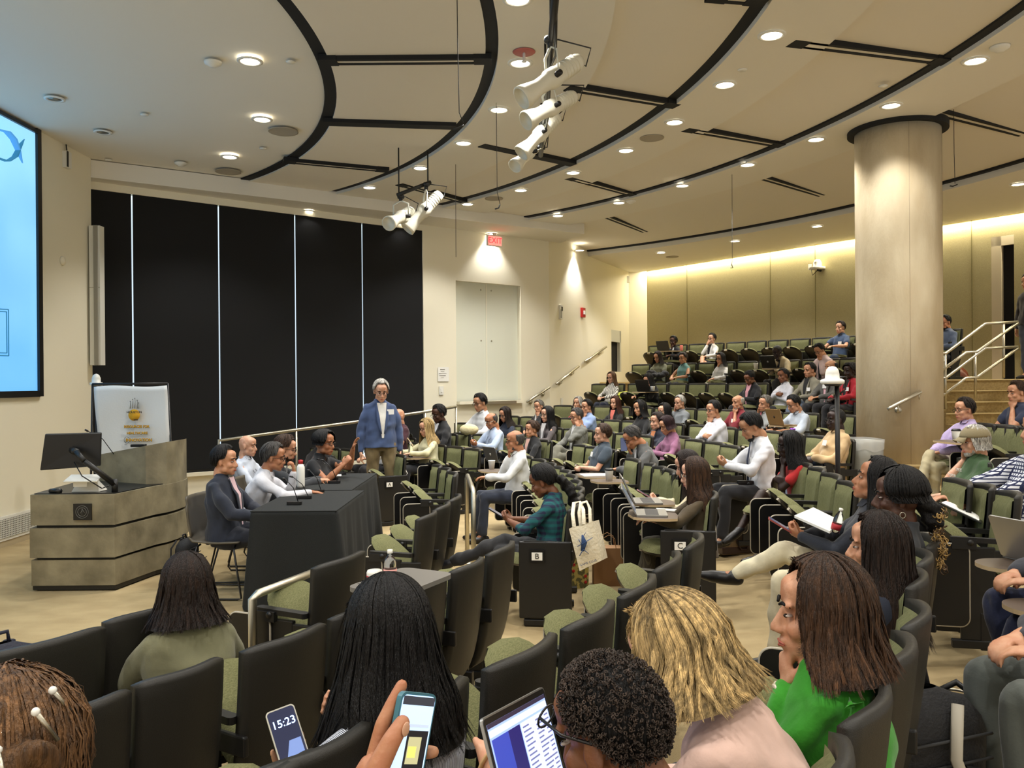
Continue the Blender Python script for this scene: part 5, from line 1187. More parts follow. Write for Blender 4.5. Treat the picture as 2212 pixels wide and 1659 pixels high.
# ---- back row I
sit(('I', 1460), 725, 'dark-skinned woman in black jacket behind a black laptop in the back row', skin_='dark', hair='short', hc='black', top=(24, 24, 30), opened=True, arms=('desk', 'chin'), fem=True, glasses='b', lean=.05, vox=.014)
sit(('I', 1538), 719, 'woman in white blazer and black dress, hand over her mouth, back row', skin_='pale', hair='short', hc='black', top=(236, 234, 230), under=(20, 20, 24), opened=True, arms=('lap', 'face'), fem=True, skirt=.8, bottom=(24, 24, 26), legs='crossed', glasses='b', hroll=-.15, vox=.014)
sit(('I', 1817), 693, 'man in blue short-sleeved shirt with a badge, highest row left of column', skin_='pale', hair='short', hc='darkbrown', top=(64, 84, 116), sleeve='short', arms=('desk', 'desk'), badge=(.30, .07), bottom=(60, 76, 104), vox=.013)
sit(('I', 2045), 680, 'bearded man in slate blue shirt half behind the right edge of the column', skin_='tan', hair='short', hc='black', top=(86, 98, 122), arms=('lap2', 'lap2'), beard='black', glasses='b', hpitch=.25, vox=.013)
# ---- row H
sit(('H', 1425), 758, 'woman in grey-green T-shirt looking down, black coat on her lap', skin_='fair', hair='long', hc='darkbrown', L=.20, strands=120, top=(120, 122, 98), sleeve='short', arms=('lap2', 'lap2'), fem=True, hpitch=.45, vox=.014)
sit(('H', 1477), 761, 'woman in teal sleeveless blouse with her hair tied back', skin_='olive', hair='short', hc='darkbrown', top=(96, 138, 134), sleeve='none', arms=('lap', 'lap'), fem=True, pony=([(0, -.1, .02), (.02, -.13, -.06), (.03, -.12, -.14)], [.03, .026, .015]), vox=.014)
sit(('H', 1558), 761, 'woman in white sweater with long black hair resting chin on hand', skin_='fair', hair='long', hc='black', L=.20, strands=120, top=(232, 230, 226), arms=('lap', 'chin'), fem=True, glasses='b', skirt=.85, bottom=(226, 216, 200), vox=.014)
sit(('H', 1697), 745, 'dark-skinned man in tan blazer leaning over a black laptop', skin_='deep', hair='buzz', hc='black', top=(186, 168, 128), opened=True, under=(34, 34, 40), arms=('desk', 'chin'), lean=.22, hpitch=.4, glasses='b', vox=.014)
sit(('H', 1785), 741, 'man in pale pink shirt bending his head beside the concrete column', skin_='fair', hair='short', hc='black', top=(232, 206, 204), arms=('chin', 'lap2'), hpitch=.5, glasses='b', lean=.1, tie=(30, 30, 40), vox=.014)
# ---- row G
sit(('G', 1322), 802, 'woman in white patterned blouse seated at the top of the left stairs', skin_='pale', hair='long', hc='lightbrown', L=.22, strands=120, topm=pattern_mat('white_pattern', (232, 230, 222), (120, 116, 112), 'stripe', 9), arms=('lap', 'lap'), fem=True, glasses='b', bottom=(36, 42, 60), vox=.014)
sit(('G', 1412), 806, 'woman in black sweater writing beside a black laptop', skin_='fair', hair='long', hc='black', L=.22, strands=120, hvol=1.08, top=(24, 24, 26), arms=('cheek', 'desk'), fem=True, lean=.12, hpitch=.4, vox=.014)
sit(('G', 1625), 800, 'woman in pink top and black cardigan looking down at her hands', skin_='brown', hair='short', hc='black', top=(30, 30, 34), under=(222, 160, 170), opened=True, arms=('lap2', 'lap2'), fem=True, hpitch=.55, bulk=1.15, pony=([(0, -.1, .04), (0, -.13, .03)], [.035, .03]), vox=.014)
sit(('G', 1695), 795, 'woman in light grey shirt with folded arms and head tilted', skin_='brown', hair='short', hc='black', top=(206, 206, 214), arms=('crossed', 'crossed'), fem=True, hroll=.2, bulk=1.12, vox=.014)
sit(('G', 1750), 782, 'man in grey blazer and black shirt with a white badge', skin_='fair', hair='short', hc='black', top=(142, 136, 118), under=(24, 24, 28), opened=True, arms=('lap', 'lap'), badge=(.30, .08), bottom=(86, 100, 120), legs='crossed', vox=.0135)
sit(('G', 1797), 775, 'balding man in dark grey jacket and pink shirt behind the dome camera', skin_='olive', hair='fringe', hc='black', beard='black', top=(92, 90, 86), under=(234, 186, 196), opened=True, arms=('lap', 'lap'), badge=(.32, .0), bulk=1.15, vox=.0135)
sit(('G', 1838), 783, 'dark-skinned woman in red cardigan beside the concrete column', skin_='deep', hair='short', hc='black', hvol=1.3, top=(176, 30, 44), under=(28, 26, 30), opened=True, arms=('lap', 'lap'), fem=True, badge=(.30, .05), vox=.0135)
# ---- row F
sit(('F', 1250), 857, 'white-haired woman in red by the bottom of the far stairs', skin_='pale', hair='long', hc='white', L=.10, strands=100, top=(176, 60, 60), arms=('lap', 'lap'), fem=True, vox=.014)
sit(('F', 1330), 855, 'auburn-haired woman in black cardigan over a coral top', skin_='pale', hair='long', hc='auburn', L=.26, strands=150, top=(30, 28, 28), under=(230, 120, 104), opened=True, arms=('lap', 'lap'), fem=True, vox=.0135)
sit(('F', 1469), 853, 'thin grey-haired man in grey shirt with fingers on his temple', skin_='pale', hair='short', hc='white', top=(128, 132, 136), arms=('lap', 'cheek'), glasses='b', vox=.0135)
sit(('F', 1595), 851, 'man in maroon shirt with a white badge and grey goatee', skin_='fair', hair='fringe', hc='white', beard='white', top=(126, 30, 42), sleeve='rolled', arms=('chin', 'lap'), badge=(.32, .03), bulk=1.1, vox=.0135)
sit(('F', 1652), 853, 'curly grey-haired man in striped shirt leaning cheek on his palm', skin_='fair', hair='short', hc='grey', topm=pattern_mat('grey_stripe', (176, 178, 176), (120, 122, 124), 'stripe', 22), sleeve='short', arms=('lap', 'cheek'), hroll=-.15, tie=(150, 60, 70), vox=.0135)
sit(('F', 1730), 852, 'man in light blue shirt working on a gold laptop', skin_='fair', hair='short', hc='black', top=(202, 212, 226), sleeve='rolled', arms=('desk', 'desk'), glasses='b', hpitch=.4, lean=.05, badge=(.25, .08), vox=.013)
# ---- row E
sit(('X', 1062), 848, 'dark-haired man in white shirt seated before the grey panel ledge', skin_='olive', hair='short', hc='black', top=(228, 230, 232), arms=('lap', 'lap'), glasses='b', hpitch=.3, vox=.0135)
sit(('E', 1166), 863, 'grey-haired man in black jacket with hand over his mouth', skin_='fair', hair='short', hc='grey', top=(30, 30, 32), opened=True, arms=('chin', 'lap'), glasses='b', hroll=.15, vox=.0135)
sit(('E', 1268), 862, 'man in light blue shirt holding his chin, behind the tweed blazer', skin_='fair', hair='short', hc='black', top=(150, 172, 214), arms=('chin', 'crossed'), glasses='b', vox=.0135)
sit(('E', 1385), 863, 'woman in black turtleneck with a large white badge', skin_='olive', hair='long', hc='black', L=.20, strands=140, top=(24, 24, 26), arms=('crossed', 'crossed'), fem=True, hroll=.2, badge=(.25, .04), vox=.0135)
sit(('E', 1436), 870, 'pale woman with straight black hair peeking behind the navy jacket', skin_='pale', hair='long', hc='black', L=.2, strands=120, top=(60, 62, 70), arms=('lap', 'lap'), fem=True, glasses='steel', vox=.0135)
sit(('E', 1548), 864, 'man in white shirt and glasses resting his chin on his hand', skin_='fair', hair='short', hc='black', top=(232, 230, 238), arms=('chin', 'crossed'), glasses='b', lean=-.02, vox=.0125, bulk=1.12)
sit(('E', 1795), 880, 'dark-skinned man in tan jacket behind the black camera pole', skin_='deep', hair='buzz', hc='black', top=(206, 174, 128), arms=('lap2', 'lap2'), glasses='b', badge=(.34, .04), bottom=(96, 112, 140), lean=-.22, bulk=1.15, vox=.012)
# ---- row D far
sit(('X', 976), 873, 'dark-skinned woman in black blazer and white top near the blinds', skin_='dark', hair='short', hc='black', top=(24, 24, 26), under=(230, 230, 232), opened=True, arms=('lap2', 'lap2'), fem=True, glasses='b', hpitch=.3, bulk=1.1, vox=.0135)
sit(('D', 1095), 878, 'long brown-haired woman in dark blue beside the balding man', skin_='fair', hair='long', hc='darkbrown', L=.26, strands=140, top=(40, 48, 66), arms=('lap2', 'lap2'), fem=True, glasses='b', hpitch=.35, vox=.0135)
sit(('D', 1183), 877, 'woman with very long straight black hair and grey jacket', skin_='pale', hair='long', hc='black', L=.34, strands=160, top=(84, 76, 76), under=(226, 222, 220), opened=True, arms=('lap', 'lap'), fem=True, glasses='steel', vox=.0135)
sit(('D', 1248), 881, 'man in grey tweed blazer with a badge, hand against his face', skin_='fair', hair='short', hc='saltpepper', topm=pattern_mat('tweed', (128, 128, 120), (104, 104, 98), 'check', 30), opened=True, arms=('cheek', 'lap'), glasses='b', badge=(.28, .09), hpitch=.25, legs='crossed', bottom=(108, 106, 92), vox=.0125)
# ---- rows B, C far
sit(('C', 1066), 889, 'bald man in light blue shirt with a dark lanyard looking down', skin_='tan', hair='fringe', hc='saltpepper', top=(186, 202, 226), arms=('phone', 'phone'), glasses='steel', hpitch=.4, lanyard=True, vox=.0125)
sit(('C', 1150), 908, 'short brown-haired woman in pink scarf and black jacket', skin_='fair', hair='short', hc='brown', hvol=1.12, top=(28, 28, 30), under=(226, 178, 164), opened=True, arms=('lap', 'lap'), fem=True, vox=.0125)
sit(('C', 1290), 915, 'man in dark blue polo shirt with clasped hands and a badge', skin_='pale', hair='short', hc='brown', hvol=1.06, top=(60, 72, 84), sleeve='short', arms=('lap2', 'lap2'), badge=(.34, .05), lean=-.25, bulk=1.12, turn=-.1, vox=.011)
sit(('B', 925), 903, 'blonde woman in cream cardigan writing at her board', skin_='pale', hair='long', hc='blonde', L=.30, strands=220, top=(226, 218, 176), arms=('desk', 'desk'), fem=True, hpitch=.3, glasses='b', vox=.012)
sit(('X', 858), 900, 'grey-haired man in white shirt partly behind the standing man', skin_='pale', hair='short', hc='grey', top=(222, 224, 228), arms=('lap', 'lap'), glasses='b', vox=.0135)
sit(('X', 886), 880, 'bald bearded man in maroon polo shirt near the blinds', skin_='fair', hair='none', beard='brown', top=(66, 26, 36), sleeve='short', arms=('lap', 'lap'), glasses='b', vox=.0135)
sit(('front row, by the blinds', 2), 930, 'woman in black jacket with a high ponytail behind the panelists', skin_='tan', hair='short', hc='darkbrown', top=(30, 28, 30), arms=('lap', 'lap'), fem=True, pony=([(0, -.07, .09), (0, -.11, .12), (.0, -.15, .08)], [.02, .034, .03]), hc_='x' if False else None, vox=.0125) if False else person('woman in black jacket with a high ponytail behind the panelists', SEATS[('front row, by the blinds', 2)] + Vector((.0, -.22, 0)), (.2, -1, 0), zf=0, head=930, skin_='tan', hair='short', hc='darkbrown', top=(30, 28, 30), arms=('lap', 'lap'), fem=True, pony=([(0, -.07, .09), (0, -.11, .12), (.0, -.15, .08)], [.02, .034, .03]), vox=.0125)
# ---- middle block
P_bald = sit(('second row, middle block', 9), 926, 'balding man in white shirt and glasses with his fist at his chin', skin_='tan', hair='fringe', hc='saltpepper', beard='saltpepper', top=(228, 228, 226), arms=('desk', 'chin'), glasses='b', bottom=(44, 50, 66), lean=-.05, turn=-.15, vox=.011, headat=(1112, 926, 9.1))
P_grey = sit(('third row, middle block', 7), 919, 'man in dark grey suit bending forward with a phone at his face', skin_='tan', hair='short', hc='saltpepper', top=(84, 84, 82), opened=True, arms=('desk', 'face'), glasses='b', lean=.22, hpitch=.55, bottom=(70, 70, 68), bulk=1.1, vox=.011, headat=(1366, 919, 9.0))
sit(('fourth row, middle block', 9), 890, 'woman in navy jacket and orange scarf beside the woman in mauve', skin_='pale', hair='short', hc='darkbrown', hvol=1.1, top=(36, 40, 56), under=(196, 120, 70), opened=True, arms=('lap', 'lap'), fem=True, bulk=1.15, vox=.0115)
sit(('fourth row, middle block', 8), 897, 'woman in mauve top with burgundy bobbed hair looking down', skin_='fair', hair='long', hc='burgundy', L=.09, strands=260, top=(158, 104, 136), arms=('lap2', 'lap2'), fem=True, hpitch=.45, vox=.0115)
P_tie = sit(('fourth row, middle block', 4), 890, 'bearded man in white shirt and dark tie looking down at his hands', skin_='olive', hair='short', hc='black', beard='black', top=(232, 232, 236), arms=('phone', 'phone'), hpitch=.5, tie=(40, 50, 80), lean=.02, badge=(.30, .09), vox=.010, strands=260, headat=(1622, 890, 7.7))
P_red = sit(('fourth row, middle block', 3), 930, 'woman in red T-shirt with black braids and a purple hair tie', skin_='deep', hair='long', hc='black', L=.26, strands=170, width=.006, hvol=1.02, top=(196, 38, 40), sleeve='short', arms=('chin', 'crossed'), fem=True, glasses='b', skirt=.5, bottom=(40, 34, 34), legs='crossed', lean=.16, hpitch=.1, vox=.010, headat=(1704, 930, 7.1))
mb = MB(); rr = random.Random(3); t0 = Vector(P_red['T']((.03, -.06, .13)))
for k in range(14): mb.ell(t0 + Vector((rr.uniform(-.02, .02), rr.uniform(-.02, .02), rr.uniform(-.014, .014))), (.012, .012, .010), mat('purple_scrunchie', (150, 70, 190), .7), 8, 5)
mb.build('hair_tie', P_red['root'])
# teal plaid woman, brown jacket woman and her neighbour
M_plaid = pattern_mat('teal_plaid', (24, 92, 94), (34, 38, 66), 'plaid', 7)
P_teal = sit(('second row, middle block', 0), 1003, 'woman in teal plaid shirt looking at her phone, sneaker stretched out', skin_='brown', hair='short', hc='black', topm=M_plaid, sleeve='rolled', arms=('phone', 'phone'), fem=True, legs='crossed', bottom=(44, 44, 46), hpitch=.42, lean=-.02, vox=.0085, strands=500, hvol=1.03,
     legpos=[None, ((-.02, .40, .60), (-.10, .84, .42), (-.1, .9, -.35))], shoes=(30, 30, 34), sole=(232, 230, 226), sockc=(226, 220, 216), pony=([(.0, -.10, .0), (.01, -.15, -.06), (.02, -.17, -.16), (.02, -.16, -.27), (.0, -.13, -.36)], [.03, .042, .045, .038, .015]), turn=-.12, headat=(1172, 1003, 6.15))
P_brn = sit(('third row, middle block', 0), 987, 'woman in brown jacket with long auburn-brown hair typing at a laptop', skin_='pale', hair='long', hc='brown', L=.32, strands=2600, width=.0022, top=(84, 70, 48), arms=('desk', 'desk'), fem=True, glasses='steel', hpitch=.2, lean=-.05, botm=pattern_mat('dark_pinstripe', (52, 48, 38), (74, 68, 54), 'stripe', 30), vox=.0085, turn=-.05, tipcol=1.35, bulk=1.05, headat=(1500, 987, 6.05))
P_crm = sit(('third row, middle block', 1), 972, 'dark-haired woman in cream sleeves holding a phone behind the brown jacket', skin_='pale', hair='long', hc='darkbrown', L=.32, strands=500, width=.004, top=(222, 208, 172), arms=('phone', 'phone'), fem=True, hpitch=.35, lean=.06, vox=.010, headat=(1484, 972, 6.75))
# ---- fourth row near block (backs and profiles)
NB = 'fourth row, near block'
P_hij = sit((NB, 8), 985, 'woman in cream trousers and dark jacket gazing up, legs crossed', skin_='tan', hair='long', hc='black', L=.34, strands=500, top=(38, 42, 52), arms=('phone', 'phone'), fem=True, lean=-.18, hpitch=-.22, bottom=(228, 216, 182), legs='crossed', shoes=(18, 16, 16), vox=.009, legpos=[None, ((.04, .40, .67), (.08, .68, .50), (.05, .95, .05))], headat=(1890, 985, 4.25))
P_shv = person('person with closely shaved dark hair between the braids and the upturned face', SEATS[(NB, 7)].lerp(SEATS[(NB, 8)], .52) * 1 + Vector((-.18, .08, 0)), CC - SEATS[(NB, 8)], zf=.20, head=997, skin_='brown', hair='buzz', hc='black', beard='black', top=(176, 188, 214), arms=('lap2', 'lap2'), lean=-.02, vox=.010, scale=.9) if False else None
P_brd = sit((NB, 7), 1010, 'woman with black braids ending in blond curls and a dark top', skin_='dark', hair='long', hc='black', L=.05, strands=420, width=.0055, lift=.010, hvol=1.06, top=(46, 48, 52), arms=('lap2', 'lap2'), fem=True, lean=-.10, hpitch=.05, hyaw=.1, vox=.0085, tipcol=1.2, flare=.0,
     pony=([(.0, -.10, -.02), (.0, -.14, -.06), (.0, -.145, -.12)], [.05, .05, .04]), headat=(1938, 1010, 3.6))
rr = random.Random(5); mb = MB(); Tb = P_brd['T']; Mc1 = mat('blond_curl', (176, 142, 84), .5); Mc2 = mat('dark_curl', (84, 62, 38), .5)
for k in range(110):
    a = Vector(Tb((rr.uniform(-.05, .06), -.14 - rr.uniform(0, .05), -.05 - rr.random() * .27))); r = rr.uniform(.008, .015); ph = rr.uniform(0, 6); ax = Vector((rr.uniform(-1, 1), rr.uniform(-1, 1), rr.uniform(-.6, .6))).normalized(); u_ = ax.orthogonal().normalized(); w_ = ax.cross(u_)
    mb.tube([a + u_ * r * math.cos(ph + t * .8) + w_ * r * math.sin(ph + t * .8) + ax * (t - 5) * .0026 for t in range(12)], .0026, Mc1 if rr.random() < .6 else Mc2, 5, cap=False)
mb.build('curly_ends', P_brd['root'])
mb = MB(); e0 = Vector(Tb((-.082, -.008, -.05))); mb.tube([e0 + Vector((0, .012 * math.cos(t * .6), -.018 + .014 * math.sin(t * .6))) for t in range(12)], .002, M_steel, 6, cap=False); mb.build('earring', P_brd['root'])
P_lbr = sit((NB, 5), 1105, 'woman with long dark brown hair and navy jacket behind the green blouse', skin_='fair', hair='long', hc='darkbrown', L=.42, strands=5500, width=.0015, top=(34, 40, 56), arms=('lap2', 'lap2'), fem=True, lean=-.10, hpitch=.05, hyaw=.15, vox=.008, flare=.07, tipcol=1.5, wave=.005, bottom=(28, 28, 32), sitback=0, headat=(1893, 1105, 3.0))
P_grn = sit((NB, 3), 1200, 'woman in bright green ruffled blouse holding her chin', skin_='fair', hair='long', hc='brown', L=.17, headup=-.035, roots=.8, brow='brown', strands=7000, width=.0013, top=(52, 148, 30), arms=('chin', 'lap2'), fem=True, lean=-.04, hpitch=.04, hyaw=.35, vox=.0065, flare=.05, tipcol=1.7, wave=.006, bottom=(26, 26, 30), bulk=1.12, wr=1.3, collar=True, headat=(1772, 1200, 2.02), scale=1.0)
P_bld = sit((NB, 1), 1280, 'blonde woman in pale pink jacket bending over', skin_='pale', hair='long', hc='blonde', L=.13, headup=-.03, strands=7500, width=.0012, roots=.62, top=(238, 200, 184), arms=('lap2', 'lap2'), fem=True, lean=.26, hpitch=.35, hyaw=.25, vox=.0065, flare=.09, wave=.008, tipcol=1.1, wr=.6, glasses=None, bulk=1.15, headat=(1466, 1280, 1.84), scale=1.0)
# ---- the man with short grey curls, third/fourth row bottom
pc = atz(1325, 1600, 1.02); 
P_man = person('man with short greying curls and spectacles, hand at his mouth, bottom edge', Vector((.20, 1.30, 0)), Vector((-.72, .70, 0)), zf=.20, head=1415, skin_='brown', hair='buzz', hc='black', top=(62, 66, 84), arms=('desk', 'face'), handkw={1: dict(curl=1.15)}, lean=.10, hpitch=.30, hyaw=.12, vox=.006, strands=0, scale=.93, thick=.008, bulk=1.05, headat=(1320, 1415, 1.38), armpos=[((-.06, .30, .86), (.35, .35, .9), (-.9, .2, .2), .9, (-.7, .1, -1)), None], brow='black')
def afro(P, c, n=3600, r=.0013, th=.010, seed=2, hi=0):
    rr = random.Random(seed); mb = MB(); T = P['T']; f = hair_env(T, 'short', 0, th); m = hairm(c); col = []
    for k in range(n):
        az = rr.uniform(-PI, PI); t = rr.random() ** .6; p = f(az, t, rr.uniform(-.003, .003)); a = rr.uniform(0, 6); cc = .5 + rr.random() * 1.5
        n0 = len(mb.v); d1 = Vector((rr.uniform(-1, 1), rr.uniform(-1, 1), rr.uniform(-1, 1))).normalized(); d2 = d1.orthogonal().normalized()
        mb.tube([p + d1 * 0.0028 * math.cos(a + j * 1.1) + d2 * .0028 * math.sin(a + j * 1.1) for j in range(6)], r, m, 4, cap=False); col += [cc] * (len(mb.v) - n0)
    o = mb.build('hair_curls', P['root']); me = o.data; at_ = me.color_attributes.new('strand', 'FLOAT_COLOR', 'POINT'); arr = np.ones((len(me.vertices), 4)); arr[:, :3] = np.array(col)[:, None]; at_.data.foreach_set('color', arr.ravel())
afro(P_man, 'curls')
# spectacles pushed up at his temple
mb = MB(); T = P_man['T']
for sx in (-1, 1):
    mb.tube([T((sx * .033 + .024 * math.cos(a), .100 - .012 * math.sin(a), .052 + .017 * math.sin(a))) for a in [k * PI / 8 for k in range(17)]], .0022, M_specs, 6, cap=False); mb.tube([T((sx * .058, .094, .055)), T((sx * .082, .04, .030)), T((sx * .086, -.02, .012))], .0030, M_specs, 6)
mb.tube([T((-.01, .102, .056)), T((.01, .102, .056))], .002, M_specs, 6); mb.build('spectacles', P_man['root'])
# ---- long black-haired woman, olive blazer woman, bun at the left edge
P_blk = sit(('third row, near block', 3), 1245, 'woman with very long black hair and striped blouse holding a lit phone', skin_='fair', hair='long', hc='black', L=.33, strands=7500, width=.0013, topm=pattern_mat('navy_pinstripe', (210, 214, 222), (38, 44, 66), 'stripe', 95), arms=('phone', 'phone'), fem=True, lean=.04, hpitch=.18, hyaw=-.1, vox=.0065, flare=.10, wave=.007, hvol=1.05, bottom=(40, 52, 84), off=(.06, .05), turn=-.3, bulk=1.1,
    armpos=[(at(650, 1668, 2.09), (-.30, .15, .93), (-.15, .93, -.3), .55), None], wr=.6, headat=(838, 1245, 2.15), scale=1.0)
P_olv = sit(('front row, near block', 1), 1195, 'woman in olive green blazer with shoulder-length dark hair, seen from behind', skin_='fair', hair='long', hc='darkbrown', L=.18, headup=-.02, strands=4500, width=.0016, top=(124, 122, 92), arms=('lap', 'lap'), fem=True, lean=.10, hpitch=.10, vox=.008, flare=.06, wave=.006, fwd=.25, wr=.8, bulk=1.16, turn=-.5, scale=.97, headat=(402, 1195, 3.3))
P_bun = sit(('second row, near block', 0), 1478, 'person with curly brown hair pinned in a bun with a silver clip, cut by the left edge', skin_='pale', hair='short', hc='brown', top=(70, 72, 80), fem=True, arms=('lap', 'lap'), vox=.009, strands=1200, thick=.020, hvol=1.06, off=(-.02, -.35), scale=.84,
    pony=([(.01, -.10, .03), (.01, -.135, .02)], [.06, .045])) if False else person('person with curly brown bun and silver clips, cut by the left edge', Vector((-.86, 1.28, 0)), Vector((-.6, .8, 0)), zf=.10, headat=(18, 1478, 1.3), skin_='pale', hair='short', hc='lightbrown', roots=.8, top=(70, 72, 80), fem=True, arms=('lap', 'lap'), vox=.009, strands=1500, thick=.020, hvol=1.10, width=.003, lift=.014, curl=.004, pony=([(.01, -.10, .03), (.01, -.135, .02)], [.065, .05]), hpitch=.2)
mb = MB()
for p, q in (((.02, -.17, .10), (.05, -.15, .05)), ((-.03, -.18, .06), (-.02, -.19, .00)), ((.05, -.12, .12), (.075, -.10, .08))): mb.tube([P_bun['T'](p), P_bun['T'](q)], .004, M_steel, 6); mb.ell(P_bun['T'](p), (.007, .007, .007), M_white, 6, 5)
mb.build('hair_clip', P_bun['root'])
# ---- right side
P_cap = sit(('E', 2122), 918, 'man in khaki cap and green T-shirt leaning his face on his hand', skin_='pale', hair='long', hc='white', L=.10, strands=200, flare=.02, top=(64, 92, 56), sleeve='short', arms=('lap', 'cheek'), beard='white', lean=-.25, hpitch=.15, bottom=(52, 54, 60), vox=.010, bulk=1.15, headat=(2105, 918, 6.3))
T = P_cap['T']; Mk = mat('khaki_cotton', (140, 128, 98), .9, bump=(200, .2)); mb = MB()
mb.grid(lambda u, v: Vector(T(((.094) * math.cos(v * 1.5) * math.sin(2 * PI * u), .114 * math.cos(v * 1.5) * math.cos(2 * PI * u) - .008, .042 + .092 * math.sin(v * 1.55)))), 28, 9, Mk, closed=True)
mb.grid(lambda u, v: Vector(T((.066 * math.sin((u - .5) * 2.6), .080 + .03 * math.cos((u - .5) * 2.6) + .055 * v * math.cos((u - .5) * 2.2), .046 - .020 * v - .03 * abs(u - .5) ** 2 * 4 * v))), 14, 5, Mk); mb.build('cap', P_cap['root'], solid=.003)
text('PLEASE', .045, M_paper, P_cap['root'], P_cap['chest'](.30, 0, .035), (PI / 2 - .25, 0, 0), 'shirt_print'); text('TEXAS', .04, M_paper, P_cap['root'], P_cap['chest'](.36, 0, .02), (PI / 2 - .25, 0, 0), 'shirt_print')
sit(('F', 2128), 858, 'stout man in lilac checked shirt and khaki trousers right of the column', skin_='fair', hair='short', hc='darkbrown', topm=pattern_mat('lilac_check', (196, 180, 214), (168, 150, 190), 'check', 30), arms=('lap', 'lap'), glasses='b', bottom=(176, 164, 130), bulk=1.22, lean=-.12, legs='crossed', vox=.011)
P_chk = person('person in blue checked shirt and grey trousers holding an open folder', Vector((3.12, 5.1, 0)), Vector((-1, .05, 0)), zf=.27, skin_='fair', hair='short', hc='grey', topm=pattern_mat('blue_check', (226, 228, 234), (40, 46, 80), 'check', 14), arms=('lap', 'lap'), bottom=(92, 96, 96), vox=.009, shoes=(18, 17, 17), sockc=(22, 22, 22), lean=-.28, armpos=[((-.12, .42, .66), (-.2, 1, -.1), (0, .2, 1), .5), ((.12, .42, .68), (-.1, 1, 0), (0, .2, 1), .4)])
P_jns = person('person in dark blue jeans behind the writing board with a bowl', Vector((2.50, 3.46, 0)), Vector((-1, .1, 0)), zf=.20, skin_='fair', hair='short', hc='brown', top=(50, 52, 60), arms=('lap', 'lap'), bottom=(30, 38, 70), vox=.009, shoes=(40, 34, 34), legpos=[((-.12, .42, .52), (-.10, .52, .09)), ((.10, .42, .56), (.02, .34, .09))])
P_gry = person('person in grey rolled trousers at the bottom right corner', Vector((1.97, 2.56, 0)), Vector((-1, .15, 0)), zf=.20, skin_='fair', hair='short', hc='brown', top=(60, 60, 66), arms=('lap', 'lap'), bottom=(86, 90, 84), vox=.009, shoes=(40, 38, 38), legpos=[((-.12, .42, .55), (-.12, .42, .09)), ((.10, .44, .55), (.10, .44, .09))])
person('person in dark jacket standing at the top of the right stairs, cut by the edge', Vector((8.38, 13.45, 0)), Vector((-1, -.3, 0)), zf=1.70, skin_='fair', hair='short', hc='black', top=(40, 38, 44), arms=('down', 'down'), bottom=(70, 76, 90), stand=True, vox=.014)
person('person in navy shirt and khaki trousers seated by the stairs, cut by the right edge', on_arc(2205, 850, 13.0) * 1, CC - on_arc(2205, 850, 13.0), zf=.62, head=822, skin_='fair', hair='short', hc='brown', top=(48, 56, 80), sleeve='short', arms=('chin', 'lap'), bottom=(178, 168, 138), vox=.012)
# ---- the panel
def panel(pos, turn, head, label, **kw):
    kw.pop("turn_", 0)
    return person(label, Vector((*pos, 0)), Vector((math.cos(turn), math.sin(turn), 0)), zf=0, head=head, **kw)
panel((-2.36, 6.86), -.05, 961, 'panelist in navy suit sitting at the near end of the draped table', skin_='fair', hair='short', hc='black', top=(36, 42, 56), under=(226, 190, 196), opened=True, arms=('lap', 'lap'), lean=-.10, hpitch=.08, bottom=(30, 34, 46), vox=.0095, bulk=1.12, strands=240, turn_=0) if False else panel((-2.36, 6.86), -.05, 961, 'panelist in navy suit sitting at the near end of the draped table', skin_='fair', hair='short', hc='black', top=(36, 42, 56), under=(226, 190, 196), opened=True, arms=('lap', 'lap'), lean=-.10, hpitch=.08, bottom=(30, 34, 46), vox=.0095, bulk=1.12, strands=240)
panel((-2.36, 7.42), .1, 960, 'grey-haired panelist in white shirt leaning on the table, hand at chin', skin_='tan', hair='short', hc='saltpepper', top=(222, 222, 228), arms=('chin', 'desk'), lean=.34, hpitch=.05, glasses='b', vox=.0095, armpos=[((-.02, .42, .98), (0, -.1, 1), (0, 1, .1), 1.1, (-.2, .2, -1)), ((.10, .60, .80), (0, 1, -.1), (0, 0, 1), .3)], scale=.95, strands=240)
panel((-2.42, 8.06), .15, 947, 'brown-haired bearded panelist in dark suit with clasped hands on the table', skin_='fair', hair='short', hc='brown', beard='brown', hvol=1.06, top=(48, 50, 54), opened=True, arms=('desk', 'desk'), lean=.3, hpitch=.12, glasses='b', vox=.010, armpos=[((-.04, .56, .80), (.5, .8, .1), (0, 0, 1), .9), ((.04, .56, .80), (-.5, .8, .1), (0, 0, 1), .9)], scale=.97)
panel((-2.86, 8.98), -.1, 937, 'bald panelist in light shirt with a lanyard, farthest from the table', skin_='pale', hair='none', top=(206, 214, 228), arms=('lap', 'lap'), lean=-.08, lanyard=True, vox=.0105)
P_w = panel((-2.08, 8.62), -.35, 927, 'panelist in black blouse with short black hair and red-rimmed glasses gesturing', skin_='tan', hair='long', hc='black', L=.05, strands=350, hvol=1.14, top=(28, 28, 30), sleeve='short', fem=True, lean=.22, hpitch=.0, glasses='b', vox=.0095, flare=.0, armpos=[((-.08, .44, 1.04), (-.1, .3, 1), (.2, -1, .1), .25, (-.4, .2, -1)), ((.10, .44, .90), (-.35, .5, .8), (.8, .3, .3), .8, (.5, 0, -1))], bulk=1.1)
# ---- the moderator
P_mod = person('white-haired man in blue blazer and khakis standing beside the panel tables', Vector((-1.66, 10.45, 0)), Vector((.42, -1, 0)), zf=0, head=804, skin_='pale', hair='short', hc='white', top=(66, 84, 122), under=(236, 234, 226), opened=True, arms=('down', 'down'), stand=True, bottom=(122, 104, 70), hpitch=.32, hyaw=-.1, glasses='b', vox=.0095, badge=(.38, .10), scale=1.04, shoes=(60, 44, 34), strands=260, bulk=1.05)
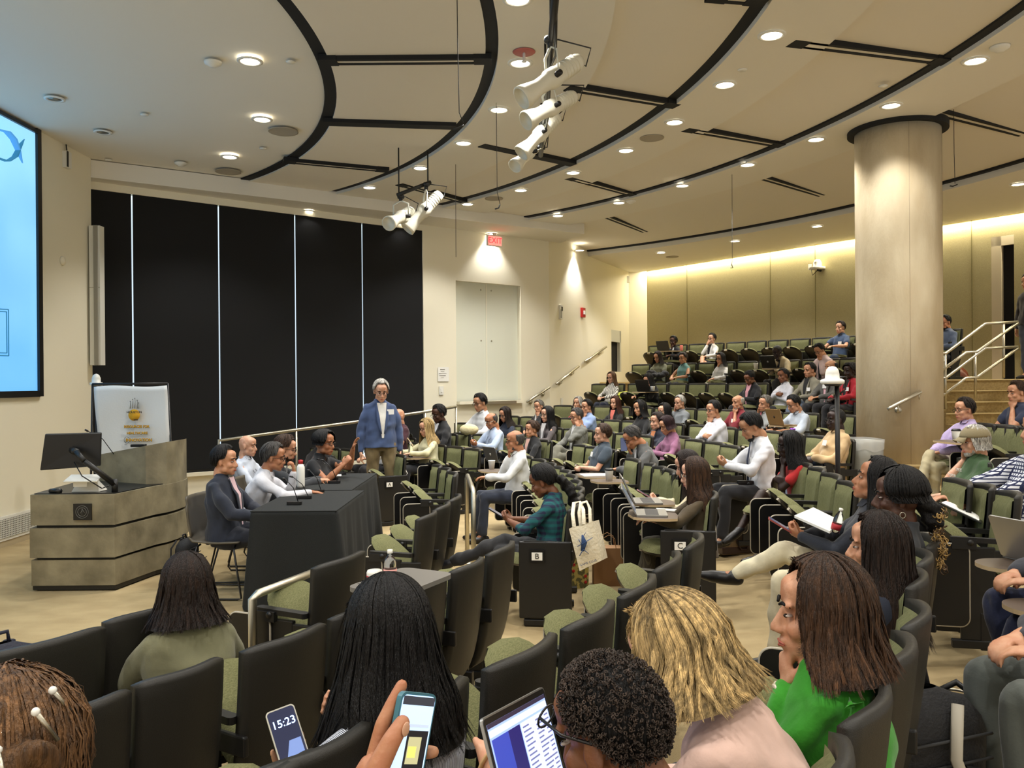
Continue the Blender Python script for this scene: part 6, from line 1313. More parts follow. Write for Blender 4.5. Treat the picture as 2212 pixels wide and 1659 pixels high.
# ================================================================== rails, rigging, small things
def rz_of(v): return math.atan2(v[1], v[0])
# low steel rail in front of the second aisle (two posts, sloping top)
def hoop(name, label, pts, r=.021, flange=True, extra=()):
    o = pts[0].copy(); t = thing(name, label, 'handrail', (o.x, o.y, 0)); O_ = Vector((o.x, o.y, 0))
    mb = MB(); mb.tube([p - O_ for p in pts], r, M_steel, 14); mb.build('rail_tube', t)
    for p in extra: mb = MB(); mb.tube([p[0] - O_, p[1] - O_], r, M_steel, 12); mb.build('post', t)
    if flange:
        for p in (pts[0], pts[-1]): mb = MB(); mb.lathe([(.045, 0), (.045, .008), (r, .012)], M_steel, 18, c=p - O_); mb.build('floor_flange', t)
    return t
a = at(545, 1285, 4.10); b = at(716, 1222, 4.85)
hoop('aisle_handrail', 'low brushed steel handrail with two posts between the foreground seats', [Vector((a.x, a.y, 0)), a - Vector((0, 0, .02)), a + Vector((.02, .03, 0)), b + Vector((-.02, -.03, 0)), b - Vector((0, 0, .03)), Vector((b.x, b.y, 0))])
a = at(1022, 1060, 7.0); b = at(1010, 1027, 7.9)
hoop('aisle_handrail', 'tall double steel post of a handrail seen end-on in the middle aisle', [Vector((a.x, a.y, 0)), a - Vector((0, 0, .02)), a + Vector((-.0, .03, 0)), b, Vector((b.x - .01, b.y + .02, b.z - .03)), Vector((b.x - .01, b.y + .02, 0))])
# long rail along the blinds, rising to the far corner
P_ = [at(472, 951, 11.6), at(640, 928, 12.2), at(760, 912, 12.7), at(850, 899, 13.1), at(918, 889, 13.45), at(985, 878, 13.8)]
t = thing('wall_handrail', 'long rising steel handrail on posts running along the black blinds', 'handrail', (P_[0].x, P_[0].y, 0)); O_ = t.location.copy()
mb = MB(); mb.tube([Vector((P_[0].x, P_[0].y, .0)) - O_] + [p - O_ for p in P_], .024, M_steel, 12); mb.build('tube', t)
for p in (P_[1], P_[3], P_[4], P_[5]): mb = MB(); mb.tube([p - O_, Vector((p.x, p.y, 0)) - O_], .018, M_steel, 10); mb.build('post', t)
# right stairs railings
t = thing('stair_railing', 'white-lit steel double-rail stair railing right of the concrete column', 'handrail', (7.0, 12.6, 0)); O_ = t.location.copy()
Yr = 12.6; W_ = lambda l, y=Yr: [at(u, v, y) - O_ for u, v in l]
for l in ([(2000, 763), (2043, 763), (2128, 699), (2199, 695)], [(2000, 817), (2043, 816), (2128, 752), (2199, 749)], [(2000, 826), (2087, 761), (2110, 760), (2199, 697)], [(2000, 882), (2087, 816), (2110, 815), (2199, 752)]):
    mb = MB(); mb.tube(W_(l), .022, M_steel, 10); mb.build('rail', t)
for (u, v0, v1) in ((2042, 763, 883), (2107, 761, 860), (2168, 699, 816)):
    mb = MB(); mb.tube(W_([(u, v0), (u, v1)]), .020, M_steel, 10); mb.build('post', t)
# tripod camera in front of the column
t = thing('dome_camera', 'white robotic dome camera on a black pole before the lilac and red shirts', 'camera', (2.78, 7.25, .2)); c = at(1798, 829, 7.25) - Vector((2.78, 7.25, .2))
mb = MB(); mb.lathe([(.001, 0), (.092, .0), (.10, .012), (.10, .03), (.085, .042), (.06, .048), (.058, .09), (.05, .125), (.03, .148), (.001, .155)], M_white, 28, c=c); mb.build('housing', t)
mb = MB(); mb.lathe([(.001, -.018), (.06, -.018), (.07, 0), (.001, 0)], M_blkp, 20, c=c); mb.tube([c + Vector((.04, 0, -.01)), Vector((c.x + .045, c.y, .02))], .021, M_blk, 12); mb.build('pole', t)
mb = MB(); mb.tube([c + Vector((.07, 0, .06)), c + Vector((.13, .02, .06)), c + Vector((.12, .02, -.05)), c + Vector((.06, .0, -.09))], .008, M_blkp, 8); mb.build('cable_loop', t)
mb = MB(); [mb.tube([(c.x + .045, c.y, .16), (c.x + .045 + .24 * math.cos(k * 2.1 + .4), c.y + .24 * math.sin(k * 2.1 + .4), .012)], .011, M_blk, 8) for k in range(3)]; mb.build('tripod_base', t)
# wall-mounted camera
wp = on_line(1775, W4, W5); t = thing('wall_camera', 'white robotic camera on a bracket on the olive wall', 'camera', (wp.x, wp.y, 0)); z = at(1775, 582, wp.y).z
f_ = -no.to_3d(); mb = MB(); p = f_ * .12 + Vector((0, 0, z)); mb.lathe([(.001, 0), (.15, 0), (.15, .04), (.08, .06), (.08, .13), (.05, .19), (.001, .20)], M_white, 24, c=p); mb.build('housing', t)
mb = MB(); mb.tube([p + Vector((0, 0, -.02)), Vector((0, 0, z - .02))], .02, M_blk, 8); mb.tube([Vector((-.2, 0, z)), p + Vector((-.1, 0, -.12)), p + Vector((.0, 0, -.02))], .008, M_blkp, 6); mb.build('bracket', t); q = at(1752, 578, wp.y - .1)
mb = MB(); mb.box((q.x - wp.x, -.05, z + .05), (.08, .03, .12), M_white); mb.build('outlet_plate', t)
# trash can
t = thing('trash_can', 'grey trash can with a clear liner beside the concrete column', 'trash can', (3.66, 8.75, .22)); mb = MB(); mg = mat('grey_bin_plastic', (150, 150, 142), .5)
def TC(u, v):
    a = 2 * PI * u; e = 4; c_, s_ = math.cos(a), math.sin(a); k = (abs(c_) ** e + abs(s_) ** e) ** (-1 / e); return Vector((c_ * k * (.135 + .045 * v), s_ * k * (.20 + .04 * v), v * .86))
mb.grid(TC, 36, 6, mg, closed=True); mb.add([TC(i / 36, 0) for i in range(36)], [tuple(range(36))[::-1]], mg); mb.build('bin', t, solid=.006)
mb = MB(); rr = random.Random(4); nz = [rr.uniform(-1, 1) for _ in range(40)]
def LN(u, v): p = TC(u, 1.0 - v * .13); k = 1.035 + .02 * math.sin(u * 60) * v; z = p.z + .02 - (.015 * math.sin(u * 34) * v); return Vector((p.x * k, p.y * k, z))
mb.grid(LN, 72, 5, mat('clear_liner_film', (226, 226, 222), .15, alpha=.45, spec=.9), closed=True); mb.build('liner', t)
# exit sign
wp = on_line(1068, BL1, WC) - nb * .42; p = at(1068, 520, wp.y); t = thing('exit_sign', 'red lit EXIT sign hanging under the soffit on the cream wall', 'exit sign', p); t.rotation_euler = (0, 0, math.atan2(tb.y, tb.x))
mb = MB(); mb.box((0, 0, 0), (.34, .03, .20), M_white); mb.box((0, .0, .12), (.06, .03, .05), M_white); mb.build('housing', t)
mb = MB(); mb.box((0, -.018, 0), (.29, .004, .16), mat('exit_face', (235, 200, 190), .4, emit=(255, 120, 110), es=.7)); mb.build('face', t)
text('EXIT', .15, mat('exit_red', (220, 20, 24), .4, emit=(255, 24, 30), es=2.6), t, (0, -.023, 0), (PI / 2, 0, 0), 'letters')
# paper, switch, thermostat, alarm, box on the pillar
def on_wall(name, label, cat, u, v, A, B, n_, w, h, m, d=.02, parts=()):
    wp = on_line(u, A, B); z = at(u, v, wp.y).z; t = thing(name, label, cat, (wp.x - n_.x * .012, wp.y - n_.y * .012, z)); t.rotation_euler = (0, 0, math.atan2((B - A).y, (B - A).x)); mb = MB(); mb.box((0, 0, 0), (w, d, h), m); mb.build('plate', t)
    for nm, c, dd, mm in parts: mb = MB(); mb.box((c[0], c[1], c[2]), dd, mm); mb.build(nm, t)
    return t
t = on_wall('wall_notice', 'white printed notice sheet on the cream wall above the switch', 'notice', 957, 808, BL1, WC, nb, .23, .25, M_paper, .004)
for k, (w_, n_) in enumerate(((.10, 0), (.07, .01), (.16, 0), (.13, 0), (.05, 0))): mb = MB(); mb.box((-.02, -.004, .085 - k * .036), (w_, .002, .012 if k in (0, 3) else .006), mat('print_grey', (120, 116, 108), .8)); mb.build('printed_line', t)
on_wall('light_switch', 'white light switch on the cream wall below the notice', 'switch', 952, 843, BL1, WC, nb, .09, .15, M_white, .015, [('rocker', (0, -.012, .0), (.03, .012, .06), M_paper)])
on_wall('wall_intercom', 'white and black intercom plate high on the far cream wall', 'intercom', 1211, 674, WC, W3, nd, .13, .28, M_white, .04, [('display', (.02, -.022, .07), (.07, .01, .08), M_blkp), ('grille', (-.03, -.022, -.03), (.03, .01, .18), mat('grille_grey2', (130, 130, 124), .6))])
on_wall('fire_alarm', 'red fire alarm strobe on the far cream wall', 'fire alarm', 1258, 675, WC, W3, nd, .17, .20, M_red, .08, [('strobe', (0, -.05, .0), (.09, .04, .08), M_white)])
on_wall('wall_outlet', 'white cover plate on the wall beside the lowest far steps', 'outlet', 1212, 867, WC, W3, nd, .08, .14, M_white, .015)
p = at(1356, 603, W3.y - .1); mb = MB(); mb.box((p.x, p.y, p.z), (.10, .08, .16), M_white); tag(mb.build('wall_speaker', bevel=.01), 'tiny white box at the top corner of the cream pillar', 'box')
# hanging microphone wires
def wire(label, pts, hook):
    t = thing('hanging_wire', label, 'wire', pts[0], group='thin wires hanging from the ceiling'); o = Vector(pts[0]); mb = MB(); mb.tube([p - o for p in pts], .0035, M_blk, 5); mb.build('cable', t)
    mb = MB(); mb.tube([p - o for p in hook], [.007] * len(hook), M_blk, 6); mb.build('capsule', t)
def Wp(y, l): return [at(u, v, y) for u, v in l]
wire('long thin wire with a bent end left of the spotlight bar', Wp(6.1, [(987, -20), (989, 120), (992, 243), (1002, 268)]), Wp(6.1, [(1002, 270), (990, 276), (980, 279)]))
wire('thin wire hanging to a hooked end near the ceiling speaker', Wp(8.6, [(1071, 100), (1072, 240), (1074, 415), (1080, 440)]), Wp(8.6, [(1080, 441), (1077, 449), (1069, 451)]))
wire('thin straight wire hanging in front of the cream wall', Wp(11.0, [(984, 325), (985, 555)]), Wp(11.0, [(975, 324), (984, 325), (992, 327)]))
wire('thin wire hanging before the olive wall to a small hook', Wp(11.5, [(1581, 370), (1582, 560), (1580, 572)]), Wp(11.5, [(1580, 570), (1583, 578), (1578, 578)]))
wire('thin wire hanging right of the concrete column', Wp(9.0, [(2060, 160), (2061, 330), (2063, 396)]), Wp(9.0, [(2068, 398), (2058, 402), (2052, 401)]))
# theatre spotlights on their bars
M_fix = mat('spotlight_cream', (226, 222, 204), .35); M_fixd = mat('spotlight_lens', (120, 126, 124), .1, metal=.3)
def spotlight(c, d, s, label, yoke_top):
    d = Vector(d).normalized(); t = thing('theatre_spotlight', label, 'spotlight', c, group='cream theatre spotlights'); m = basis((0, 0, 0), d.orthogonal(), z=d)
    mb = MB(); mb.lathe([(.001, -.27), (.05, -.27), (.062, -.24), (.066, -.05), (.075, -.03), (.075, .04), (.062, .06), (.058, .15), (.085, .27), (.088, .30), (.075, .305), (.07, .27)], M_fix, 24, mtx=m @ Matrix.Scale(s, 4)); mb.build('barrel', t)
    mb = MB(); mb.lathe([(.001, .262), (.074, .262), (.074, .268), (.001, .27)], M_fixd, 20, mtx=m @ Matrix.Scale(s, 4)); mb.build('lens', t)
    mb = MB()
    for k in range(5): mb.lathe([(.064, -.22 + k * .03), (.070, -.215 + k * .03), (.064, -.21 + k * .03)], M_fix, 20, mtx=m @ Matrix.Scale(s, 4))
    mb.build('cooling_fins', t)
    x = d.cross(Vector((0, 0, 1))).normalized() * .10 * s; top = Vector(yoke_top) - Vector(c); mb = MB(); mb.tube([x, x + top * .62, top * .82, -x + top * .62, -x], .011 * s, M_fix, 6, sy=.5); mb.tube([x * 1.25, -x * 1.25], .022 * s, M_blk, 10); mb.build('yoke', t)
    mb = MB(); mb.tube([top * .8, top], .022 * s, M_blk, 8); mb.lathe([(.04, -.02), (.045, 0), (.04, .02)], M_blk, 12, c=top); mb.build('clamp', t)
    e = -d * .26 * s; mb = MB(); mb.tube([e, e + Vector((.05, 0, -.04)), e + Vector((.09, .02, .10)), top + Vector((.06, 0, .0)), top], .006, M_blkp, 6); mb.build('power_cable', t)
bar0, bar1 = at(1197, -30, 5.2), at(1163, 300, 8.9); bar1 = Vector((.33, 9.0, bar0.z - .02)); 
t = thing('lighting_bar', 'black steel lighting bar carrying four cream spotlights', 'lighting bar', bar0); mb = MB(); mb.tube([Vector((0, -1.5, 0)), bar1 - bar0], .026, M_blk, 12); mb.build('pipe', t)
for k in (.15, .5, .9): q = bar0.lerp(bar1, k) - bar0; mb = MB(); mb.tube([q, Vector((q.x, q.y, CZ - bar0.z - .05))], .010, M_blk, 8); mb.build('hanger_rod', t)
mb = MB(); mb.tube([Vector((.03, .3, .03)), Vector((.05, .8, -.12)), Vector((.04, 1.3, .0)), Vector((.06, 2.2, -.1)), bar1 - bar0], .010, M_blkp, 6); mb.build('cable_run', t)
def onbar(y): k = (y - bar0.y) / (bar1.y - bar0.y); return bar0.lerp(bar1, k)
for (u, v, y, dd, s, lab) in ((1194, 168, 6.0, (-.62, -.25, -.48), 1.0, 'nearest spotlight of four on the long bar, pointing at the stage'), (1192, 232, 6.9, (-.75, -.4, -.5), .95, 'second spotlight of four on the long bar, lens ring visible'),
                          (1168, 288, 7.9, (-.55, -.2, -.6), .95, 'third spotlight of four on the long bar'), (1142, 330, 8.7, (-.5, -.5, -.6), .9, 'lowest and farthest spotlight of four on the long bar')):
    c = at(u, v, y); q = onbar(y); spotlight(c, dd, s, lab, (q.x, q.y, q.z))
b0, b1 = at(858, 421, 10.2), at(930, 393, 10.4)
t = thing('lighting_bar', 'short black lighting bar carrying two cream spotlights near the blinds', 'lighting bar', b0); mb = MB(); mb.tube([Vector((0, 0, 0)), b1 - b0], .024, M_blk, 10); mb.build('pipe', t)
for k in (.05, .92): q = (b1 - b0) * k; mb = MB(); mb.tube([q, Vector((q.x, q.y, CZ - b0.z - .05))], .009, M_blk, 8); mb.build('hanger_rod', t)
spotlight(at(866, 468, 10.25), (-.3, -.7, -.35), 1.05, 'left spotlight of the short bar, its lens facing the camera', at(866, 425, 10.25)); spotlight(at(917, 454, 10.35), (-.65, -.2, -.75), 1.1, 'right spotlight of the short bar, pointing down at the stage', at(921, 398, 10.35))

# ---------------- things people hold or keep beside them
def laptop(key=None, pos=None, rz=None, label='', m=None, open_=108, s=1.0, screen=None, fwd=.52, dz=.68, side=.0, w=.31, logo=None):
    if key is not None: so = SEATOBJ[key]; Mx = Matrix.Translation(so.location) @ Matrix.Rotation(so.rotation_euler.z, 4, 'Z'); pos = Mx @ Vector((side, fwd, dz)); rz = so.rotation_euler.z
    m = m or mat('silver_aluminium', (170, 170, 168), .35, .8); t = thing('laptop', label, 'laptop', pos, rz); d = w * .70; t.scale = (s, s, s)
    mb = MB(); mb.prism(rrect(w, d, .012, cy=0), 0, .012, m); mb.build('base', t, bevel=.002); mb = MB(); mb.box((0, .018 - d * .0 + -.02, .0125), (w * .86, d * .42, .002), mat('dark_keys', (46, 46, 48), .5)); mb.build('keyboard', t)
    # lid hinges at the far edge (away from the user: +y), user sits at -y
    a = math.radians(open_); L = Matrix.Translation((0, d / 2, .010)) @ Matrix.Rotation(-(a - PI / 2), 4, 'X'); mb = MB(); mb.prism(rrect(w, d, .012, cy=d / 2), -.004, .004, m, mtx=L @ Matrix.Rotation(PI / 2, 4, 'X')); lid = mb.build('lid', t)
    mb = MB(); mb.prism(rrect(w * .94, d * .90, .006, cy=d / 2), .0045, .0055, screen or mat('screen_faint_glow', (30, 32, 38), .15, emit=(150, 160, 180), es=.25), mtx=L @ Matrix.Rotation(PI / 2, 4, 'X')); mb.build('screen', lid)  # dark screen with a faint bluish glow put into its material
    if logo is not None: mb = MB(); mb.ell((0, -.0052, d / 2), (.018, .002, .020), logo, 12, 8, mtx=L) if False else mb.lathe([(.001, 0), (.018, 0), (.018, .002), (.001, .002)], logo, 16, mtx=L @ Matrix.Translation((0, .0045, d / 2)) @ Matrix.Rotation(-PI / 2, 4, 'X')); mb.build('lid_mark', lid)
    return t
def board(key, label=None, right=True, s=1.0):
    """writing board swung in front of the person, part of the seat"""
    so = SEATOBJ[key]; mb = MB(); sx = 1 if right else -1
    poly = [(-.22, .36), (-.20, .30), (-.05, .285), (.10, .30), (.20, .34), (.245, .44), (.24, .56), (.19, .62), (.0, .635), (-.15, .60), (-.22, .50)]
    poly = [(p[0] * sx, p[1]) for p in poly]
    if sx < 0: poly = poly[::-1]
    mb.prism(poly, .655, .672, M_tablet, m_side=mat('pale_board_edge', (190, 166, 128), .5)); o = mb.build('swung_out_board', so, bevel=.002); mb = MB(); mb.tube([(.235 * sx, .3, .58), (.22 * sx, .36, .64), (.16 * sx, .42, .655)], .014, M_blk, 8); mb.build('board_arm', o); return o
def place(key, x, y, z=.672):
    so = SEATOBJ[key]; return Matrix.Translation(so.location) @ Matrix.Rotation(so.rotation_euler.z, 4, 'Z') @ Vector((x, y, z))
def cup(pos, label, lid=False, s=1.0):
    t = thing('paper_cup', label, 'cup', pos, group='white paper cups'); mb = MB(); mb.lathe([(.001, 0), (.030, 0), (.042, .10), (.0435, .104), (.040, .10), (.03, .01), (.001, .01)], M_paper, 20); mb.build('body', t)
    if lid: mb = MB(); mb.lathe([(.044, .098), (.044, .106), (.036, .118), (.001, .118)], M_blkp, 20); mb.build('cup_lid', t)
    t.scale = (s, s, s); return t
def phone(pos, n_, up, label, glow=(60, 66, 90), es=.6, case=None):
    m = basis(pos, Vector(up).cross(Vector(n_)).normalized(), z=Vector(n_).normalized()); t = thing('phone', label, 'phone'); t.matrix_world = m
    mb = MB(); mb.prism(rrect(.072, .148, .010), -.004, .004, case or M_blkp); mb.build('phone_body', t); mb = MB(); mb.prism(rrect(.066, .141, .008), .0042, .0048, mat('phone_screen_%d_%d_%d' % glow, glow, .1, emit=glow, es=es)); mb.build('screen', t); return t
def wrist(P, i): return W_of(P, P['arms'][i][2])
MB2, MB3 = ('second row, middle block'), ('third row, middle block')
# hands of the teal plaid woman hold a phone
w0, w1 = wrist(P_teal, 0), wrist(P_teal, 1); f_ = (CC - P_teal['root'].location).normalized()
phone((w0 + w1) / 2 + f_ * .10 + Vector((0, 0, .05)), -f_ * .6 + Vector((0, 0, 1)), f_ + Vector((0, 0, .6)), 'dark phone held by the woman in the teal plaid shirt')
w0, w1 = wrist(P_crm, 0), wrist(P_crm, 1); f_ = (CC - P_crm['root'].location).normalized()
phone((w0 + w1) / 2 + f_ * .10 + Vector((0, 0, .06)), -f_ * .6 + Vector((0, 0, 1)), f_ + Vector((0, 0, .6)), 'pink-cased phone held by the woman with cream sleeves', case=mat('pink_case', (190, 130, 130), .5))
w0, w1 = wrist(P_hij, 0), wrist(P_hij, 1); f_ = (CC - P_hij['root'].location).normalized()
phone((w0 + w1) / 2 + f_ * .10 + Vector((0, 0, .05)), -f_ * .6 + Vector((0, 0, 1)), f_ + Vector((0, 0, .6)), 'red-cased phone held over the notebook and cream trousers', case=mat('red_case', (150, 70, 60), .5))
w1 = wrist(P_grey, 1); phone(w1 + Vector((-.08, -.02, .10)), (-.3, -1, .2), (0, .2, 1), 'black phone held to the face of the man in the dark grey suit')
# boards, laptops, cups
board((MB3, 0)); laptop((MB3, 0), label='silver laptop on the board of the woman in the brown jacket', dz=.674, fwd=.47, side=.0, open_=118)
mb = MB(); mb.box((0, 0, .008), (.15, .075, .012), M_white); o = mb.build('phone_case', bevel=.004); o.location = place((MB3, 0), .14, .36); o.rotation_euler = (0, 0, SEATOBJ[(MB3, 0)].rotation_euler.z + 1.3); tag(o, 'white cased phone lying face down beside the silver laptop', 'phone')
board((MB3, 1)); laptop((MB3, 1), label='second silver laptop on the board of the woman with cream sleeves', dz=.674, fwd=.50, open_=115)
board((MB3, 7)); board((MB3, 6)); cup(place((MB3, 6), .0, .46), 'white paper cup with a black lid on the board before the grey suit', True)
mb = MB(); mb.box((0, 0, .004), (.21, .28, .006), M_paper); mb.tube([(-.1, -.14, .01), (.1, -.14, .01)], .005, M_blk, 6); o = mb.build('notebook'); o.location = place((MB3, 7), 0, .46); o.rotation_euler = (0, 0, SEATOBJ[(MB3, 7)].rotation_euler.z); tag(o, 'open spiral notebook under the hand of the man in the grey suit', 'notebook')
board((MB2, 9)); cup(place((MB2, 9), .18, .44), 'white paper cup on the board of the balding man in white')
board(('fourth row, middle block', 9)); cup(place(('fourth row, middle block', 9), .05, .50), 'white paper cup before the woman with the orange scarf')
board(('F', 1730)); laptop(('F', 1730), label='gold laptop of the man in the light blue shirt', m=mat('gold_aluminium', (196, 160, 112), .35, .7), dz=.674, fwd=.5, logo=mat('dark_mark', (60, 46, 34), .4))
board(('G', 1412)); laptop(('G', 1412), label='black laptop with stickers of the woman writing in black', m=M_blkp, dz=.674, fwd=.5, side=-.1); cup(place(('G', 1412), -.22, .5), 'white paper cup between the patterned blouse and the black laptop')
board(('I', 1460)); laptop(('I', 1460), label='black laptop of the woman in the top back row corner', m=M_blkp, dz=.674, fwd=.5, side=.05)
board(('H', 1697)); laptop(('H', 1697), label='black laptop with a round logo of the man in the tan blazer', m=M_blkp, dz=.674, fwd=.52, logo=mat('grey_mark', (110, 112, 118), .4)); cup(place(('H', 1740), .0, .5) if ('H', 1740) in SEATOBJ else place(('H', 1697), .42, .5), 'white paper cup right of the tan blazer and black laptop')
board(('C', 1066)); laptop(('C', 1066), label='silver laptop left of the bald man with the lanyard', side=-.42, dz=.50, fwd=.42, logo=M_paper)
laptop(('X', 976), label='dark laptop lid beside the woman in the black blazer', side=.42, dz=.62, fwd=.40, m=mat('dark_aluminium', (70, 72, 66), .4, .4))
board(('B', 925)); t = thing('water_bottle', 'clear water bottle on the board of the blonde woman', 'bottle', place(('B', 925), .0, .52)); mb = MB(); mb.lathe([(.001, 0), (.032, .002), (.033, .13), (.012, .18), (.012, .19)], M_glass, 16); mb.build('body', t); mb = MB(); mb.lathe([(.014, .188), (.014, .205), (.001, .206)], M_white, 12); mb.build('cap', t)
c = SEATS[('I', 1460)]; t = thing('drink_can', 'small red drink can in the back row beside the black laptop', 'can', place(('I', 1460), -.30, .45)); mb = MB(); mb.lathe([(.001, 0), (.03, 0), (.033, .01), (.033, .11), (.028, .12), (.001, .12)], mat('salmon_can', (206, 110, 96), .4), 16); mb.build('body', t)
# bottle and cup on the board in front of the long black hair
p = at(843, 1250, 3.25); t = thing('water_bottle', 'clear plastic water bottle with a white cap behind the long black hair', 'bottle', (p.x, p.y, p.z - .02)); t.scale = (.8, .8, .8)
mb = MB(); mb.lathe([(.001, 0), (.030, .0), (.032, .012), (.030, .03), (.032, .05), (.030, .07), (.032, .10), (.024, .125), (.012, .142), (.012, .152)], M_glass, 24); mb.build('body', t)
mb = MB(); mb.lathe([(.0125, .15), (.0135, .152), (.0135, .168), (.001, .169)], M_white, 16); mb.build('cap', t); mb = MB(); mb.lathe([(.0325, .03), (.0325, .075)], mat('bottle_label', (214, 150, 140), .6), 24); mb.build('label_band', t)
p2_ = at(826, 1243, 3.25); t2 = thing('drink_tin', 'short white cup with a red rim beside the water bottle', 'cup', (p2_.x - .03, p2_.y, p.z - .02)); mb = MB(); mb.lathe([(.001, 0), (.028, 0), (.032, .045), (.028, .055), (.001, .055)], M_white, 18); mb.build('body', t2); mb = MB(); mb.lathe([(.0325, .03), (.0328, .036)], M_red, 18); mb.build('rim_band', t2)
K = ('second row, near block', 4); so = SEATOBJ[K]; mb = MB(); inv = Matrix.Rotation(-so.rotation_euler.z, 4, 'Z') @ Matrix.Translation(-so.location); q = inv @ Vector((p.x, p.y, p.z - .02)); mb.prism(rrect(.42, .26, .05, cx=q.x + .08, cy=q.y), q.z - .018, q.z, mat('grey_board', (120, 116, 110), .4)); mb.build('swung_out_board', so)
p = at(905, 1262, 3.2); 
# tall bottle by the cream trousers
p = atz(1800, 1150, .72); p = at(1803, 1122, 4.15); t = thing('water_bottle', 'clear water bottle with a red label beside the hands on the notebook', 'bottle', (p.x, p.y, p.z - .06)); t.rotation_euler = (.2, .2, 0); t.scale = (.75, .75, .75)
mb = MB(); mb.lathe([(.001, 0), (.030, 0), (.031, .05), (.030, .09), (.024, .12), (.012, .14), (.012, .15)], M_glass, 20); mb.build('body', t); mb = MB(); mb.lathe([(.0315, .02), (.0315, .06)], mat('red_label', (176, 40, 50), .6), 20); mb.build('label_band', t); mb = MB(); mb.lathe([(.0135, .148), (.0135, .165), (.001, .166)], M_white, 14); mb.build('cap', t)
a = [at(u, v, y) for u, v, y in ((1716, 1118, 4.3), (1792, 1152, 4.1), (1757, 1100, 4.55), (1822, 1132, 4.35))]; mb = MB(); mb.add([a[0], a[1], a[3], a[2]] + [q + Vector((0, 0, .012)) for q in (a[0], a[1], a[3], a[2])], [(3, 2, 1, 0), (4, 5, 6, 7), (0, 1, 5, 4), (1, 2, 6, 5), (2, 3, 7, 6), (3, 0, 4, 7)], M_paper); tag(mb.build('notebook'), 'spiral notebook lying on the crossed cream trousers', 'notebook')
# open folder in the hands of the checked shirt
a = [at(u, v, y) for u, v, y in ((2028, 1088, 5.0), (2120, 1132, 4.7), (2128, 1104, 5.1), (2046, 1080, 5.4))]; t = thing('folder', 'open black folder with white sheets held by the checked shirt', 'folder'); mb = MB(); mb.add(a + [q + Vector((0, 0, .008)) for q in a], [(3, 2, 1, 0), (4, 5, 6, 7), (0, 1, 5, 4), (1, 2, 6, 5), (2, 3, 7, 6), (3, 0, 4, 7)], M_blkp); mb.build('cover', t)
c = sum(a, Vector()) / 4; mb = MB(); b_ = [c + (q - c) * .88 + Vector((0, 0, .012)) for q in a]; mb.add(b_, [(0, 1, 2, 3)], M_paper); mb.build('paper_sheets', t, solid=.002)
# handbag on the floor (checked, dark leather base)
def arch_bag(name, label, cat, pos, rz, w, d, h, m, mb_, handle=True):
    t = thing(name, label, cat, pos, rz); mb = MB()
    def S(u, v): x = (u - .5) * 2; top = h * (1 - .9 * abs(x) ** 3.2) ; return Vector((x * w / 2, 0, top * v))
    n = 18; fr = []
    for sy_ in (-1, 1):
        vs = []; 
        for i in range(n + 1):
            x = -1 + 2 * i / n; vs.append((x * w / 2 * (1.0), sy_ * d / 2 * .55 if False else sy_ * d * .28, h * (max(1 - abs(x) ** 3.0, 0)) ** .5)); 
        fr.append(vs)
    V = []; 
    for i in range(n + 1):
        x = -1 + 2 * i / n; H_ = h * (max(1 - abs(x) ** 3.0, .0)) ** .5
        V += [(x * w / 2, -d / 2, 0), (x * w / 2, -d / 2 + d * .06, H_ * .45), (x * w / 2 * .97, -d * .18, H_), (x * w / 2 * .97, d * .18, H_), (x * w / 2, d / 2 - d * .06, H_ * .45), (x * w / 2, d / 2, 0)]
    F = [(i * 6 + k, i * 6 + k + 1, (i + 1) * 6 + k + 1, (i + 1) * 6 + k) for i in range(n) for k in range(5)] + [(i * 6 + 5, i * 6, (i + 1) * 6, (i + 1) * 6 + 5) for i in range(n)]
    mb.add(V, F, m, True); mb.build('body', t)
    mb = MB(); mb.box((0, 0, h * .11), (w * 1.01, d * 1.02, h * .22), mb_); mb.build('leather_base', t, bevel=.01)
    if handle:
        for sy_ in (-1, 1):
            mb = MB(); mb.tube([(sy_ * 0 - .075, -d / 2 * sy_ * -.9, h * .72), (-.07, sy_ * d * .55, h * .35), (-.03, sy_ * d * .60, h * .14), (.03, sy_ * d * .60, h * .14), (.07, sy_ * d * .55, h * .35), (.075, sy_ * d * .45, h * .72)], .009, mb_, 8); mb.build('handle', t)
    return t
M_chk = pattern_mat('beige_check_canvas', (150, 130, 100), (112, 92, 68), 'check', 26); M_lea = mat('dark_brown_leather', (56, 34, 28), .4, bump=(60, .2))
arch_bag('handbag', 'beige checked handbag with dark leather base on the aisle floor', 'handbag', atz(1596, 1192, .12), .25, .42, .17, .30, M_chk, M_lea)
arch_bag('leather_duffel', 'brown leather duffel bag on the top landing by the stair railing', 'bag', Vector((7.62, 13.95, 1.70)) + Vector((.0, .55, 0)), -.3, .62, .24, .24, mat('cognac_leather', (112, 58, 36), .35, bump=(20, .5)), M_lea)
t = arch_bag('handbag', 'mauve handbag with a long tan strap on the seats beside the blonde woman', 'handbag', place(('B', 961) if ('B', 961) in SEATOBJ else ('B', 925), .45, .22, .52), SEATOBJ[('B', 925)].rotation_euler.z, .34, .16, .22, mat('mauve_leather', (128, 100, 96), .5), mat('mauve_leather2', (110, 84, 82), .5), False)
mb = MB(); mb.tube([(-.12, 0, .18), (-.02, .02, .3), (.14, .0, .38), (.2, -.02, .34), (.16, -.02, .18)], .010, mat('tan_strap', (170, 146, 112), .5), 8, sy=.5); mb.build('strap', t)
p = at(1013, 922, 13.0); mb = MB(); mb.ell((p.x, p.y, p.z - .04), (.15, .1, .09), mat('cream_canvas', (218, 204, 160), .9, bump=(30, .5)), 20, 12); tag(mb.build('cloth_bag'), 'cream cloth bag slumped over the seat next to the black blazer', 'bag')
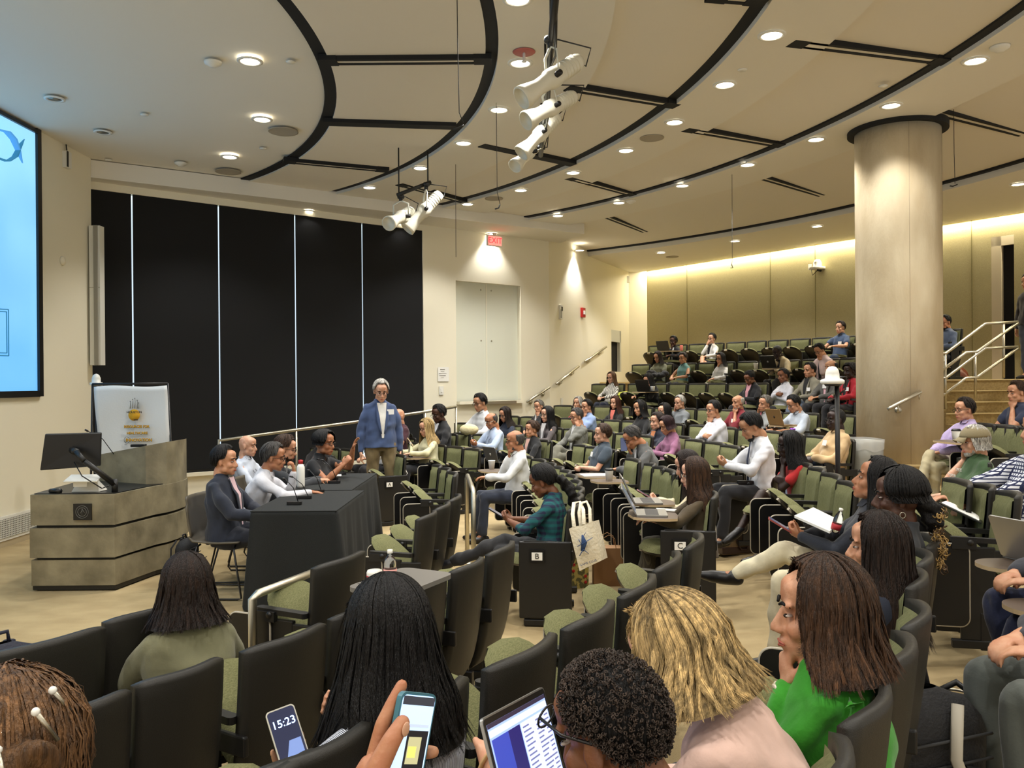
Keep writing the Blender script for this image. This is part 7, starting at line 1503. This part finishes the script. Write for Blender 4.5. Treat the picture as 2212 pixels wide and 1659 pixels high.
mb = MB(); p = place(('H', 1425), -.1, .45, .60); B = Blob(); rr = random.Random(8)
for k in range(9): B.ell((p.x + rr.uniform(-.16, .16), p.y + rr.uniform(-.12, .12), p.z + rr.uniform(-.04, .05)), (.09, .07, .05))
tag(B.fuse('coat', cloth('coat_black', (26, 26, 28)), None, .014, wr=(.014, 40, 3)), 'black coat bundled on the lap of the woman in the grey-green T-shirt', 'coat')
p = place(('G', 1447) if ('G', 1447) in SEATOBJ else ('G', 1412), .75, .3, .52); mb = MB(); mb.add([(p.x - .12, p.y, p.z), (p.x + .12, p.y, p.z), (p.x + .14, p.y + .1, p.z + .16), (p.x - .02, p.y + .1, p.z + .14)], [(0, 1, 2, 3)], mat('yellow_flyer', (226, 228, 90), .7)); tag(mb.build('flyer', solid=.004), 'yellow folded flyer on a green seat right of the woman in black', 'paper')
# tote bag, floral bag and kraft bag by the plaid woman's seat
so = SEATOBJ[(MB2, 0)]; tp_ = so.location + Vector((.05, .02, .83))
t = thing('tote_bag', 'cream canvas tote bag with a blue figure print hanging on the plate B seat', 'bag', (0, 0, 0)); q = [at(u, v, 5.7) for u, v in ((1229, 1142), (1281, 1127), (1300, 1210), (1252, 1233))]; back = [p + Vector((.05, .09, 0)) for p in q]
mb = MB(); mb.grid(lambda u, v: q[0].lerp(q[1], u).lerp(q[3].lerp(q[2], u), v) + Vector((0, -.02 * math.sin(PI * u) * math.sin(PI * v), .006 * math.sin(u * 8) * (1 - v))), 12, 12, mat('cream_tote', (226, 216, 190), .9, bump=(50, .4)))
mb.grid(lambda u, v: back[0].lerp(back[1], u).lerp(back[3].lerp(back[2], u), v), 8, 8, MATS['cream_tote'])
for i in range(1, 4): mb.add([q[i], q[(i + 1) % 4], back[(i + 1) % 4], back[i]], [(0, 1, 2, 3)], MATS['cream_tote'])
mb.build('bag_body', t); hang = at(1252, 1083, 5.95)
for off in (0, .05):
    mb = MB(); mb.tube([q[0].lerp(q[1], .22) + Vector((off, off, 0)), at(1237, 1110, 5.8) + Vector((off, off, 0)), at(1240, 1086, 5.9) + Vector((off, 0, .0)), hang + Vector((off, 0, 0)), at(1260, 1100, 5.85) + Vector((off, off, 0)), q[0].lerp(q[1], .62) + Vector((off, off, 0))], .014, MATS['cream_tote'], 8, sy=.3); mb.build('handle', t)
M_navy = mat('navy_print', (44, 70, 112), .8); mb = MB(); pr = lambda u, v: at(u, v, 5.655)      # generic abstract figure in blue
for l, r in (([(1258, 1155), (1262, 1172), (1258, 1190)], [.006, .02, .012]), ([(1247, 1180), (1262, 1172), (1281, 1160)], [.006, .010, .004]), ([(1252, 1200), (1260, 1186), (1272, 1196)], [.008, .012, .006]), ([(1250, 1165), (1256, 1176)], [.010, .006]), ([(1262, 1156), (1266, 1148)], [.008, .002])): mb.tube([pr(*x) for x in l], r, M_navy, 8, sy=.3)
mb.build('printed_figure', t); text('GAME CLUB', .022, M_navy, t, pr(1270, 1214) + Vector((0, -.02, 0)), (PI / 2, -.30, .0), 'printed_words')
t = thing('floral_bag', 'yellow floral paper bag behind the hanging tote bag', 'bag', atz(1247, 1268, 0)); t.rotation_euler = (0, 0, .3); mb = MB(); mb.prism(rrect(.17, .1, .005), 0, .26, mat('floral_yellow', (176, 158, 84), .7, noise=(26, 3), col2=(92, 88, 50), ramp=(.48, .55))); mb.build('bag_body', t); mb = MB(); rr = random.Random(2)
for k in range(4): mb.ell((rr.uniform(-.06, .06), -.052, .05 + k * .05), (.014, .003, .014), M_red, 8, 5)
mb.build('flower_print', t)
t = thing('kraft_bag', 'brown kraft paper bag with looped handles on the aisle floor', 'bag', atz(1314, 1262, 0)); mb = MB(); mb.prism(rrect(.26, .14, .004), 0, .32, mat('kraft_paper', (146, 108, 70), .8)); mb.build('bag_body', t)
for sy_ in (-1, 1): mb = MB(); mb.tube([(-.06, sy_ * .06, .32), (-.05, sy_ * .06, .40), (0, sy_ * .06, .43), (.05, sy_ * .06, .40), (.06, sy_ * .06, .32)], .003, MATS['kraft_paper'], 6, cap=False); mb.build('handle', t)
# big black bags at the bottom right
backpack(Vector((1.31, 2.66, .15)), .35, 1.28, 'black backpack with a pale grey strap edge behind the curved seat backs', light=True)
t = thing('duffel_bag', 'black zipped bag behind the big backpack on the aisle floor', 'bag', Vector((1.62, 3.05, .17)), -.5); B = Blob(); B.loft([((-.26, 0, .18), np.array([0, .10, 0]), np.array([0, 0, .13])), ((-.22, 0, .2), np.array([0, .14, 0]), np.array([0, 0, .19])), ((.2, 0, .2), np.array([0, .14, 0]), np.array([0, 0, .19])), ((.26, 0, .17), np.array([0, .09, 0]), np.array([0, 0, .12]))]); B.fuse('bag_body', MATS['black_nylon'], t, .012, wr=(.010, 22, 5))
mb = MB(); mb.tube([(-.2, 0, .395), (0, 0, .41), (.2, 0, .395)], .005, M_steel, 6); mb.build('zipper', t); mb = MB(); mb.tube([(-.1, -.14, .2), (-.09, -.14, .42), (.0, -.1, .47), (.09, -.14, .42), (.1, -.14, .2)], .012, M_blkp, 8, sy=.4); mb.build('handle', t)
t = thing('loose_strap', 'loose black bag strap with a buckle on the floor at the bottom right', 'strap', atz(2110, 1640, .2)); mb = MB(); mb.tube([(-.22, .12, .05), (-.12, .05, .012), (0, .0, .008), (.12, -.03, .008), (.22, -.05, .008)], .014, M_blkp, 8, sy=.25); mb.build('webbing', t); mb = MB(); mb.box((.02, -.005, .012), (.05, .035, .014), M_blkp); mb.build('buckle', t, bevel=.004)
# right-edge boards with a bowl and a laptop
t = thing('side_writing_board', 'oval writing board at the right edge holding the laptop', 'writing board', Vector((2.42, 3.95, .83))); mb = MB(); mb.prism(rrect(.42, .26, .12, 8), -.009, .009, M_tablet, m_side=mat('pale_board_edge', (190, 166, 128), .5)); mb.build('board_top', t); mb = MB(); mb.tube([(.18, 0, -.01), (.26, .0, -.12), (.26, .0, -.62)], .014, M_blk, 8); mb.build('board_arm', t)
t = thing('side_writing_board', 'oval writing board at the right edge holding the paper bowl', 'writing board', Vector((2.18, 3.32, .80))); mb = MB(); mb.prism(rrect(.42, .26, .12, 8), -.009, .009, M_tablet, m_side=MATS['pale_board_edge']); mb.build('board_top', t); mb = MB(); mb.tube([(.18, 0, -.01), (.26, .0, -.12), (.26, .0, -.60)], .014, M_blk, 8); mb.build('board_arm', t)
t = thing('paper_bowl', 'pale paper bowl at the right edge on the lower writing board', 'bowl', Vector((2.23, 3.34, .81))); mb = MB(); mb.lathe([(.001, 0), (.05, 0), (.078, .05), (.082, .052), (.075, .05), (.05, .008), (.001, .008)], mat('beige_paper', (206, 190, 156), .7), 28); mb.build('bowl_body', t)
laptop(pos=Vector((2.55, 3.98, .842)), rz=PI / 2 + .3, label='silver laptop cut by the right edge of the picture', open_=112)
K = ('F', 2176); board(K); cup(place(K, .05, .48), 'white coffee cup with a black lid right of the lilac shirt', True); mb = MB(); q = place(K, -.08, .45); mb.box((q.x, q.y, q.z + .012), (.2, .14, .02), M_paper); tag(mb.build('napkin'), 'crumpled white napkin beside the right-hand coffee cup', 'napkin')

# ---------------- foreground: open laptop, two lit phones, hand, sandal
L = [at(u, v, y) for u, v, y in ((1040, 1553, 1.52), (1172, 1477, 1.77), (1215, 1660, 1.74), (1106, 1745, 1.49))]
ctr = sum(L, Vector()) / 4; xx = ((L[1] - L[0]) + (L[2] - L[3])).normalized(); yy = ((L[0] - L[3]) + (L[1] - L[2])); yy = (yy - xx * yy.dot(xx)).normalized(); zz = xx.cross(yy)
Wd, Hd = .30, .205; m = Matrix((xx, yy, zz)).transposed().to_4x4(); c0 = L[0] + (xx * Wd - yy * Hd) / 2; m.translation = c0
t = thing('laptop', 'open silver laptop with a lit document on its screen in the foreground', 'laptop'); t.matrix_world = m; M_sil = MATS['silver_aluminium']
mb = MB(); mb.prism(rrect(Wd, Hd, .010), -.006, 0, M_sil); lid = mb.build('lid', t); mb = MB(); mb.prism(rrect(Wd - .006, Hd - .006, .008), .0002, .001, M_blkp); mb.build('bezel', lid)
def glowm(n, c, e=.9): return mat('glow_' + n, c, .3, emit=c, es=e)
mb = MB()
def pane(x0, y0, x1, y1, mm, z=.0014, sh_=0): mb.add([(x0 - Wd / 2, Hd / 2 - y1, z), (x1 - Wd / 2, Hd / 2 - y1, z), (x1 - Wd / 2 + sh_, Hd / 2 - y0, z), (x0 - Wd / 2 + sh_, Hd / 2 - y0, z)], [(0, 1, 2, 3)], mm)
pane(.010, .014, .290, .197, glowm('desk', (132, 152, 206)), .0013); pane(.010, .014, .290, .022, glowm('bar', (40, 34, 50)), .0016); pane(.012, .026, .288, .038, glowm('toolbar', (176, 186, 222)), .0016)
pane(.015, .042, .088, .140, glowm('blue', (44, 56, 140)), .0018); pane(.088, .042, .142, .140, glowm('deepblue', (28, 24, 80)), .0018); pane(.015, .140, .142, .150, glowm('white', (206, 216, 240)), .0018); pane(.015, .152, .142, .195, glowm('paleblue', (160, 178, 222)), .0018); pane(.146, .042, .286, .195, glowm('page', (176, 186, 226)), .0018)
for k in range(16): pane(.152, .050 + k * .0088, .152 + .03 + .02 * (k * 7 % 5) / 5, .053 + k * .0088, glowm('ink', (90, 92, 130)), .0021); pane(.215, .050 + k * .0088, .215 + .025 + .03 * (k * 3 % 4) / 4, .053 + k * .0088, glowm('ink', (90, 92, 130)), .0021); pane(.262, .050 + k * .0088, .282, .053 + k * .0088, glowm('ink', (90, 92, 130)), .0021)
mb.build('screen', lid); mb = MB(); mb.prism([(-Wd / 2, -Hd / 2), (Wd / 2, -Hd / 2), (Wd / 2, -Hd / 2 + .2), (-Wd / 2, -Hd / 2 + .2)], 0, .012, M_sil, mtx=Matrix.Translation((0, -Hd / 2, 0)) @ Matrix.Rotation(math.radians(-72), 4, 'X') @ Matrix.Translation((0, Hd / 2 - .2 + .2 - .0, 0)) @ Matrix.Scale(1, 4)); 
base = MB(); bm_ = Matrix.Translation((0, -Hd / 2, 0)) @ Matrix.Rotation(math.radians(75), 4, 'X'); base.prism([(-Wd / 2, 0), (Wd / 2, 0), (Wd / 2, Hd), (-Wd / 2, Hd)], -.012, 0, M_sil, mtx=bm_); base.build('base', t)
# hand of someone beside the camera holding a bright phone
ph = [at(u, v, y) for u, v, y in ((862, 1548, .62), (882, 1552, .60), (925, 1668, .56), (880, 1690, .58))]
c = at(884, 1600, 1.12); up = Vector((.16, .30, .90)).normalized(); nrm = Vector((.80, -.56, .12)); nrm = (nrm - up * nrm.dot(up)).normalized()
t = phone(c + up * -.012, nrm, up, 'bright phone in the hand at the bottom edge, showing a chat with a photo', glow=(150, 176, 214), es=1.1, case=mat('teal_case', (60, 110, 124), .4)); pm_ = t.matrix_world.copy()
mb = MB()
def pp(x0, y0, x1, y1, mm, z=.0052): mb.add([(x0, y0, z), (x1, y0, z), (x1, y1, z), (x0, y1, z)], [(0, 1, 2, 3)], mm)
pp(-.032, .058, .032, .069, glowm('pbar', (40, 42, 50))); pp(-.028, .030, .028, .034, glowm('pline', (150, 160, 190)), .0054); pp(-.012, -.03, .030, .026, glowm('pblack', (20, 20, 24))); pp(-.008, -.016, .018, .018, glowm('pphoto', (150, 146, 110)), .0056); pp(-.006, -.008, .010, .006, glowm('pphoto2', (206, 196, 90)), .0058); pp(-.010, -.060, .028, -.036, glowm('plav', (196, 190, 226)), .0054)
mb.build('screen_content', t)
hp = person('hand of a person at the bottom edge holding up the bright phone', Vector((-.52, .30, 0)), Vector((-.3, 1, 0)), zf=.0, skin_='tan', hair='short', hc='black', top=(52, 50, 50), scale=.9) if False else None
root = bpy.data.objects.new('person', None); COL.objects.link(root); tag(root, 'hand and forearm of a person at the bottom edge holding the bright phone', 'person'); B = Blob()
X, Y, Z = [np.array(pm_.to_3x3().col[i]) for i in range(3)]; C_ = np.array(pm_.translation)
q = lambda x, y, z: C_ + X * x + Y * y + Z * z
B.limb([q(-.09, -.38, -.05), q(-.075, -.24, -.045), q(-.060, -.13, -.032)], [.040, .036, .030])
B.ell(q(-.030, -.07, -.030), (.040, .052, .019), np.stack([X, Y, Z], 1)); B.ell(q(-.052, -.055, -.014), (.022, .05, .022), np.stack([X, Y, Z], 1))
B.limb([q(-.056, -.065, -.010), q(-.057, -.020, .006), q(-.050, .012, .013), q(-.036, .036, .014)], [.021, .0150, .0130, .0105])       # thumb over the edge
for x0, y0, x1, y1, L_ in ((-.02, .0, .02, .04, 0), (-.0, -.03, .040, -.004, 1), (.0, -.055, .042, -.036, 1), (0, -.08, .040, -.066, 1)):
    if L_ == 0: B.limb([q(-.034, -.02, -.026), q(-.036, .028, -.020), q(-.028, .058, -.016), q(-.020, .080, -.014)], [.0115, .0105, .0095, .0082])
    else: B.limb([q(x0 - .01, y0, -.028), q(x1 - .016, (y0 + y1) / 2, -.022), q(x1 + .006, y1, -.012), q(x1 + .007, y1 + .004, .006)], [.0115, .0105, .0098, .0085])
B.fuse('body', skin('tan'), root, .0026, smooth=3)
mb = MB(); mm = basis(q(-.041, .030, .0268), X, y=Y); mb.ell((0, 0, 0), (.0072, .0095, .0016), mat('thumbnail', (196, 150, 120), .3), 12, 6, mtx=mm); mb.build('thumbnail', root)
# phone of the black-haired woman: clock face
w0 = wrist(P_blk, 0); t = phone(at(622, 1592, 2.05), Vector((.28, -.75, .62)), Vector((-.35, .35, .75)), 'phone showing 15:23 in the hand of the black-haired woman', glow=(30, 34, 54), es=.8, case=mat('pale_case', (190, 186, 170), .4))
text('15:23', .027, glowm('clock', (176, 206, 255), 2.2), t, (0, .035, .0052), (0, 0, 0), 'clock_digits'); mb = MB(); mb.add([(-.02, -.06, .0052), (.028, -.06, .0052), (.028, -.01, .0052), (.0, -.01, .0052)], [(0, 1, 2, 3)], glowm('wallp', (84, 104, 150))); mb.build('wallpaper', t)
tm = t.matrix_world; rp = bpy.data.objects.get('x')
B = Blob(); ir = P_blk['root']; bpy.context.view_layer.update(); inv = ir.matrix_world.inverted(); tmw = basis(t.location, tm.to_3x3().col[0], y=tm.to_3x3().col[1]) if False else tm
q = lambda x, y, z: np.array(inv @ (tmw @ Vector((x, y, z))))
# sandal foot beside the laptop (crossed leg of the blonde woman)
f0 = at(1040, 1612, 1.93); f1 = at(1100, 1700, 1.86); ri = P_bld['root']; bpy.context.view_layer.update(); iv = ri.matrix_world.inverted(); g_ = lambda p: np.array(iv @ p)
B = Blob(); dirf = (f1 - f0).normalized(); B.limb([g_(f0 + dirf * .0), g_(f0 + dirf * .05), g_(f0 + dirf * .12), g_(f1 + dirf * .05), g_(f1 + Vector((.22, .1, -.1)))], [.016, .034, .038, .036, .044])
for k in range(5): a_ = f0 + Vector((-.012 + k * .013, .0, .012 - k * .012)) ; B.limb([g_(a_ + dirf * .05), g_(a_ - dirf * .004)], [.011, .0085 - k * .0007])
B.fuse('crossed_foot', skin('pale'), ri, .005); mb = MB()
for k in range(5):
    c_ = f0 + dirf * (.05 + k * .028); rr_ = .041; ax = dirf; u_ = ax.cross(Vector((0, 0, 1))).normalized(); v_ = ax.cross(u_); mb.tube([Vector(g_(c_ + u_ * rr_ * math.cos(a_) + v_ * rr_ * math.sin(a_) + ax * .012 * math.sin(a_))) for a_ in [j * PI / 8 for j in range(17)]], .008, mat('tan_sandal_leather', (190, 152, 104), .6), 8, cap=False, sy=.5)
mb.build('sandal', ri)
# ruffles on the green blouse
T = P_grn; mb = MB(); mgr = MATS['cloth_top_52_148_30']; ch = T['chest']; P0 = T['P']; rr = random.Random(9)
def ruffle(pts, amp=.016):
    N_ = len(pts); rows = []
    for k in (0, 1): rows.append([])
    n = 60; vs = []; fs = []
    for i in range(n + 1):
        t_ = i / n * (N_ - 1); j = min(int(t_), N_ - 2); f_ = t_ - j; p = pts[j].lerp(pts[j + 1], f_); tg = (pts[j + 1] - pts[j]).normalized(); out = Vector((p.x, p.y, 0)) - Vector((P0[0], P0[1] + .02, 0)); out.normalize(); sd = tg.cross(out).normalized()
        w_ = amp * math.sin(i * 1.35); w2 = amp * .8 * math.cos(i * 1.1); vs += [p + out * .008, p + out * (.022 + .006 * math.sin(i)) + sd * w_ + tg * w2 * .5, p + out * .034 + sd * w_ * 1.6 + tg * w2]
    for i in range(n): b = 3 * i; fs += [(b, b + 1, b + 4, b + 3), (b + 1, b + 2, b + 5, b + 4)]
    mb.add(vs, fs, mgr, True)
bk = lambda x, z: Vector((x, .0 + P0[1] + math.sin(.05) * (z - P0[2]) - .098 * (1 - (x / .24) ** 2) ** .5, z))
ruffle([bk(-.13, P0[2] + .42), bk(-.11, P0[2] + .33), bk(-.02, P0[2] + .29), bk(.07, P0[2] + .32), bk(.10, P0[2] + .42)]); ruffle([bk(.07, P0[2] + .34), bk(.08, P0[2] + .22), bk(.07, P0[2] + .1)]); ruffle([bk(.12, P0[2] + .36), bk(.13, P0[2] + .24), bk(.12, P0[2] + .12)])
mb.build('ruffles', T['root'], solid=.0012)
mb = MB(); S_, E_, wv = T['arms'][0]; mb.tube([Vector(wv) + Vector((.03 * math.cos(a_), .03 * math.sin(a_), 0)) for a_ in [k * .63 for k in range(11)]], .006, mat('pearl_bracelet', (226, 216, 196), .3), 8, cap=False); mb.build('bracelet', T['root'])

w1 = wrist(P_mod, 0); t = thing('paper_notes', 'folded white notes hanging from the right hand of the standing man', 'paper', w1 + Vector((0, -.05, -.12))); mb = MB(); mb.tube([(0, 0, .06), (.03, -.01, .0), (.07, -.02, -.10), (.10, -.02, -.16), (.075, -.02, -.19), (.03, -.01, -.13), (-.01, 0, -.02)], .006, M_paper, 6, sy=.5); mb.add([(0, .0, .05), (.05, -.02, -.02), (.10, -.02, -.16), (.04, 0, -.13)], [(0, 1, 2, 3)], M_paper); mb.build('folded_sheet', t, solid=.002)
